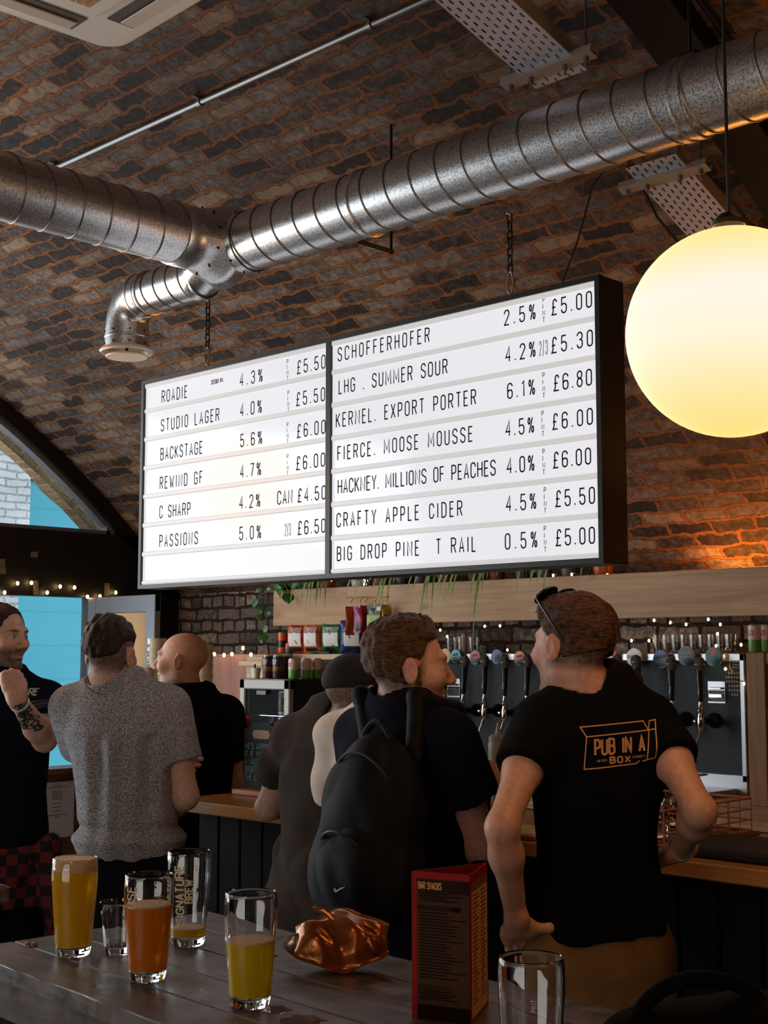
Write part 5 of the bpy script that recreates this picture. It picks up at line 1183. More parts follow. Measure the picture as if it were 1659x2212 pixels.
string([ony(x, y, QY + .16) for x, y in ((1313, 1387), (1364, 1384), (1402, 1384), (1413, 1340), (1448, 1345), (1482, 1349), (1530, 1338), (1556, 1349), (1550, 1369), (1547, 1395), (1601, 1393))], 'fairy lights under the plank shelf above the row of tumblers')
string([ony(x, y, PY - .03) for x, y in ((1552, 1418), (1567, 1445), (1607, 1477))], 'end of a fairy light string hanging down the panel by the round stickers')
string([ony(x, y, QY + .03) for x, y in ((716, 1253), (800, 1248), (934, 1240), (952, 1240), (1060, 1233), (1166, 1227), (1195, 1243), (1235, 1241), (1312, 1242))], 'fairy lights laid among the pots on top of the plank shelf')
led2 = mat('amber_led', rgb(255, 170, 70), .4, emit=(1.0, .36, .05, 1), estr=140.0)
mb = MB(); mb.box((-3.3, QY + .20, 1.973), (-.9, QY + .215, 1.985)); single('led_strip', mb, led2, 'amber light strip lying behind the plank shelf, washing the brick orange', 'lamp')

# ---- taped notices on the black band, paper under the window
tape = mat('tape', rgb(120, 112, 100), .6)
for (px, py, w, h) in ((4, 1216, .045, .05), (5, 1232, .05, .045), (74, 1198, .05, .035), (77, 1270, .035, .09), (231, 1274, .04, .085)):
    q = onx(px, py, X1 + .002); mb = MB(); mb.box(q + [0, -w / 2, -h / 2], q + [.0015, w / 2, h / 2]); single('tape_patch', mb, tape, {4: 'topmost scrap of beige tape at the picture edge on the black band', 5: 'lower scrap of beige tape at the picture edge on the black band', 74: 'single scrap of tape high on the black band', 77: 'grey tape patch on the black band between the left fairy lights', 231: 'grey tape patch on the black band above the open door'}[px], 'tape')
q0 = onx(86, 1692, XL + .075); q1 = onx(159, 1806, XL + .075); mb = MB(); mb.box((XL + .072, q0[1], q1[2]), (XL + .0735, q1[1], q0[2]))
pn_ = single('paper_notice', mb, mat('notice_paper', rgb(196, 192, 200), .6), 'white printed notice sheet pinned below the window', 'notice'); ORIG[pn_.name] = np.array(pn_.location)
mb = MB(); rr = random.Random(3)
wN = q1[1] - q0[1]; hN = q0[2] - q1[2]
for k, w in enumerate((.3, .55, 0, .3, .25, .3, .35, .3, 0, .25, 0, .25, 0, .2, 0, .6, .15)):
    if w: mb.box((XL + .0736, q0[1] + wN * (.5 - w / 2), q0[2] - hN * (.06 + k * .035) - .004), (XL + .0742, q0[1] + wN * (.5 + w / 2), q0[2] - hN * (.06 + k * .035)))
part('notice_print', mb, mat('notice_ink', rgb(84, 82, 92), .6), pn_)
# ================================================================== PEOPLE (signed-distance bodies)
def _n(v): v = np.array(v, float); return v / (np.linalg.norm(v) + 1e-12)
class Field:
    """smooth union / subtraction of soft primitives, meshed by surface nets"""
    def __init__(s): s.ops = []
    def cone(s, a, b, ra, rb, k=.02, sub=False, sq=None):
        a = np.array(a, float); b = np.array(b, float); s.ops.append(('cone', (a, b, ra, rb, sq), k, sub, np.minimum(a, b) - max(ra, rb) * (1.3 if sq is not None else 1), np.maximum(a, b) + max(ra, rb) * (1.3 if sq is not None else 1))); return s
    def ell(s, c, R, rad, k=.02, sub=False):
        c = np.array(c, float); m = max(rad); s.ops.append(('ell', (c, np.array(R, float), np.array(rad, float)), k, sub, c - m, c + m)); return s
    def fn(s, f, lo, hi, k=.02, sub=False): s.ops.append(('fn', (f,), k, sub, np.array(lo, float), np.array(hi, float))); return s
    def merge(s, o): s.ops += o.ops; return s
    def bounds(s):
        lo = np.min([o[4] for o in s.ops if not o[3]], axis=0); hi = np.max([o[5] for o in s.ops if not o[3]], axis=0); return lo, hi
    def grid(s, lo, hi, h):
        lo = np.array(lo, float); n = np.maximum(4, np.ceil((np.array(hi) - lo) / h).astype(int) + 1)
        ax = [lo[i] + h * np.arange(n[i]) for i in range(3)]
        D = np.full(n, 0.2, np.float32)
        for typ, pr, k, sub, a, b in s.ops:
            i0 = np.clip(np.floor((a - 3 * k - .03 - lo) / h).astype(int), 0, n); i1 = np.clip(np.ceil((b + 3 * k + .03 - lo) / h).astype(int) + 1, 0, n)
            if np.any(i1 - i0 < 1): continue
            sl = tuple(slice(i0[i], i1[i]) for i in range(3))
            X = ax[0][sl[0]][:, None, None].astype(np.float32); Y = ax[1][sl[1]][None, :, None].astype(np.float32); Z = ax[2][sl[2]][None, None, :].astype(np.float32)
            if typ == 'cone':
                p, q, ra, rb, sq = pr; d = (q - p).astype(np.float32); L2 = float(d @ d) + 1e-12
                x, y, z = X - p[0], Y - p[1], Z - p[2]
                t = np.clip((x * d[0] + y * d[1] + z * d[2]) / L2, 0, 1)
                x, y, z = x - t * d[0], y - t * d[1], z - t * d[2]
                if sq is not None:
                    c = x * sq[0] + y * sq[1] + z * sq[2]; e = sq[3]
                    x, y, z = x - c * sq[0] * e, y - c * sq[1] * e, z - c * sq[2] * e
                v = np.sqrt(x * x + y * y + z * z) - (ra + (rb - ra) * t)
            elif typ == 'ell':
                c, R, r = pr; x, y, z = X - c[0], Y - c[1], Z - c[2]
                u = [(x * R[i][0] + y * R[i][1] + z * R[i][2]) / r[i] for i in range(3)]
                k0 = np.sqrt(u[0] ** 2 + u[1] ** 2 + u[2] ** 2) + 1e-6; k1 = np.sqrt((u[0] / r[0]) ** 2 + (u[1] / r[1]) ** 2 + (u[2] / r[2]) ** 2) + 1e-6
                v = k0 * (k0 - 1) / k1
            else: v = pr[0](X, Y, Z)
            v = np.broadcast_to(v, D[sl].shape).astype(np.float32); A = D[sl]
            if sub:
                v = -v; hh = np.maximum(k - np.abs(A - v), 0) / k; D[sl] = np.maximum(A, v) + hh * hh * k * .25
            else:
                hh = np.maximum(k - np.abs(A - v), 0) / k; D[sl] = np.minimum(A, v) - hh * hh * k * .25
        return D, lo
    def mesh(s, h, lo=None, hi=None, post=None):
        a, b = s.bounds()
        lo = a - .02 if lo is None else np.maximum(lo, a - .02); hi = b + .02 if hi is None else np.minimum(hi, b + .02)
        D, lo = s.grid(lo, hi, h)
        if post is not None:
            ax = [lo[i] + h * np.arange(D.shape[i]) for i in range(3)]
            D = post(D, ax[0][:, None, None], ax[1][None, :, None], ax[2][None, None, :]).astype(np.float32)
        return nets(D, lo, h)
def nets(D, lo, h):
    S = D < 0; nx, ny, nz = D.shape
    c = [(i, j, k) for i in (0, 1) for j in (0, 1) for k in (0, 1)]
    cnt = sum(S[i:nx - 1 + i, j:ny - 1 + j, k:nz - 1 + k].astype(np.int8) for i, j, k in c)
    act = (cnt > 0) & (cnt < 8); I = np.argwhere(act)
    if len(I) == 0: return np.zeros((0, 3)), np.zeros((0, 4), int)
    idx = np.full(act.shape, -1, np.int64); idx[act] = np.arange(len(I))
    acc = np.zeros((len(I), 3)); w = np.zeros(len(I))
    for a in range(3):
        for o1 in (0, 1):
            for o2 in (0, 1):
                e0 = [0, 0, 0]; others = [q for q in range(3) if q != a]; e0[others[0]] = o1; e0[others[1]] = o2; e1 = list(e0); e1[a] = 1
                p0 = I + e0; p1 = I + e1; d0 = D[p0[:, 0], p0[:, 1], p0[:, 2]]; d1 = D[p1[:, 0], p1[:, 1], p1[:, 2]]
                m = (d0 < 0) != (d1 < 0); t = np.where(m, d0 / np.where(m, d0 - d1, 1), 0)
                P = np.zeros((len(I), 3)); P[:, others[0]] = o1; P[:, others[1]] = o2; P[:, a] = t
                acc += P * m[:, None]; w += m
    V = lo + h * (I + acc / w[:, None])
    F = []
    for a in range(3):
        b, c2 = [q for q in range(3) if q != a]
        s0 = [slice(1, -1)] * 3; s0[a] = slice(0, -1); s1 = [slice(1, -1)] * 3; s1[a] = slice(1, None)
        A0 = S[tuple(s0)]; A1 = S[tuple(s1)]; ch = np.argwhere(A0 != A1)
        if len(ch) == 0: continue
        inside = A0[ch[:, 0], ch[:, 1], ch[:, 2]]
        base = ch.copy(); base[:, b] += 1; base[:, c2] += 1
        def cell(ob, oc): q = base.copy(); q[:, b] -= ob; q[:, c2] -= oc; return idx[q[:, 0], q[:, 1], q[:, 2]]
        q = np.stack([cell(1, 1), cell(0, 1), cell(0, 0), cell(1, 0)], 1)
        flip = inside if a != 1 else ~inside
        q[~flip] = q[~flip][:, ::-1]
        F.append(q[(q >= 0).all(1)])
    return V, np.concatenate(F)
def np_mesh(name, V, F, mat_, parent, label=None, cols=None):
    me = bpy.data.meshes.new(name); V = np.asarray(V, float) - ORIG[parent.name]
    me.vertices.add(len(V)); me.vertices.foreach_set('co', V.astype(np.float32).ravel())
    F = np.asarray(F); me.loops.add(F.size); me.loops.foreach_set('vertex_index', F.astype(np.int32).ravel())
    me.polygons.add(len(F)); me.polygons.foreach_set('loop_start', (np.arange(len(F)) * F.shape[1]).astype(np.int32))
    me.update(calc_edges=True); me.validate()
    me.polygons.foreach_set('use_smooth', np.ones(len(me.polygons), bool)); me.update()
    if cols is not None:
        at = me.color_attributes.new(name='tint', type='FLOAT_COLOR', domain='POINT'); at.data.foreach_set('color', np.c_[cols, np.ones(len(cols))].astype(np.float32).ravel())
    me.materials.append(mat_)
    o = bpy.data.objects.new(name, me); COL.objects.link(o); o.parent = parent; ORIG[o.name] = ORIG[parent.name]
    if label: o['label'] = label
    return o
_rs = np.random.RandomState(5); _lat = _rs.rand(32, 32, 32).astype(np.float32)
def vnoise(x, y, z):
    x, y, z = np.broadcast_arrays(x, y, z)
    xi, yi, zi = np.floor(x).astype(int), np.floor(y).astype(int), np.floor(z).astype(int); fx, fy, fz = x - xi, y - yi, z - zi
    fx, fy, fz = [q * q * (3 - 2 * q) for q in (fx, fy, fz)]; r = 0
    for i in (0, 1):
        for j in (0, 1):
            for k in (0, 1): r = r + _lat[(xi + i) % 32, (yi + j) % 32, (zi + k) % 32] * (fx if i else 1 - fx) * (fy if j else 1 - fy) * (fz if k else 1 - fz)
    return r * 2 - 1
def sdir(deg): a = math.radians(deg); return FH * math.cos(a) + RT * math.sin(a)      # 0 = facing away from the camera, 90 = facing picture right

skin_m = mat('skin', (1, 1, 1, 1), .5, attr='tint', var=.10, scale=60, bump=.12, bscale=350)
skin_m.node_tree.nodes['Principled BSDF'].inputs['Subsurface Weight'].default_value = 0.0
SKIN = np.array([.56, .34, .25])

class Head:
    def __init__(s, c, yaw, pitch=0., roll=0., size=1.0):
        s.c = np.array(c, float); f = sdir(yaw); u = np.array([0, 0, 1.0]); r = np.cross(f, u); p = math.radians(pitch)
        f, u = f * math.cos(p) + u * math.sin(p), u * math.cos(p) - f * math.sin(p); q = math.radians(roll)
        r, u = r * math.cos(q) + u * math.sin(q), u * math.cos(q) - r * math.sin(q)
        s.r, s.f, s.u, s.k = r, f, u, size; s.R = np.array([r, f, u])
    def w(s, x, y, z): return s.c + s.k * (s.r * x + s.f * y + s.u * z)
    def loc(s, V): return ((np.asarray(V) - s.c) @ s.R.T) / s.k
    def field(s, F, jaw=1.0, smile=False):
        k = s.k; w = s.w
        F.ell(w(0, -.014, .042), s.R, np.array([.0755, .096, .084]) * k, .02)
        F.ell(w(0, .022, -.02), s.R, np.array([.064, .068, .088]) * k, .03)
        for sx in (-1, 1):
            F.cone(w(sx * .046 * jaw, -.002, -.052), w(sx * .014, .066, -.094), .023 * k, .018 * k, .025)
            F.ell(w(sx * .040, .062, -.012), s.R, np.array([.025, .024, .022]) * k, .025)
        F.ell(w(0, .073, -.094), s.R, np.array([.019, .017, .016]) * k, .02)
        F.cone(w(-.030, .080, .034), w(.030, .080, .034), .0125 * k, .0125 * k, .02)
        for sx in (-1, 1): F.ell(w(sx * .031, .096, .014), s.R, np.array([.018, .013, .0125]) * k, .014, True)
        for sx in (-1, 1): F.ell(w(sx * .0315, .0765, .013), s.R, np.array([.0145, .0135, .0125]) * k, .004)
        F.cone(w(0, .088, .024), w(0, .112, -.020), .0075 * k, .0115 * k, .012)
        for sx in (-1, 1): F.ell(w(sx * .0115, .100, -.025), s.R, np.array([.0085, .010, .0075]) * k, .008)
        F.cone(w(-.018, .0835, -.050), w(.018, .0835, -.050), .0065 * k, .0065 * k, .006); F.cone(w(0, .0885, -.0495), w(0, .0885, -.0495), .007 * k, .007 * k, .01)
        F.cone(w(-.015, .0825, -.0625), w(.015, .0825, -.0625), .0075 * k, .0075 * k, .006)
        F.cone(w(-.024, .090, -.0562), w(.024, .090, -.0562), .0030 * k, .0030 * k, .004, True)
        for sx in (-1, 1):
            F.ell(w(sx * .079, -.010, .004), np.array([s.r * math.cos(.45) * sx - s.f * math.sin(.45), s.r * math.sin(.45) * sx + s.f * math.cos(.45), s.u]), np.array([.0075, .019, .033]) * k, .008)
            F.ell(w(sx * .090, -.006, .006), np.array([s.r * math.cos(.45) * sx - s.f * math.sin(.45), s.r * math.sin(.45) * sx + s.f * math.cos(.45), s.u]), np.array([.007, .011, .021]) * k, .006, True)
        return F
    def tint(s, V, col, beard=None, beard_col=None, stubble=None, hair_col=None, fade=0.0, brow=None):
        L = s.loc(V); x, y, z = L.T; C = np.tile(col, (len(V), 1)).astype(float)
        near = (np.abs(z) < .2) & (np.abs(x) < .12) & (np.abs(y) < .16)
        def mix(mask, c): 
            m = (np.clip(mask, 0, 1) * near)[:, None]; C[:] = C * (1 - m) + np.array(c) * m
        ss = lambda a, b, v: np.clip((v - a) / (b - a), 0, 1)
        nz = vnoise(V[:, 0] * 260, V[:, 1] * 260, V[:, 2] * 260)
        lip = (np.abs(x) < .024) * (y > .076) * np.exp(-((z + .0565) / .011) ** 2) * ss(.074, .086, y); mix(lip * .75, col * [.80, .50, .48])
        cheek = np.exp(-(((np.abs(x) - .045) / .03) ** 2 + ((z + .015) / .03) ** 2)) * (y > .03); mix(cheek * .3, col * [1.05, .78, .72])
        mix(np.exp(-((np.abs(x) - .0) / .018) ** 2 - ((z + .02) / .018) ** 2) * (y > .09) * .35, col * [1.05, .75, .7])
        ear = (np.abs(x) > .074) * (np.abs(z) < .04) * .5; mix(ear, col * [1.0, .70, .62])
        eye = np.exp(-(((np.abs(x) - .0315) / .012) ** 4 + ((z - .0125) / .0055) ** 4)) * (y > .078); mix(eye, (.55, .52, .50)); mix(np.exp(-(((np.abs(x) - .0315) / .0055) ** 4 + ((z - .0125) / .0055) ** 4)) * (y > .08), (.05, .035, .025))
        lash = np.exp(-(((np.abs(x) - .0315) / .015) ** 4 + ((z - .0195) / .0022) ** 2)) * (y > .075); mix(lash * .8, (.03, .02, .015))
        if brow is not None:
            b = np.exp(-(((np.abs(x) - .032) / .018) ** 4 + ((z - .034 + (np.abs(x) - .03) ** 2 * 9) / .0050) ** 2)) * (y > .06); mix(b * .95, brow)
        if beard is not None:
            jl = ss(-.010, .012, y + .02) * ss(-.022, -.042, z + .25 * np.maximum(0, .05 - y) * 0) ; under = 1
            m = ss(-.02, -.045, z) * ss(-.03, .0, y) * (1 - .9 * np.exp(-((np.abs(x) / .024) ** 4 + ((z + .056) / .009) ** 4)))
            if beard == 'goatee': m = ss(-.040, -.052, z) * ss(.040, .065, y) * ss(.045, .03, np.abs(x)) * (1 - .9 * np.exp(-((np.abs(x) / .023) ** 4 + ((z + .056) / .009) ** 4)))
            side = ss(.045, .06, np.abs(x)) * ss(.05, .0, z) * ss(-.005, .012, y) * ss(.05, .03, y) * (beard == 'full')
            m = np.maximum(m * (z > -.115), side); mix(m * (.85 + .25 * nz), beard_col)
        if stubble is not None: mix(ss(-.02, -.045, z) * ss(-.02, .01, y) * .45 * (.9 + .4 * nz), stubble)
        if hair_col is not None:   # closely cropped sides and nape
            line = ss(.0, -.02, y - .035 - .30 * np.clip(z - .03, 0, .2)) * ss(-.062 + fade, -.035 + fade, z + .15 * np.clip(y, 0, .1)) * (np.abs(x) < .0835)
            ear_ = (np.abs(x) > .072) * (np.abs(z - .0) < .036) * (np.abs(y + .008) < .028); mix(line * (1 - ear_) * (.9 + .25 * nz), hair_col)
        return C

def hand(F, wr, d, nrm, side, curl=(.35, .5, .4), thumb=(.8, .4), size=1.0, spread=.06, k=.007):
    """wrist wr, direction d to the knuckles, palm normal nrm, side = unit vector towards the thumb"""
    wr = np.array(wr, float); d = _n(d); side = _n(side - d * (np.array(side) @ d)); nrm = _n(np.array(nrm) - d * (np.array(nrm) @ d) - side * (np.array(nrm) @ side)); z = size
    F.cone(wr - d * .02, wr + d * .02, .027 * z, .027 * z, .02, sq=(*nrm, -.25))
    F.ell(wr + d * .052 * z, np.array([d, side, nrm]), np.array([.052, .041, .0155]) * z, .02)
    F.cone(wr + d * .03 * z - side * .022 * z, wr + d * .082 * z - side * .026 * z, .014 * z, .012 * z, .015)
    F.cone(wr + d * .02 * z + side * .024 * z + nrm * .006 * z, wr + d * .05 * z + side * .03 * z + nrm * .004, .017 * z, .014 * z, .018)
    for i, (off, ln, rr) in enumerate(((.028, .92, 1.0), (.0095, 1.0, 1.04), (-.0095, .95, .98), (-.027, .76, .86))):
        b = wr + d * (.088 - .006 * abs(i - 1.2)) * z + side * off * z; dd = _n(d + side * spread * (1.4 - i)); a = 0
        for j, (seg, r) in enumerate(((.044, .0092), (.027, .0082), (.021, .0073))):
            a += curl[j] * (1 + .06 * i); v = dd * math.cos(a) + nrm * math.sin(a); e = b + v * seg * ln * z
            F.cone(b, e, r * rr * z, (r - .0009) * rr * z, k if j else .010); b = e
    b = wr + d * .026 * z + side * .032 * z + nrm * .008 * z; v = _n(d * math.cos(thumb[0]) + side * math.sin(thumb[0]) + nrm * thumb[1] * .5)
    e = b + v * .040 * z; F.cone(b, e, .0125 * z, .0105 * z, .012); v = _n(v + d * .25 + nrm * thumb[1] * .3); F.cone(e, e + v * .030 * z, .0105 * z, .0085 * z, .007)

class Body:
    """person standing with feet on z=0; local axes r (right), f (forward)"""
    def __init__(s, xy, yaw, H=1.76, width=1.0, depth=1.0, lean=(0, 0), sh_drop=0.0, belly=0.0):
        s.xy = np.array([xy[0], xy[1], 0.0]); s.f = sdir(yaw); s.r = np.cross(s.f, [0, 0, 1.0]); s.H = H; s.k = H / 1.76; s.wd = width; s.dp = depth; s.lean = lean; s.drop = sh_drop; s.belly = belly
    def p(s, r, f, z):
        t = max(0, z * 1.0 - .92); return s.xy + s.r * (r + s.lean[0] * t * s.k) + s.f * (f + s.lean[1] * t * s.k) + np.array([0, 0, z * s.k])
    ZS = np.array([.70, .80, .88, .95, 1.03, 1.12, 1.22, 1.32, 1.40, 1.455, 1.49, 1.53])
    HW = np.array([.150, .165, .172, .170, .160, .154, .162, .176, .184, .160, .105, .060])
    HD = np.array([.095, .110, .118, .114, .106, .104, .112, .120, .116, .095, .072, .056])
    def torso(s, F, off=0.0, zlo=.72, zhi=1.53, k=.03, flare=0.0, post=None):
        zs = s.ZS * s.k; hw = s.HW * s.k * s.wd; hd = s.HD * s.k * s.dp
        def f(X, Y, Z):
            t = np.maximum(0, Z / s.k - .92) * s.k
            x = (X - s.xy[0]) * s.r[0] + (Y - s.xy[1]) * s.r[1] - s.lean[0] * t; y = (X - s.xy[0]) * s.f[0] + (Y - s.xy[1]) * s.f[1] - s.lean[1] * t
            a = np.interp(Z.ravel(), zs, hw).reshape(Z.shape) + off; b = np.interp(Z.ravel(), zs, hd).reshape(Z.shape) + off
            fl = flare * np.clip((1.15 * s.k - Z) / .3, 0, 1); a = a + fl; b = b + fl
            bl = s.belly * np.exp(-((Z / s.k - 1.06) / .12) ** 2); y = y - bl * .5; b = b + bl * .5
            e = 2.4; q = (np.abs(x / a) ** e + np.abs(y / b) ** e) ** (1 / e); d = (q - 1) * np.minimum(a, b) * .92
            d = np.maximum(d, np.maximum(zlo * s.k - Z, Z - zhi * s.k))
            return d if post is None else post(d, x, y, Z)
        m = .36; lo = s.xy + [-m, -m, zlo * s.k]; hi = s.xy + [m, m, zhi * s.k + .01]
        L_ = abs(s.lean[0]) * .6 + abs(s.lean[1]) * .6; F.fn(f, lo - [L_, L_, 0], hi + [L_, L_, 0], k); return F
    def sh(s, side, dz=0, df=0): return s.p(side * .178 * s.wd * s.k, df - .005, 1.425 - s.drop + dz)
    def arm(s, side, elbow_dir, fore_dir, up=.295, fo=.262, dz=0, df=0):
        S_ = s.sh(side, dz, df); E_ = S_ + _n(elbow_dir) * up * s.k; Wr = E_ + _n(fore_dir) * fo * s.k; return S_, E_, Wr
    def arm_to(s, side, E_t, W_t, up=.295, fo=.262, dz=0, df=0):
        S_ = s.sh(side, dz, df); E_ = S_ + _n(np.array(E_t) - S_) * up * s.k; Wr = E_ + _n(np.array(W_t) - E_) * fo * s.k; return S_, E_, Wr
    def arm_field(s, F, A, off=0.0, thick=1.0):
        S_, E_, Wr = A; t = thick
        M_ = S_ + (E_ - S_) * .45
        F.cone(S_, M_, .056 * t + off, .049 * t + off, .035); F.cone(M_, E_, .049 * t + off, .039 * t + off, .03)
        m = E_ + (Wr - E_) * .28; F.cone(E_, m, .037 * t + off, .041 * t + off, .03); F.cone(m, Wr, .041 * t + off, .0265 * t + off, .03)
        return F
    def traps(s, F, off=0.0, neck=True, hb=None):
        nb = s.p(0, -.008, 1.49)
        for sd in (-1, 1): F.cone(s.p(sd * .03, -.02, 1.505), s.sh(sd, .012) - s.r * sd * .02, .048 * s.k + off, .042 * s.k + off, .05)
        if neck: F.cone(s.p(0, -.012, 1.45), hb if hb is not None else s.p(0, .012, 1.58), .062 * s.k + off, .056 * s.k + off, .035)
        return F
    def legs(s, F, off=0.0, spread=.095, zfoot=.075, feet=True, k=.03):
        for sd in (-1, 1):
            h = s.p(sd * .088, 0, .90); kn = s.p(sd * spread, .015, .49); an = s.p(sd * (spread + .005), -.02, zfoot)
            F.cone(h, kn, .088 * s.k + off, .057 * s.k + off, .04); F.cone(kn, s.p(sd * spread, -.02, .33), .055 * s.k + off, .055 * s.k + off, .03); F.cone(s.p(sd * spread, -.02, .33), an, .055 * s.k + off, .040 * s.k + off, .03)
            if feet: F.cone(s.p(sd * spread, -.03, .045), s.p(sd * spread * 1.15, .13, .03), .038, .028, .03)
        return F

def folds(amp, body, seed=0, vert=1.0):
    """soft cloth folds added to a distance field"""
    def post(D, X, Y, Z):
        x = (X - body.xy[0]) * body.r[0] + (Y - body.xy[1]) * body.r[1]; y = (X - body.xy[0]) * body.f[0] + (Y - body.xy[1]) * body.f[1]
        m = np.abs(D) < .03; Xb, Yb, Zb = np.broadcast_arrays(x, y, Z); a = Xb[m]; b = Yb[m]; z = Zb[m]
        n = vnoise(a * 9 + seed, b * 9 + z * 3, z * 5 * vert) * .6 + vnoise(a * 20 + z * 9 + seed, b * 20 - z * 7, z * 10) * .4 + (1 - 2 * np.abs(vnoise(a * 7 + z * 4 + seed + 3, b * 7, z * 6 - a * 5))) * .5
        att = np.clip((1.47 * body.k - z) / .08, 0.0, 1)
        D = D.copy(); D[m] += (amp * att * n).astype(np.float32); return D
    return post
def make_person(label, body, head, arms, hands, shirt, pants, tint, shirt_off=.016, sleeve=.62, hem=.86, shirt_fold=.006, head_kw={}, thick=1.0, flare=0.0, collar=.068, seed=0, hem_post=None, sleeve_flare=.016):
    P = thing('person', label, 'person', (body.xy[0], body.xy[1], 0), 'people at the bar')
    hb = head.w(0, -.022, -.05)
    B = Field(); body.torso(B, -.012, zhi=1.50); body.traps(B, -.014, False); B.cone(body.p(0, -.012, 1.43), hb, .060 * body.k, .056 * body.k, .03); body.legs(B, -.004)
    for A in arms: body.arm_field(B, A, 0, thick)
    for h in hands: hand(B, **h)
    head.field(B, **head_kw)
    # one surface, finer at the head and the hands
    lo, hi = B.bounds(); Vs = []; Fs = []; n0 = 0
    V, Fc = B.mesh(.009)
    boxes = [(head.c - [.16, .16, .135], head.c + [.16, .16, .18], .0034)] + [(np.array(h['wr']) - .125 + np.array(_n(h['d'])) * .075, np.array(h['wr']) + .125 + np.array(_n(h['d'])) * .075, .0031) for h in hands]
    cen = V[Fc].mean(1); keep = np.ones(len(Fc), bool)
    for a, b_, h_ in boxes: keep &= ~((cen > a + .008) & (cen < b_ - .008)).all(1)
    Vs.append(V); Fs.append(Fc[keep]); n0 = len(V)
    done = []
    for a, b_, h_ in boxes:
        v, f = B.mesh(h_, a, b_); c = v[f].mean(1); kk = ((c > a + .004) & (c < b_ - .004)).all(1)
        for a2, b2 in done: kk &= ~((c > a2 + .004) & (c < b2 - .004)).all(1)
        Vs.append(v); Fs.append(f[kk] + n0); n0 += len(v); done.append((a, b_))
    V = np.concatenate(Vs); Fc = np.concatenate(Fs); used = np.unique(Fc); mp = np.full(len(V), -1); mp[used] = np.arange(len(used)); V = V[used]; Fc = mp[Fc]
    C = head.tint(V, **tint)
    bod = np_mesh('body', V, Fc, skin_m, P, cols=C)
    # trousers
    T = Field(); body.torso(T, .010, .69, .98); body.legs(T, .014, feet=False, zfoot=.06)
    V, Fc = T.mesh(.009, post=folds(.006, body, seed + 5, .6)); np_mesh('trousers', V, Fc, pants, P)
    for sd in (-1, 1):
        S_ = Field(); sp = .095; S_.cone(body.p(sd * sp, -.045, .055), body.p(sd * sp * 1.15, .15, .04), .050, .040, .02); S_.cone(body.p(sd * sp, -.03, .07), body.p(sd * sp, -.03, .10), .05, .05, .02)
        zf = lambda D, X, Y, Z: np.maximum(D, .004 - Z)
        V, Fc = S_.mesh(.008, post=zf); np_mesh('shoe', V, Fc, mat('shoe_dark', rgb(30, 28, 28), .5), P)
    # shirt
    S_ = Field(); body.torso(S_, shirt_off, hem, 1.545, .03, flare); body.traps(S_, shirt_off * .7, False)
    for A in arms:
        a, e, w_ = A; q = a + (e - a) * sleeve; d = _n(e - a); r0 = .058 * thick + shirt_off * .9; r1 = .050 * thick + shirt_off + sleeve_flare; ln = np.linalg.norm(q - a)
        def fs(X, Y, Z, a=a, d=d, ln=ln, r0=r0, r1=r1):
            x, y, z = X - a[0], Y - a[1], Z - a[2]; t = x * d[0] + y * d[1] + z * d[2]; tc = np.clip(t, 0, ln)
            x, y, z = x - tc * d[0], y - tc * d[1], z - tc * d[2]; v = np.sqrt(x * x + y * y + z * z) - (r0 + (r1 - r0) * tc / ln)
            v = np.maximum(v, t - ln)
            return v
        m = r0 + .03; S_.fn(fs, np.minimum(a, q) - m, np.maximum(a, q) + m, .03)
    nb = body.p(0, -.012, 1.44); nt_ = nb + _n(hb - nb) * .30
    S_.cone(nb + _n(hb - nb) * .04, nt_, collar * body.k, (collar + .004) * body.k, .008, True)
    if not callable(shirt_fold): shirt_fold = folds(shirt_fold, body, seed)
    V, Fc = S_.mesh(.0075, post=shirt_fold); sh_ = np_mesh('t_shirt', V, Fc, shirt, P)
    return P, bod, sh_, B
def hair_part(P, head, m, F, h=.0036, noise=None, name='hair'):
    V, Fc = F.mesh(h, post=noise); return np_mesh(name, V, Fc, m, P)
def strands(head, amp, freq=70, axis='f', seed=0):
    """ridged strand relief in head space"""
    def post(D, X, Y, Z):
        m = np.abs(D) < .02; Xb, Yb, Zb = np.broadcast_arrays(X, Y, Z); L = head.loc(np.stack([Xb[m], Yb[m], Zb[m]], 1)); x, y, z = L.T
        if axis == 'f': n = vnoise(x * freq * 2.2 + seed, y * freq * .35 + 5, z * freq * 1.0)
        elif axis == 'mess': n = vnoise(x * freq + 2 * y * freq * .4 + seed, y * freq * .7, z * freq * .7) + .5 * vnoise(x * freq * 2, y * freq * 2 + seed, z * freq * 1.2)
        else: n = vnoise(x * freq * 1.5 + seed, y * freq * 1.5, z * freq * .4)
        D = D.copy(); D[m] += amp * n.astype(np.float32); return D
    return post
def hair_mat(name, c, c2): return mat(name, c, .55, var=.3, scale=60, col2=c2, stretch=(1, 1, 3), bump=.5, bscale=260, spec=.3)
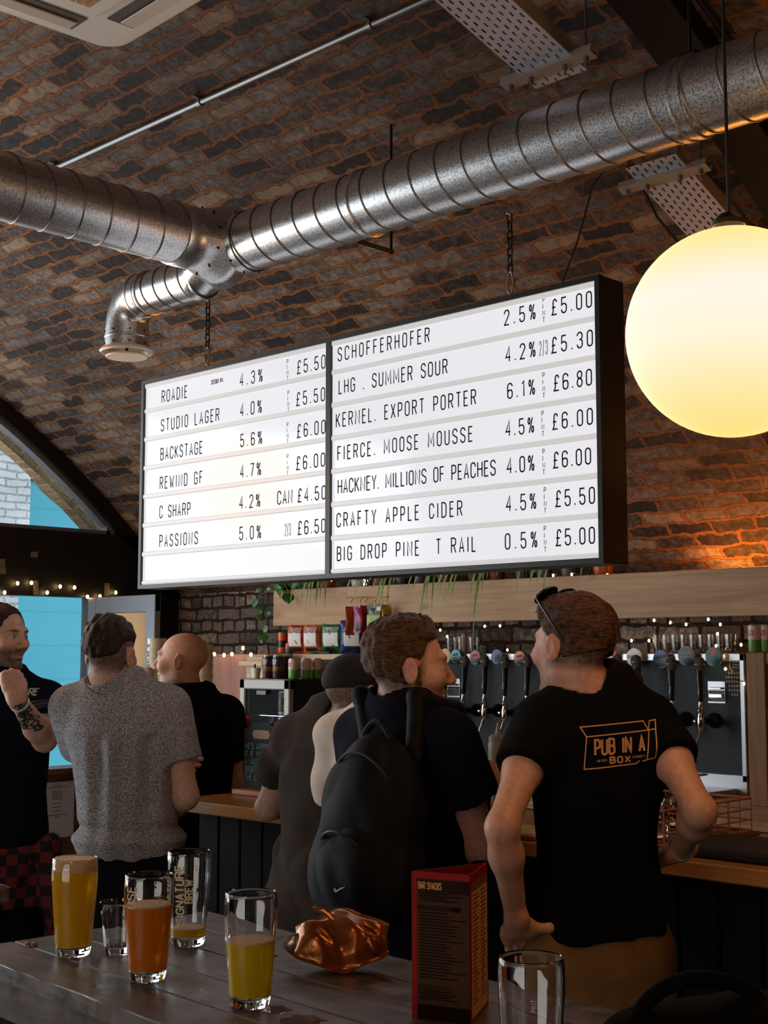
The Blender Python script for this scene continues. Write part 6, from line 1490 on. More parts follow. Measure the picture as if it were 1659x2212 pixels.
def shell(head, off, cut, taper=.022):
    """hair shell: skull grown by off, cut(x,y,z) < 0 kept (head coordinates)"""
    F = Field()
    def f(X, Y, Z):
        Xb, Yb, Zb = np.broadcast_arrays(X, Y, Z); sh_ = Xb.shape; L = head.loc(np.stack([Xb.ravel(), Yb.ravel(), Zb.ravel()], 1)); x, y, z = L.T
        o = off(x, y, z) if callable(off) else off
        cc = cut(x, y, z); o = .0012 + (o - .0012) * np.clip(-cc / taper, 0, 1) ** .7
        a, b, c = .0755 + o, .096 + o, .084 + o; u = np.sqrt((x / a) ** 2 + ((y + .014) / b) ** 2 + ((z - .042) / c) ** 2); d = (u - 1) * .085
        zl = np.minimum(z - .03, 0); u2 = np.sqrt((x / (.072 + o)) ** 2 + ((y + .014) / (.090 + o)) ** 2) - 1; d2 = np.maximum(u2 * .08, z - .035); d = np.minimum(d, d2)
        return (np.maximum(d, cc) * head.k).reshape(sh_)
    F.fn(f, head.c - .17, head.c + .19, .004); return F
# ------------------------------------------------------------------ the seven drinkers and the bar worker
def head_at(px, pcrown, d, yaw, size=1.0, **kw):
    c = atd(px, pcrown, d); c = np.array(c); c[2] -= .127 * size; return Head(c, yaw, size=size, **kw)
def reach(S, px, py, L, near=True):
    """point on the sight line of a pixel at distance L from S"""
    r = ray(px, py); a = r @ r; b = 2 * r @ (CAM - S); c = (CAM - S) @ (CAM - S) - L * L; q = b * b - 4 * a * c
    t = (-b + (-1 if near else 1) * math.sqrt(max(0, q))) / (2 * a); return CAM + r * t
def under(head, back=.0, fwd=None, side=0.0, yaw=0):
    """ground point beneath a head"""
    f = sdir(yaw); r = np.cross(f, [0, 0, 1.0]); return head.c[:2] - f[:2] * back - r[:2] * side
tee_black = mat('tee_black', rgb(12, 12, 13), .95, var=.15, scale=12, bump=.1, bscale=600, spec=.12)
tee_navy = mat('tee_navy', rgb(15, 16, 29), .95, var=.12, scale=12, bump=.1, bscale=600, spec=.12)
tee_brown = mat('tee_brown', rgb(56, 46, 38), .95, var=.15, scale=10, bump=.12, bscale=600)
tee_white = mat('tee_white', rgb(206, 190, 176), .85, var=.08, scale=8)
speck = mat('speckled_shirt', rgb(84, 82, 86), .9, var=.5, scale=260, col2=rgb(186, 184, 186), detail=2, spec=.2)
jean = mat('dark_jeans', rgb(17, 19, 25), .9, var=.2, scale=30, spec=.1); chino = mat('tan_chinos', rgb(118, 84, 44), .8, var=.12, scale=12); blackp_ = mat('black_trousers', rgb(10, 10, 11), .9, spec=.1)
hair_dk = hair_mat('hair_dark_brown', rgb(30, 19, 13), rgb(70, 44, 28)); hair_br = hair_mat('hair_brown', rgb(48, 30, 19), rgb(104, 70, 44)); hair_lt = hair_mat('hair_light_brown', rgb(60, 38, 22), rgb(128, 82, 48))
band_m = mat('wristband', rgb(150, 214, 180), .5, var=.2, scale=60, col2=rgb(222, 230, 226))
def wristband(P, Wr, E_, r=.031, t=.86):
    q = E_ + (Wr - E_) * t; mb = MB(); mb.lathe([(r, -.0075), (r + .001, -.0075), (r + .001, .0075), (r, .0075)], q, _n(Wr - E_), n=28, closed=True); return part('wristband', mb, band_m, P, smooth=True, label='pale green festival wristband')
def eye_glint(): pass

# 1. man at the left edge, facing the room, hand at his chin
h1 = head_at(6, 1308, 4.95, 118, roll=2); b1 = Body(under(h1, -.01, yaw=150), 150, 1.79, .96)
hand1 = atd(30, 1500, 4.55); el1 = atd(92, 1650, 4.62)
A1L = b1.arm_to(-1, el1, hand1, dz=0); A1R = b1.arm(1, b1.r * .12 + np.array([0, 0, -1.0]), b1.f * .25 + np.array([0, 0, -1.0]))
chin = h1.w(0, .05, -.10)
hd = _n(chin - A1L[2]); toc = _n(-FH)
H1 = [dict(wr=A1L[2], d=_n(hd * .6 + np.array([0, 0, .9]) - RT * .15), nrm=-toc - RT * .5, side=RT * .8 + FH * .5, curl=(.75, 1.2, .8), thumb=(.35, .9), spread=.05, k=.003), dict(wr=A1R[2], d=np.array([0, 0, -1.0]), nrm=-b1.r, side=b1.f)]
P1, bd1, sh1, _ = make_person('bearded man at left edge in navy t-shirt, smiling, fist held to his chin', b1, h1, [A1L, A1R], H1, tee_navy, blackp_, dict(col=SKIN * [1.0, .95, .92], beard='full', beard_col=(.055, .030, .018), brow=(.04, .022, .014)), hem=.90, seed=1)
cut = lambda x, y, z: np.maximum(np.maximum(-(z + .055 + .3 * np.minimum(y, .0)) , y - .055 - .10 * (z - .06)), np.where((np.abs(x) > .05), .026 - np.sqrt((y + .006) ** 2 + ((z - .004) * .8) ** 2), -1))
hf = shell(h1, lambda x, y, z: .009 + .004 * (y < 0), cut); hf.ell(h1.w(0, -.118, .065), h1.R, [.030, .028, .030], .01)
hair_part(P1, h1, hair_dk, hf, noise=strands(h1, .0035, 60, 'f'))
wristband(P1, A1L[2], A1L[1], .033)
# tattoos on the left forearm, red check shirt tied round the waist, chest print
tat = mat('tattoo_ink', rgb(44, 44, 46), .6)
bvh = lambda o: BVHTree.FromPolygons([tuple(v.co) for v in o.data.vertices], [tuple(p.vertices) for p in o.data.polygons])
def project(P, o, V2, F2, O, ex, ey, view, m, name, off=.0018, parent=None):
    """lay flat artwork (2-D verts) on the mesh of part o: rays along view from the plane at O"""
    T = bvh(o); og = Vector(ORIG[P.name]); out = []
    for q in V2:
        p = np.array(O) + np.array(ex) * q[0] + np.array(ey) * q[1] - np.array(view) * .5; hit = T.ray_cast(Vector(p) - og, Vector(view).normalized(), 2.0)
        if hit[0] is None: out.append(out[-1] if out else np.array(O)); continue
        out.append(np.array(hit[0] + og) - np.array(_n(view)) * off)
    mb = MB(); mb.v = [tuple(q) for q in out]; mb.f = [tuple(f) for f in F2]; return part(name, mb, m, parent or o, recalc=False)
def blobs(seed, n, w, h):
    rr = random.Random(seed); V = []; F = []
    for _ in range(n):
        cx, cy = rr.uniform(0, w), rr.uniform(0, h); pl = [(cx + rr.uniform(.006, .016) * math.cos(a), cy + rr.uniform(.006, .016) * math.sin(a)) for a in [k * .7 for k in range(10)]]
        v, f = ribbon(pl, rr.uniform(.003, .007), .006); k = len(V); V += v; F += [tuple(i + k for i in g) for g in f]
    return V, F
e_ = _n(A1L[1] - A1L[2]); sd_ = _n(np.cross(e_, FH)); V2, F2 = blobs(3, 26, .15, .05)
project(P1, bd1, V2, F2, A1L[2] + e_ * .06 - sd_ * .025, e_, sd_, FH, tat, 'tattoo')
V2, F2 = text2d('ARE', .022, .012, .004, .0045, step=.008)
project(P1, sh1, V2, F2, atd(22, 1505, 4.7), RT, np.array([0, 0, 1.0]), FH, mat('print_cream', rgb(196, 190, 176), .7), 'chest_print')
chk = bpy.data.materials.new('red_check'); chk.use_nodes = True; nt = chk.node_tree; b = nt.nodes['Principled BSDF']; tc = N(nt, 'ShaderNodeTexCoord'); ck = N(nt, 'ShaderNodeTexChecker'); ck.inputs['Scale'].default_value = 26; ck.inputs['Color1'].default_value = rgb(104, 26, 28); ck.inputs['Color2'].default_value = rgb(26, 14, 18)
nt.links.new(tc.outputs['Object'], ck.inputs['Vector']); nt.links.new(ck.outputs['Color'], b.inputs['Base Color']); b.inputs['Roughness'].default_value = .85
F_ = Field(); b1.torso(F_, .026, .72, .93); 
for s_ in (-1, 1): F_.cone(b1.p(s_ * .16, .10, .92), b1.p(s_ * .20, .13, .55), .05, .035, .03)
V, Fc = F_.mesh(.009, post=folds(.012, b1, 9)); np_mesh('tied_check_shirt', V, Fc, chk, P1, 'red and black check shirt tied round the waist')

# 2. man in grey speckled shirt, seen from behind
h2 = head_at(240, 1338, 4.55, 14, roll=-2); b2 = Body(under(h2, -.03, side=-.075, yaw=4), 4, 1.78, .92, 1.02, lean=(-.09, 0), belly=.02)
A2R = b2.arm(1, b2.r * .20 + b2.f * .05 + np.array([0, 0, -1.0]), b2.f * .75 - b2.r * .6 + np.array([0, 0, -.35])); A2L = b2.arm(-1, b2.r * .06 + b2.f * .75 + np.array([0, 0, -.9]), b2.f * .5 + b2.r * .8 + np.array([0, 0, .1]))
def pleats(D, X, Y, Z):
    D = folds(.006, b2, 3, .5)(D, X, Y, Z); x = (X - b2.xy[0]) * b2.r[0] + (Y - b2.xy[1]) * b2.r[1]; y = (X - b2.xy[0]) * b2.f[0] + (Y - b2.xy[1]) * b2.f[1]
    m = (np.abs(D) < .04); Xb, Yb, Zb = np.broadcast_arrays(x, y, Z); a, f_, z = Xb[m], Yb[m], Zb[m]
    w = np.clip((1.36 - z) / .02, 0, 1) * np.clip((z - .95) / .3, .15, 1) * (f_ < -.02) * np.exp(-(a / .13) ** 4)
    D[m] += ((.010 * np.cos(a * 78) + .007 * np.cos(a * 33 + z * 3)) * w - .004 * np.exp(-((z - 1.365) / .006) ** 2) * (f_ < 0)).astype(np.float32)
    hm = np.exp(-((z - 1.015) / .02) ** 2) * .012 - np.exp(-((z - 1.055) / .016) ** 2) * .008 - np.exp(-((z - .965) / .01) ** 2) * .006; D[m] -= hm.astype(np.float32); return D
P2, bd2, sh2, _ = make_person('man in grey speckled short-sleeved shirt seen from behind, slicked-back hair', b2, h2, [A2L, A2R], [dict(wr=A2R[2], d=-b2.r, nrm=-b2.f, side=np.array([0, 0, 1.0])), dict(wr=A2L[2], d=b2.r, nrm=-b2.f, side=np.array([0, 0, 1.0]))], speck, jean, dict(col=SKIN, hair_col=(.10, .068, .05), beard='full', beard_col=(.08, .045, .03), brow=(.05, .03, .02)), shirt_off=.018, sleeve=.60, hem=.945, shirt_fold=pleats, flare=.008, thick=1.04, sleeve_flare=.008, collar=.070, seed=2)
F_ = Field(); nb = b2.p(0, -.012, 1.475); ax2 = _n(h2.w(0, -.022, -.05) - nb)
def colf(X, Y, Z):
    x, y, z = X - nb[0], Y - nb[1], Z - nb[2]; t = x * ax2[0] + y * ax2[1] + z * ax2[2]; r = np.sqrt(np.maximum(0, x * x + y * y + z * z - t * t)); return np.maximum(np.abs(r - (.076 - .14 * (t - .045))) - .004, np.abs(t - .055) - .030)
F_.fn(colf, nb - .12, nb + .12, .004); V, Fc = F_.mesh(.005); np_mesh('shirt_collar', V, Fc, speck, P2)
hf = shell(h2, lambda x, y, z: .011 + .006 * np.clip(z - .06, 0, .1) / .06 + .004 * (y < -.03), lambda x, y, z: np.maximum(np.maximum(.030 + .55 * np.minimum(y + .05, 0) - z + 1.3 * np.maximum(np.abs(x) - .054, 0), y - .08), -z - .01), .02)
hair_part(P2, h2, hair_dk, hf, noise=strands(h2, .005, 42, 'f', 3))

# 3. bald man in black t-shirt, face turned to the left
h3 = head_at(392, 1366, 5.35, -82, pitch=4, size=.96); b3 = Body(under(h3, .03, side=-.02, yaw=-48), -48, 1.70, 1.04, 1.12, belly=.04)
A3R = b3.arm(1, b3.r * .30 + b3.f * .15 + np.array([0, 0, -1.0]), b3.f * .45 - b3.r * .95 + np.array([0, 0, .10])); A3L = b3.arm(-1, -b3.r * .2 + b3.f * .25 + np.array([0, 0, -1.0]), b3.f * .5 + b3.r * .9 + np.array([0, 0, .05]))
P3, bd3, sh3, _ = make_person('bald man with goatee in black t-shirt, seen in profile with folded arms', b3, h3, [A3L, A3R], [dict(wr=A3R[2], d=-b3.r, nrm=-b3.f, side=np.array([0, 0, 1.0])), dict(wr=A3L[2], d=b3.r, nrm=-b3.f, side=np.array([0, 0, 1.0]))], tee_black, blackp_, dict(col=SKIN * [1.0, .95, .9], beard='goatee', beard_col=(.09, .055, .04), stubble=(.2, .13, .10), brow=(.10, .06, .04)), shirt_off=.022, sleeve=.60, thick=1.08, seed=3, collar=.072)

# 4. man in dark cap and brown t-shirt leaning on the bar
h4 = head_at(768, 1418, 4.22, 48, pitch=-8, roll=4); b4 = Body(under(h4, .10, side=.06, yaw=30), 30, 1.68, .92, 1.0, lean=(-.03, .24), sh_drop=.01)
A4L = b4.arm_to(-1, atd(588, 1722, 4.46), atd(690, 1712, 4.75), dz=.0); A4R = b4.arm(1, b4.r * .1 + b4.f * .55 + np.array([0, 0, -.8]), b4.f * .9 - b4.r * .3 + np.array([0, 0, -.05]))
P4, bd4, sh4, _ = make_person('man in dark cap and grey-brown t-shirt leaning on the bar, back turned', b4, h4, [A4L, A4R], [dict(wr=A4L[2], d=A4L[2] - A4L[1], nrm=np.array([0, 0, -1.0]), side=b4.r), dict(wr=A4R[2], d=A4R[2] - A4R[1], nrm=np.array([0, 0, -1.0]), side=-b4.r)], tee_brown, blackp_, dict(col=SKIN, beard='full', beard_col=(.06, .035, .022), hair_col=(.10, .068, .05), brow=(.05, .03, .02)), shirt_off=.024, sleeve=.60, hem=.84, flare=.012, shirt_fold=.017, seed=4)
capm = mat('cap_cloth', rgb(26, 24, 23), .85, var=.1, scale=40, bump=.15, bscale=500)
hf = shell(h4, .010, lambda x, y, z: .028 - z + .12 * y); hair_part(P4, h4, capm, hf, h=.0045, name='cap')
F_ = Field()
def brim(X, Y, Z):
    Xb, Yb, Zb = np.broadcast_arrays(X, Y, Z); L = h4.loc(np.stack([Xb.ravel(), Yb.ravel(), Zb.ravel()], 1)); x, y, z = L.T
    d = np.maximum(np.sqrt(x * x + ((y - .07) * .85) ** 2) - .082, .07 - y); return np.maximum(d, np.abs(z - .036 + .9 * x * x * 4 - .1 * (y - .08)) - .003).reshape(Xb.shape)
F_.fn(brim, h4.c - .2, h4.c + .22, .003); V, Fc = F_.mesh(.0042); np_mesh('cap_brim', V, Fc, capm, P4)

# 5. person in white t-shirt between the capped man and the backpack man
h5 = head_at(888, 1376, 3.92, 40); b5 = Body(under(h5, .02, side=.0, yaw=20), 20, 1.70, .98, 1.0, lean=(-.12, .05))
A5L = b5.arm(-1, -b5.r * .12 + b5.f * .45 + np.array([0, 0, -1.0]), b5.f * .8 + b5.r * .3 + np.array([0, 0, -.1])); A5R = b5.arm(1, b5.r * .1 + b5.f * .4 + np.array([0, 0, -1.0]), b5.f * .8 - b5.r * .3 + np.array([0, 0, .05]))
P5, bd5, sh5, _ = make_person('person in white t-shirt almost hidden behind the man with the backpack', b5, h5, [A5L, A5R], [dict(wr=A5L[2], d=A5L[2] - A5L[1], nrm=np.array([0, 0, -1.0]), side=b5.r), dict(wr=A5R[2], d=A5R[2] - A5R[1], nrm=np.array([0, 0, -1.0]), side=-b5.r)], tee_white, jean, dict(col=SKIN * 1.08, hair_col=(.12, .08, .05), brow=(.06, .04, .03)), shirt_off=.02, sleeve=.7, shirt_fold=.012, seed=5)
hair_part(P5, h5, hair_br, shell(h5, .012, lambda x, y, z: np.maximum(-.02 - z, y - .06)), noise=strands(h5, .004, 50, 'mess'))

# 6. man with the black backpack, face in profile to the right
h6 = head_at(882, 1342, 3.48, 80, size=1.02); b6 = Body(under(h6, -.0, side=.012, yaw=46), 46, 1.735, .88, 1.0, belly=.01)
A6R = b6.arm_to(1, atd(1030, 1805, 3.45), atd(985, 1860, 3.75)); A6L = b6.arm(-1, -b6.r * .1 + b6.f * .3 + np.array([0, 0, -1.0]), b6.f * .9 + b6.r * .4 + np.array([0, 0, .15]))
P6, bd6, sh6, _ = make_person('man in navy t-shirt wearing a black backpack, face in profile to the right', b6, h6, [A6L, A6R], [dict(wr=A6L[2], d=A6L[2] - A6L[1], nrm=-b6.r * -1, side=np.array([0, 0, 1.0])), dict(wr=A6R[2], d=A6R[2] - A6R[1], nrm=-b6.r, side=np.array([0, 0, 1.0]))], tee_navy, blackp_, dict(col=SKIN * [1.02, .92, .88], hair_col=(.085, .05, .032), stubble=(.25, .15, .11), brow=(.08, .045, .028)), shirt_off=.020, sleeve=.52, thick=1.05, hem=.84, seed=6)
def cut6(x, y, z):
    front = y - .070 - .10 * np.clip(z - .07, 0, .05)                       # forehead line
    side = y - (.018 + .55 * np.clip(z - .035, 0, .05) + .0)                  # temples and sideburns
    side = np.where(z > .085, -1, side)
    low = -(z + .030 + .35 * np.minimum(y + .02, 0))                        # nape
    ear = .026 - np.sqrt((y + .006) ** 2 + ((z - .004) * .8) ** 2)
    ear = np.where(np.abs(x) > .05, ear, -1)
    return np.maximum(np.maximum(front, side), np.maximum(low, ear))
hf = shell(h6, lambda x, y, z: .011 + .010 * np.clip(z - .05, 0, .08) / .08 + .006 * (y > .03), cut6)
hair_part(P6, h6, hair_br, hf, noise=strands(h6, .0045, 60, 'mess', 2))
# backpack
bag_m = mat('backpack_nylon', rgb(10, 10, 11), .7, var=.2, scale=20, bump=.2, bscale=300, spec=.2); bag_t = mat('backpack_trim', rgb(30, 30, 31), .5)
BP = thing('backpack', 'black backpack worn by the man in profile, small white tick at its lower corner', 'backpack', b6.p(-.03, -.25, .92))
yb = b6.f; xr = b6.r
F_ = Field(); o6 = b6.p(.08, -.195, 1.205)
F_.ell(o6 + np.array([0, 0, .02]), np.array([xr, yb, [0, 0, 1]]), [.160, .100, .205], .04); F_.ell(o6 - np.array([0, 0, .10]) - yb * .01, np.array([xr, yb, [0, 0, 1]]), [.165, .115, .14], .05)
F_.ell(o6 + np.array([0, 0, .14]) + yb * .03, np.array([xr, yb, [0, 0, 1]]), [.10, .06, .10], .05)
def bpost(D, X, Y, Z):
    D = folds(.018, b6, 12)(D, X, Y, Z); x = (X - o6[0]) * xr[0] + (Y - o6[1]) * xr[1]; y = (X - o6[0]) * yb[0] + (Y - o6[1]) * yb[1]; return np.maximum(D, y - .085)
V, Fc = F_.mesh(.007, post=bpost); bk_ = np_mesh('main_bag', V, Fc, bag_m, BP)
F_ = Field(); F_.ell(o6 - np.array([0, 0, .09]) - yb * .065 + xr * .01, np.array([xr, yb, [0, 0, 1]]), [.125, .070, .13], .03); V, Fc = F_.mesh(.007, post=folds(.014, b6, 15)); fp_ = np_mesh('front_pocket', V, Fc, bag_m, BP)
for (rx, rz, yy, zc) in ((.145, .20, -.05, .0), (.10, .10, -.118, -.08)):
    mb = MB(); mb.tube([o6 + xr * rx * math.cos(a) * (1 if math.sin(a) < 0 else .92) + np.array([0, 0, zc + rz * math.sin(a)]) + yb * (yy + .05 * abs(math.cos(a)) ** 3) for a in [PI * i / 24 for i in range(25)]], .004, 6); part('zip', mb, bag_t, BP, smooth=True)
mb = MB(); mb.tube([o6 + np.array([0, 0, .225]) + xr * x + yb * .02 + np.array([0, 0, .045 * (1 - (x / .05) ** 2)]) for x in np.linspace(-.05, .05, 9)], .009, 8); part('grab_loop', mb, bag_m, BP, smooth=True)
for sd in (-1, 1):
    S0 = o6 + np.array([0, 0, .18]) + xr * sd * .075 + yb * .07; S1 = b6.p(sd * .10, -.06, 1.535); S2 = b6.p(sd * .115, .06, 1.50); S3 = b6.p(sd * .125, .155, 1.33); S4 = b6.p(sd * .17, .09, 1.08); S5 = o6 + xr * sd * .14 + np.array([0, 0, -.16]) + yb * .06
    F_ = Field(); pts = [S0, S1, S2, S3, S4, S5]
    for a, c in zip(pts[:-1], pts[1:]): F_.cone(a, c, .022, .022, .02)
    V, Fc = F_.mesh(.007); np_mesh('shoulder_strap', V, Fc, bag_m, BP)
tick = [(-.022, .004), (-.015, -.003), (-.010, -.006), (-.004, -.004), (.008, .003), (.026, .014), (.008, .006), (-.006, .000), (-.011, -.000), (-.014, .003), (-.017, .009)]
O = ony(735, 1912, 1e6) if False else atd(735, 1912, 3.25)
project(BP, fp_ if bvh(fp_).ray_cast(Vector(O - FH * .5) - Vector(ORIG[BP.name]), Vector(FH), 2.0)[0] else bk_, [(.5 * a_, .5 * b_) for a_, b_ in ((-.028, -.002), (-.018, -.013), (-.010, -.008), (.008, .006), (.028, .020), (.006, .012), (-.010, .001), (-.015, .000), (-.018, .003), (-.022, .010))], [(0, 1, 8, 9), (1, 2, 7, 8), (2, 3, 6, 7), (3, 4, 5, 6)], O, RT, np.array([0, 0, 1.0]), FH, mat('tick_white', rgb(222, 220, 214), .6), 'tick_mark', off=.003)

# 7. man in the printed black t-shirt, sunglasses on his head
h7 = head_at(1236, 1290, 3.22, -38, roll=-3, size=1.0); b7 = Body(under(h7, .0, side=-.055, yaw=-18), -18, 1.80, .80, .92, sh_drop=.0)
el = atd(1084, 1788, 3.0); wr = atd(1108, 1938, 3.08); A7L = b7.arm_to(-1, el, wr, up=np.linalg.norm(el - b7.sh(-1)) / b7.k, fo=.25)
el = reach(b7.sh(1), 1512, 1752, .295); wr = reach(el, 1468, 1838, .268, False); A7R = b7.arm_to(1, el, wr, up=.29, fo=.262)
H7 = [dict(wr=A7L[2], d=FH * .85 + np.array([0, 0, -.5]) + RT * .12, nrm=RT * .7 + np.array([0, 0, -.8]), side=RT * .9 + np.array([0, 0, .35]) - FH * .3, curl=(.35, .35, .3), thumb=(1.35, .1), spread=.05, k=.004), dict(wr=A7R[2], d=_n(-RT * .75 + FH * .4 + np.array([0, 0, -.30])), nrm=np.array([0, 0, -1.0]) - RT * .3, side=-FH * .6 - RT * .4, curl=(.35, .6, .4), thumb=(.7, .6), k=.004)]
P7, bd7, sh7, _ = make_person('man in black t-shirt with boxed print on the back, hand on hip, sunglasses on head', b7, h7, [A7L, A7R], H7, tee_black, chino, dict(col=SKIN * [1.08, .92, .86], hair_col=(.095, .05, .03), fade=.008, stubble=(.26, .15, .11), brow=(.08, .045, .028)), thick=.84, shirt_off=.018, sleeve=.46, hem=.955, flare=.006, seed=7, shirt_fold=.007, sleeve_flare=.008)
def cut7(x, y, z):
    side = np.where(z > .085, -1, y - (.020 + .9 * np.clip(z - .03, 0, .06)))
    ear = np.where(np.abs(x) > .05, .027 - np.sqrt((y + .006) ** 2 + ((z - .004) * .8) ** 2), -1)
    return np.maximum(np.maximum(y - .084, side), np.maximum(-(z + .022 + .30 * np.minimum(y + .02, 0)), ear))
hf = shell(h7, lambda x, y, z: .0030 + .0125 * np.clip((z - .035 + .25 * np.minimum(y + .05, 0)) / .06, 0, 1) + .010 * np.clip(y, 0, .06) / .06 * (z > .07), cut7, .012)
hair_part(P7, h7, hair_mat('hair_chestnut', rgb(40, 24, 15), rgb(98, 60, 36)), hf, noise=strands(h7, .004, 55, 'mess', 6))
wristband(P7, A7R[2], A7R[1], .031, .93)
SG = thing('sunglasses', 'dark sunglasses pushed up on the hair of the man in the printed t-shirt', 'sunglasses', h7.w(0, .03, .12))
lens_m = mat('dark_lens', rgb(10, 10, 11), .12); 
for sx in (-1, 1):
    mb = MB(); pl = [h7.w(sx * (.034 + .030 * math.cos(a)), .060 - .020 * math.sin(a), .137 + .018 * math.sin(a) - .010 * (.034 + .030 * math.cos(a)) / .064) for a in [2 * PI * i / 24 for i in range(24)]]
    mb.tube(pl, .0028, 8, closed=True); part('rim', mb, blk_p, SG, smooth=True); mb = MB(); mb.prism(pl, (h7.f * .3 + h7.u) * .0015); part('lens', mb, lens_m, SG)
    mb = MB(); mb.tube([h7.w(sx * .064, .060, .130), h7.w(sx * .084, .040, .118), h7.w(sx * .0895, .0, .080), h7.w(sx * .088, -.03, .045), h7.w(sx * .080, -.048, .018)], .003, 8); part('temple_arm', mb, blk_p, SG, smooth=True)
mb = MB(); mb.tube([h7.w(-.008, .060, .137), h7.w(0, .058, .141), h7.w(.008, .060, .137)], .003, 8); part('bridge', mb, blk_p, SG, smooth=True)
# back print: PUB IN A BOX inside a drawn box
prt = mat('gold_print', rgb(206, 148, 92), .7)
O = atd(1248, 1660, 3.15); mpx = F_PX / 3.16
def PX(x, y): return ((x - 1248) / mpx, (1660 - y) / mpx)
V = []; Fp = []
def addr(pts, w):
    v, f = ribbon([PX(*q) for q in pts], w, .008); k = len(V); V.extend(v); Fp.extend([tuple(i + k for i in g) for g in f])
addr([(1249, 1571), (1389, 1560), (1399, 1579), (1261, 1591), (1249, 1571)], .0028); addr([(1261, 1591), (1255, 1658), (1368, 1648), (1376, 1642)], .0028); addr([(1392, 1641), (1400, 1579)], .0028); addr([(1399, 1579), (1416, 1577), (1411, 1636), (1382, 1643)], .0028); addr([(1399, 1579), (1404, 1560), (1418, 1558), (1416, 1577)], .0028)
def addt(txt, x, y, h, w, sw, slope, gw=None):
    base = sum(GL[c][0] for c in txt); W_ = w / mpx; hh = h / mpx; base -= .4 * txt.count(' '); g_ = gw or W_ / (base + .6 * (len(txt) - 1)); gap = (W_ - (base + .4 * txt.count(' ')) * g_) / max(1, len(txt) - 1); v, f = text2d(txt, hh, g_, gap, sw, step=.008); o = PX(x, y); k = len(V)
    V.extend([np.array([o[0] + q[0], o[1] + q[1] + q[0] * slope]) for q in v]); Fp.extend([tuple(i + k for i in g) for g in f])
addt('PUB IN A', 1279, 1629, 31, 108, .0054, .07); addt('BOX', 1311, 1646, 12, 44, .0036, .05); addt('NEVER', 1282, 1643, 4.2, 21, .0009, .05); addt('FORGET', 1361, 1637, 4.2, 27, .0009, .1)
project(P7, sh7, V, Fp, O, RT, np.array([0, 0, 1.0]), FH, prt, 'back_print', off=.003)

# 8. bar worker behind the bar, mostly hidden
h8 = head_at(1326, 1440, 4.55, 160, size=.98); b8 = Body(under(h8, .0, yaw=170), 170, 1.60, .9, .95)
A8R = b8.arm_to(1, atd(1065, 1735, 4.35), atd(1030, 1650, 4.3), up=.30, fo=.25); A8L = b8.arm(-1, -b8.r * .15 + np.array([0, 0, -1.0]), b8.f * .8 + np.array([0, 0, -.3]))
P8, bd8, sh8, _ = make_person('bar worker with curly brown hair behind the bar, mostly hidden, one arm raised', b8, h8, [A8L, A8R], [dict(wr=A8L[2], d=A8L[2] - A8L[1], nrm=b8.r, side=np.array([0, 0, 1.0])), dict(wr=A8R[2], d=A8R[2] - A8R[1], nrm=b8.f, side=b8.r)], tee_black, blackp_, dict(col=SKIN * 1.05, brow=(.06, .035, .02)), seed=8)
hf = shell(h8, .022, lambda x, y, z: np.maximum(-.08 - z, y - .045)); hf.ell(h8.w(-.05, -.03, .02), h8.R, [.07, .08, .09], .03); hair_part(P8, h8, hair_br, hf, h=.0045, noise=strands(h8, .012, 30, 'mess', 3))
# ================================================================== FOREGROUND TABLE
tmat = bpy.data.materials.new('worn_dark_wood'); tmat.use_nodes = True; nt = tmat.node_tree; b = nt.nodes['Principled BSDF']; L = nt.links.new
tc = N(nt, 'ShaderNodeTexCoord'); mp = N(nt, 'ShaderNodeMapping'); mp.inputs['Scale'].default_value = (2.0, 16, 16); L(tc.outputs['Object'], mp.inputs['Vector'])
n1 = N(nt, 'ShaderNodeTexNoise'); n1.inputs['Scale'].default_value = 2.0; n1.inputs['Detail'].default_value = 8; n1.inputs['Distortion'].default_value = .6; L(mp.outputs['Vector'], n1.inputs['Vector'])
n2 = N(nt, 'ShaderNodeTexNoise'); n2.inputs['Scale'].default_value = 9; n2.inputs['Detail'].default_value = 8; n2.inputs['Roughness'].default_value = .7; L(tc.outputs['Object'], n2.inputs['Vector'])
cr = N(nt, 'ShaderNodeValToRGB'); e = cr.color_ramp.elements; e[0].position = .32; e[0].color = rgb(32, 26, 23); e[1].position = .66; e[1].color = rgb(104, 90, 80)
mi = N(nt, 'ShaderNodeMix', data_type='FLOAT'); mi.inputs[0].default_value = .45; L(n1.outputs['Fac'], mi.inputs[2]); L(n2.outputs['Fac'], mi.inputs[3]); L(mi.outputs[0], cr.inputs['Fac']); L(cr.outputs['Color'], b.inputs['Base Color'])
mr = N(nt, 'ShaderNodeMapRange'); mr.inputs['From Min'].default_value = .35; mr.inputs['From Max'].default_value = .65; mr.inputs['To Min'].default_value = .26; mr.inputs['To Max'].default_value = .55; L(n2.outputs['Fac'], mr.inputs['Value']); L(mr.outputs['Result'], b.inputs['Roughness'])
bp = N(nt, 'ShaderNodeBump'); bp.inputs['Strength'].default_value = .35; bp.inputs['Distance'].default_value = .004; L(mi.outputs[0], bp.inputs['Height']); L(bp.outputs['Normal'], b.inputs['Normal'])
TZ = 1.06; ta = math.radians(-3.6); te = np.array([math.cos(ta), math.sin(ta), 0]); tn = np.array([-math.sin(ta), math.cos(ta), 0]); TA = np.array([-2.392, 1.912, 0]); TL_, TW = 1.85, .578
tb = thing('high_table', 'worn dark wooden high table in the foreground holding the beer glasses', 'table', TA + te * TL_ / 2 - tn * TW / 2)
mb = MB(); nb_ = 5; bw_ = TW / nb_; rr = random.Random(2)
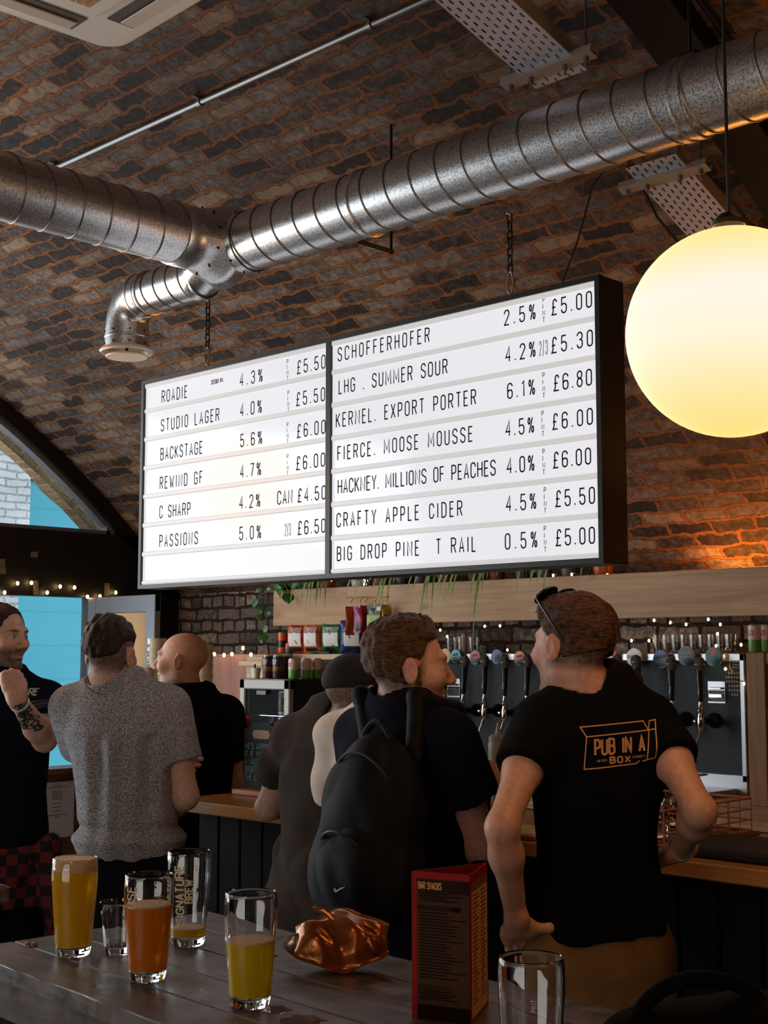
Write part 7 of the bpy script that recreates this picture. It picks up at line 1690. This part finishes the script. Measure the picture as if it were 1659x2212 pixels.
# boarded top with a slightly chipped rim
for k in range(nb_):
    c = TA - tn * (bw_ * (k + .5)); M4 = 40; P = []
    for i in range(M4 + 1):
        u = i / M4 * TL_; g = .0012
        for (dn, z) in ((bw_ / 2 - g, TZ - .002), (bw_ / 2 - g - .002, TZ), (-bw_ / 2 + g + .002, TZ), (-bw_ / 2 + g, TZ - .002), (-bw_ / 2 + g, TZ - .028), (bw_ / 2 - g, TZ - .028)):
            j = rr.uniform(-.003, .0008) if ((k == 0 and dn > 0) or (k == nb_ - 1 and dn < 0)) else 0
            P.append(c + te * u + tn * (dn + (j if dn > 0 else -j)) + np.array([0, 0, z]))
    mb.add(P, [(i * 6 + q, i * 6 + (q + 1) % 6, i * 6 + 6 + (q + 1) % 6, i * 6 + 6 + q) for i in range(M4) for q in range(6)] + [tuple(range(6)), tuple(range(M4 * 6, M4 * 6 + 6))])
part('tabletop', mb, tmat, tb)
def tbox(name, u0, u1, w0, w1, z0, z1, m):
    mb = MB(); c = TA + te * (u0 + u1) / 2 - tn * (w0 + w1) / 2 + np.array([0, 0, (z0 + z1) / 2]); mb.obox(c, te * (u1 - u0) / 2, tn * (w1 - w0) / 2, np.array([0, 0, (z1 - z0) / 2])); return part(name, mb, m, tb)
for (w0, w1) in ((.02, .05), (TW - .05, TW - .02)): tbox('apron', .03, TL_ - .03, w0, w1, TZ - .10, TZ - .028, tmat)
for u in (.03, TL_ - .06): tbox('apron', u, u + .03, .02, TW - .02, TZ - .10, TZ - .028, tmat)
for u in (.05, TL_ - .11):
    for w in (.03, TW - .09): tbox('leg', u, u + .06, w, w + .06, 0, TZ - .03, tmat)
for u in (.055, TL_ - .105): tbox('stretcher', u, u + .05, .05, TW - .05, .22, .28, tmat)
# pint glasses
GH, g_r = .178, .0415
def beer_mat(n, c): return mat('beer_' + n, c, .18, trans=.25, ior=1.34, spec=.4)
foam_m = mat('foam', rgb(214, 176, 128), .6, var=.1, scale=60, bump=.3, bscale=300)
frost = mat('glass_print', rgb(186, 166, 140), .6)
def r_at(t): return float(np.interp(t, [0, .03, .12, .3, .55, .78, .9, 1.0], [.0305, .0325, .0335, .0362, .0400, .0428, .0428, .0415]))
def pint(q, label, fill=None, m=None, foam=0, txt=None, deg=0, film=False):
    q = np.array(q, float); q[2] = TZ; t = thing('pint_glass', label, 'glass', q, 'pint glasses on the foreground table')
    out = [(r_at(i / 22), GH * i / 22) for i in range(23)]; inn = [(r_at(i / 22) - .0024, GH * i / 22) for i in range(22, 1, -1)]
    prof = [(.001, .0), (.0285, .0)] + [(out[0][0], .002)] + out[1:-1] + [(g_r, GH - .0015), (g_r - .0012, GH), (g_r - .0024, GH - .0015)] + inn[1:] + [(.026, .0145), (.001, .0135)]
    mb = MB(); mb.lathe(prof, q, n=48); gl_ = part('glass_wall', mb, clear, t, smooth=True)
    if fill:
        z1 = GH * fill; zs = [.0142] + [z for z in np.linspace(.018, z1, 16)]; e_ = -.0018
        mb = MB(); mb.lathe([(.001, .0142)] + [(r_at(z / GH) - .0024 + e_ * 0 + .0002, z) for z in zs[1:]] + [(.001, z1)], q, n=48); part('beer', mb, m, t, smooth=True)
        if foam:
            mb = MB(); z2 = z1 + foam; mb.lathe([(.001, z1 + .0003)] + [(r_at(z / GH) - .0023, z) for z in (z1 + .0003, z1 + foam * .5, z2)] + [(r_at(z2 / GH) - .010, z2 + .0008), (.001, z2)], q, n=48); part('foam', mb, foam_m, t, smooth=True)
    if txt:
        mb = MB()
        for (word, a0, z0, hh, sw) in txt:
            V, F2 = text2d(word, hh, hh * .55, hh * .25, sw, step=.004)
            for v in V:      # written up the side of the glass
                z = z0 + v[0]; a = math.radians(a0) - v[1] / .041; r = r_at(z / GH) + .0004; mb.v.append(tuple(q + [r * math.cos(a), r * math.sin(a), z]))
            k = len(mb.v) - len(V); mb.f += [tuple(i + k for i in g) for g in F2]
        part('glass_print', mb, frost, t, recalc=False)
    return t
camdeg = lambda q: math.degrees(math.atan2(-q[1], -q[0]))
def GP(px, py): return onz(px, py, TZ)
q1 = GP(158, 2062); q2 = GP(318, 2115); q3 = GP(406, 2040); q4 = GP(540, 2172)
pint(q1, 'pint glass full of hazy golden beer with foam, furthest left', .865, beer_mat('gold', rgb(240, 184, 16)), .022)
pint(q2, 'pint glass of orange-brown beer two thirds full, in front of the tumbler', .70, beer_mat('amber', rgb(228, 128, 10)), .003, [('USE', camdeg(q2) - 32, .126, .017, .003), ('PINT', camdeg(q2) + 34, .128, .008, .0014)])
pint(q3, 'almost empty pint glass with white print up its side, at the back', .17, beer_mat('gold', 0), .003, [('SIGNATURE', camdeg(q3) - 14, .045, .017, .0036), ('BREW', camdeg(q3) + 10, .085, .014, .003), ('PINT', camdeg(q3) + 22, .146, .004, .0008)])
pint(q4, 'half empty pint glass of golden beer nearest the crisp packet', .56, beer_mat('lemon', rgb(232, 196, 16)), .004)
g5 = onz(1147, 2066, TZ + GH)
pint(g5, 'empty pint glass at the bottom right, cut by the picture edge', .10, beer_mat('gold', 0), .003, [('PINT', camdeg(g5) + 8, .12, .006, .0011)])
# faceted tumbler
q = GP(256, 2058); q[2] = TZ; t = thing('tumbler_glass', 'small empty faceted tumbler between the golden and the orange pints', 'glass', q)
mb = MB(); n = 40; P = []
for z, r, fac in ((0, .0245, 0), (.003, .0265, .5), (.012, .0275, 1), (.060, .0325, 1), (.072, .0345, 0), (.094, .0365, 0), (.0955, .0355, 0), (.094, .0345, 0), (.07, .032, 0), (.014, .0245, 0)):
    for j in range(n): a = 2 * PI * j / n; rr_ = r * (1 - .035 * fac * (1 - abs(math.cos(5 * a)))); P.append(q + [rr_ * math.cos(a), rr_ * math.sin(a), z])
mb.add(P, [(i * n + j, i * n + (j + 1) % n, i * n + n + (j + 1) % n, i * n + n + j) for i in range(9) for j in range(n)] + [tuple(range(n - 1, -1, -1)), tuple(range(9 * n, 10 * n))]); part('glass_wall', mb, clear, t, smooth=True)
# open crisp packet
foil_o = mat('copper_foil', rgb(150, 84, 36), .24, .6, var=.3, scale=9, bump=.2, bscale=30)
q = GP(738, 2092); q[2] = TZ; cp = thing('crisp_packet', 'open copper-orange foil crisp packet lying on the foreground table', 'crisp packet', q, None)
ex = RT * .995 + np.array([0, 0, .02]); ez = _n(FH * .70 + np.array([0, 0, .60]))
mb = MB(); pillow(mb, (0, 0, 0), (1, 0, 0), (0, 1, 0), .172, .135, .070, crimp=.12, seed=31, nu=26, nv=26)
V = np.array(mb.v); u = V[:, 0] / .086
V[:, 1] *= 1 - .62 * np.clip(np.abs(u) - .15, 0, 1) ** 1.3; V[:, 2] += .006 * np.sin(u * 6 + V[:, 1] * 30) * (1 - u * u)
c0 = q + np.array([0, 0, .040]); ey = np.cross(ex, ez); mb.v = [tuple(c0 + ex * v[0] + ez * v[1] + ey * v[2]) for v in V]
zm = min(v[2] for v in mb.v); mb.v = [(v[0], v[1], v[2] + TZ + .001 - zm) for v in mb.v]; part('packet', mb, foil_o, cp, smooth='all')
def sheet(name, pix, d, wd, m, parent, nrm=(0, 0, 1)):
    P = [atd(x, y, dd) for (x, y), dd in zip(pix, d)]; mb = MB(); k = len(P)
    for i, p in enumerate(P):
        t_ = _n(P[min(i + 1, k - 1)] - P[max(i - 1, 0)]); s_ = _n(np.cross(t_, FW)); w = wd[i]
        mb.v += [tuple(p - s_ * w), tuple(p + FH * .006 * math.sin(i * 2.2)), tuple(p + s_ * w)]
    mb.f = [f for i in range(k - 1) for f in ((i * 3, i * 3 + 1, i * 3 + 4, i * 3 + 3), (i * 3 + 1, i * 3 + 2, i * 3 + 5, i * 3 + 4))]
    o = part(name, mb, m, parent, smooth='all', recalc=False); sm = o.modifiers.new('thickness', 'SOLIDIFY'); sm.thickness = .0006; return o
dq = float(q @ FH)
sheet('torn_flap', [(675, 1962), (700, 1968), (722, 1986), (748, 2006), (782, 2016), (806, 2032)], [dq + .02, dq + .015, dq, dq - .005, dq - .015, dq - .02], [.004, .0055, .006, .009, .016, .02], foil_o, cp)
sheet('torn_flap', [(772, 2012), (795, 2030), (808, 2050), (815, 2066)], [dq - .03, dq - .042, dq - .045, dq - .042], [.004, .008, .007, .002], foil_o, cp)
sheet('crimped_end', [(650, 2038), (636, 2040), (622, 2055)], [dq, dq, dq + .002], [.020, .018, .012], mat('foil_silver', rgb(150, 130, 110), .3, .8), cp)
# folded menu stand
def on_z(px, py): w = onz(px, py, TZ); return w
m0, m1, m2 = on_z(890, 2198), on_z(1016, 2214), on_z(1054, 2168); mh = .222
mst = thing('menu_stand', 'folded dark red snack menu card standing on the foreground table', 'menu', (m0 + m1 + m2) / 3)
card_r = mat('card_red', rgb(136, 22, 20), .7, spec=.15); card_b = mat('card_black', rgb(20, 15, 14), .8, spec=.1); card_o = mat('card_lit_orange', rgb(206, 142, 86), .6); card_d = mat('card_brown', rgb(66, 44, 31), .85, spec=.1)  # orange lamplight on the side page is put into its card colour
def panel(a, c, m, name, face=None, txt=None, lines=None, inset=.006):
    a = np.array(a); c = np.array(c); ex = c - a; w = np.linalg.norm(ex); ex = ex / w; nrm = np.cross(ex, [0, 0, 1.0]); ez = np.array([0, 0, 1.0])
    mb = MB(); mb.obox((a + c) / 2 + ez * mh / 2 - nrm * .0008, ex * w / 2, nrm * .0008, ez * mh / 2); o = part(name, mb, m, mst)
    for (x0, z0, x1, z1, mm) in face or ():
        mb = MB(); mb.quad(*[a + ex * x * w + ez * z * mh + nrm * .0005 for x, z in ((x0, z0), (x1, z0), (x1, z1), (x0, z1))]); part('printed_block', mb, mm, o, recalc=False)
    mb = MB()
    for (word, x, z, hh, wd) in txt or (): letter(mb, word, a + ex * x * w + ez * z * mh + nrm * .0007, ex, ez, hh, width=wd * w, gw=hh * .42, sw=hh * .14, off=.0002)
    if txt: part('menu_lettering', mb, card_o, o, recalc=False)
    mb = MB(); rr = random.Random(8)
    for (x0, x1, z0, z1, n_) in lines or ():
        for k in range(n_):
            z = z1 - (z1 - z0) * k / n_; xe = x0 + (x1 - x0) * rr.uniform(.55, 1); mb.quad(*[a + ex * x * w + ez * zz * mh + nrm * .0008 for x, zz in ((x0, z), (xe, z), (xe, z + .008), (x0, z + .008))])
    if lines: part('menu_text', mb, card_b, o, recalc=False)['kind'] = 'stuff'
    return o
panel(m0, m1, card_r, 'front_page', [(.09, .0, 1.0, .955, card_d), (.10, .86, 1.0, .95, card_b), (.10, .74, .85, .775, card_b), (.10, .20, .7, .235, card_b), (.1, 0, 1.0, .1, card_b)], [('BAR SNACKS', .12, .885, .010, .40)], [(.14, .9, .79, .85, 4), (.14, .95, .26, .72, 22), (.14, .9, .12, .19, 4)])
panel(m1, m2, card_r, 'side_page', [(.08, .02, .97, .93, card_o), (.08, .87, .97, .93, card_b)], None, [(.16, .5, .08, .84, 26), (.6, .9, .08, .84, 26)])
panel(m2, m0, card_r, 'back_page')
# crumbs and spills
nut = mat('peanut', rgb(150, 92, 48), .6, var=.3, scale=90)
for px, py, lb in ((60, 2043, 'left peanut crumb on the table near the golden pint'), (75, 2043, 'right peanut crumb on the table near the golden pint'), (614, 2040, 'small crumb on the table left of the crisp packet')):
    q = GP(px, py); mb = MB(); mb.sphere(q + [0, 0, .004], .0065 if px < 100 else .004, 10, 6, (1.2, .8, .62)); single('nut_crumb', mb, nut, lb, 'crumb', 'crumbs on the table', smooth=True)
wet = mat('spilt_beer', rgb(88, 76, 66), .04, spec=1.0, coat=1.0)
for (px, py, r, lb) in ((597, 2182, .024, 'wet ring on the table right of the half empty pint'), (655, 2205, .034, 'small puddle of beer at the bottom edge of the table'), (590, 2066, .010, 'tiny wet spot left of the crisp packet')):
    q = GP(px, py); mb = MB(); rr = random.Random(px); pr = [(r * rr.uniform(.75, 1.1)) for _ in range(24)]; top = [q + np.array([pr[j] * math.cos(j * PI / 12), pr[j] * math.sin(j * PI / 12), .0009]) for j in range(24)]
    low = [q + (v - q) * [1.08, 1.08, 0] + [0, 0, .0001] for v in top]; mb.add(top + low, [tuple(range(24))] + [(j, (j + 1) % 24, 24 + (j + 1) % 24, 24 + j) for j in range(24)]); single('beer_spill', mb, wet, lb, 'spill', smooth=False)
# dark bag at the right end of the table and the dark corner of another table at the left
bgp = atd(1530, 2200, 1.95); bgp[2] = TZ
bg_ = thing('shoulder_bag', 'black shoulder bag lying at the right end of the foreground table', 'bag', bgp)
F_ = Field(); R3 = np.array([RT, FH, [0, 0, 1.0]]); F_.ell(bgp + [0, 0, .035], R3, [.15, .08, .045], .03); F_.ell(bgp + RT * .08 + [0, 0, .05], R3, [.09, .06, .04], .03)
fl = lambda D, X, Y, Z: np.maximum(D, TZ + .001 - Z)
V, Fc = F_.mesh(.006, post=fl); bag_k = mat('bag_leather', rgb(8, 8, 8), .8, spec=.08); np_mesh('bag_body', V, Fc, bag_k, bg_)
mb = MB(); mb.tube([bgp + RT * (.10 * math.cos(a) - .01) - FH * .02 + np.array([0, 0, .03 + .085 * math.sin(a)]) for a in [PI * i / 16 for i in range(17)]], .011, 10); part('strap', mb, bag_k, bg_, smooth=True)
hc = atd(24, 1912, 3.05); hc2 = hc[2]
h2t = thing('high_table', 'corner of a second dark high table at the left picture edge', 'table', (hc[0] - .3, hc[1] - .1, 0))
mb = MB(); mb.box((hc[0] - .62, hc[1] - .35, hc2 - .04), (hc[0], hc[1], hc2), .006); part('tabletop', mb, tmat, h2t)
for (x, y) in ((hc[0] - .08, hc[1] - .08), (hc[0] - .56, hc[1] - .08), (hc[0] - .08, hc[1] - .30), (hc[0] - .56, hc[1] - .30)): mb = MB(); mb.box((x - .03, y - .03, 0), (x + .03, y + .03, hc2 - .04)); part('leg', mb, tmat, h2t)
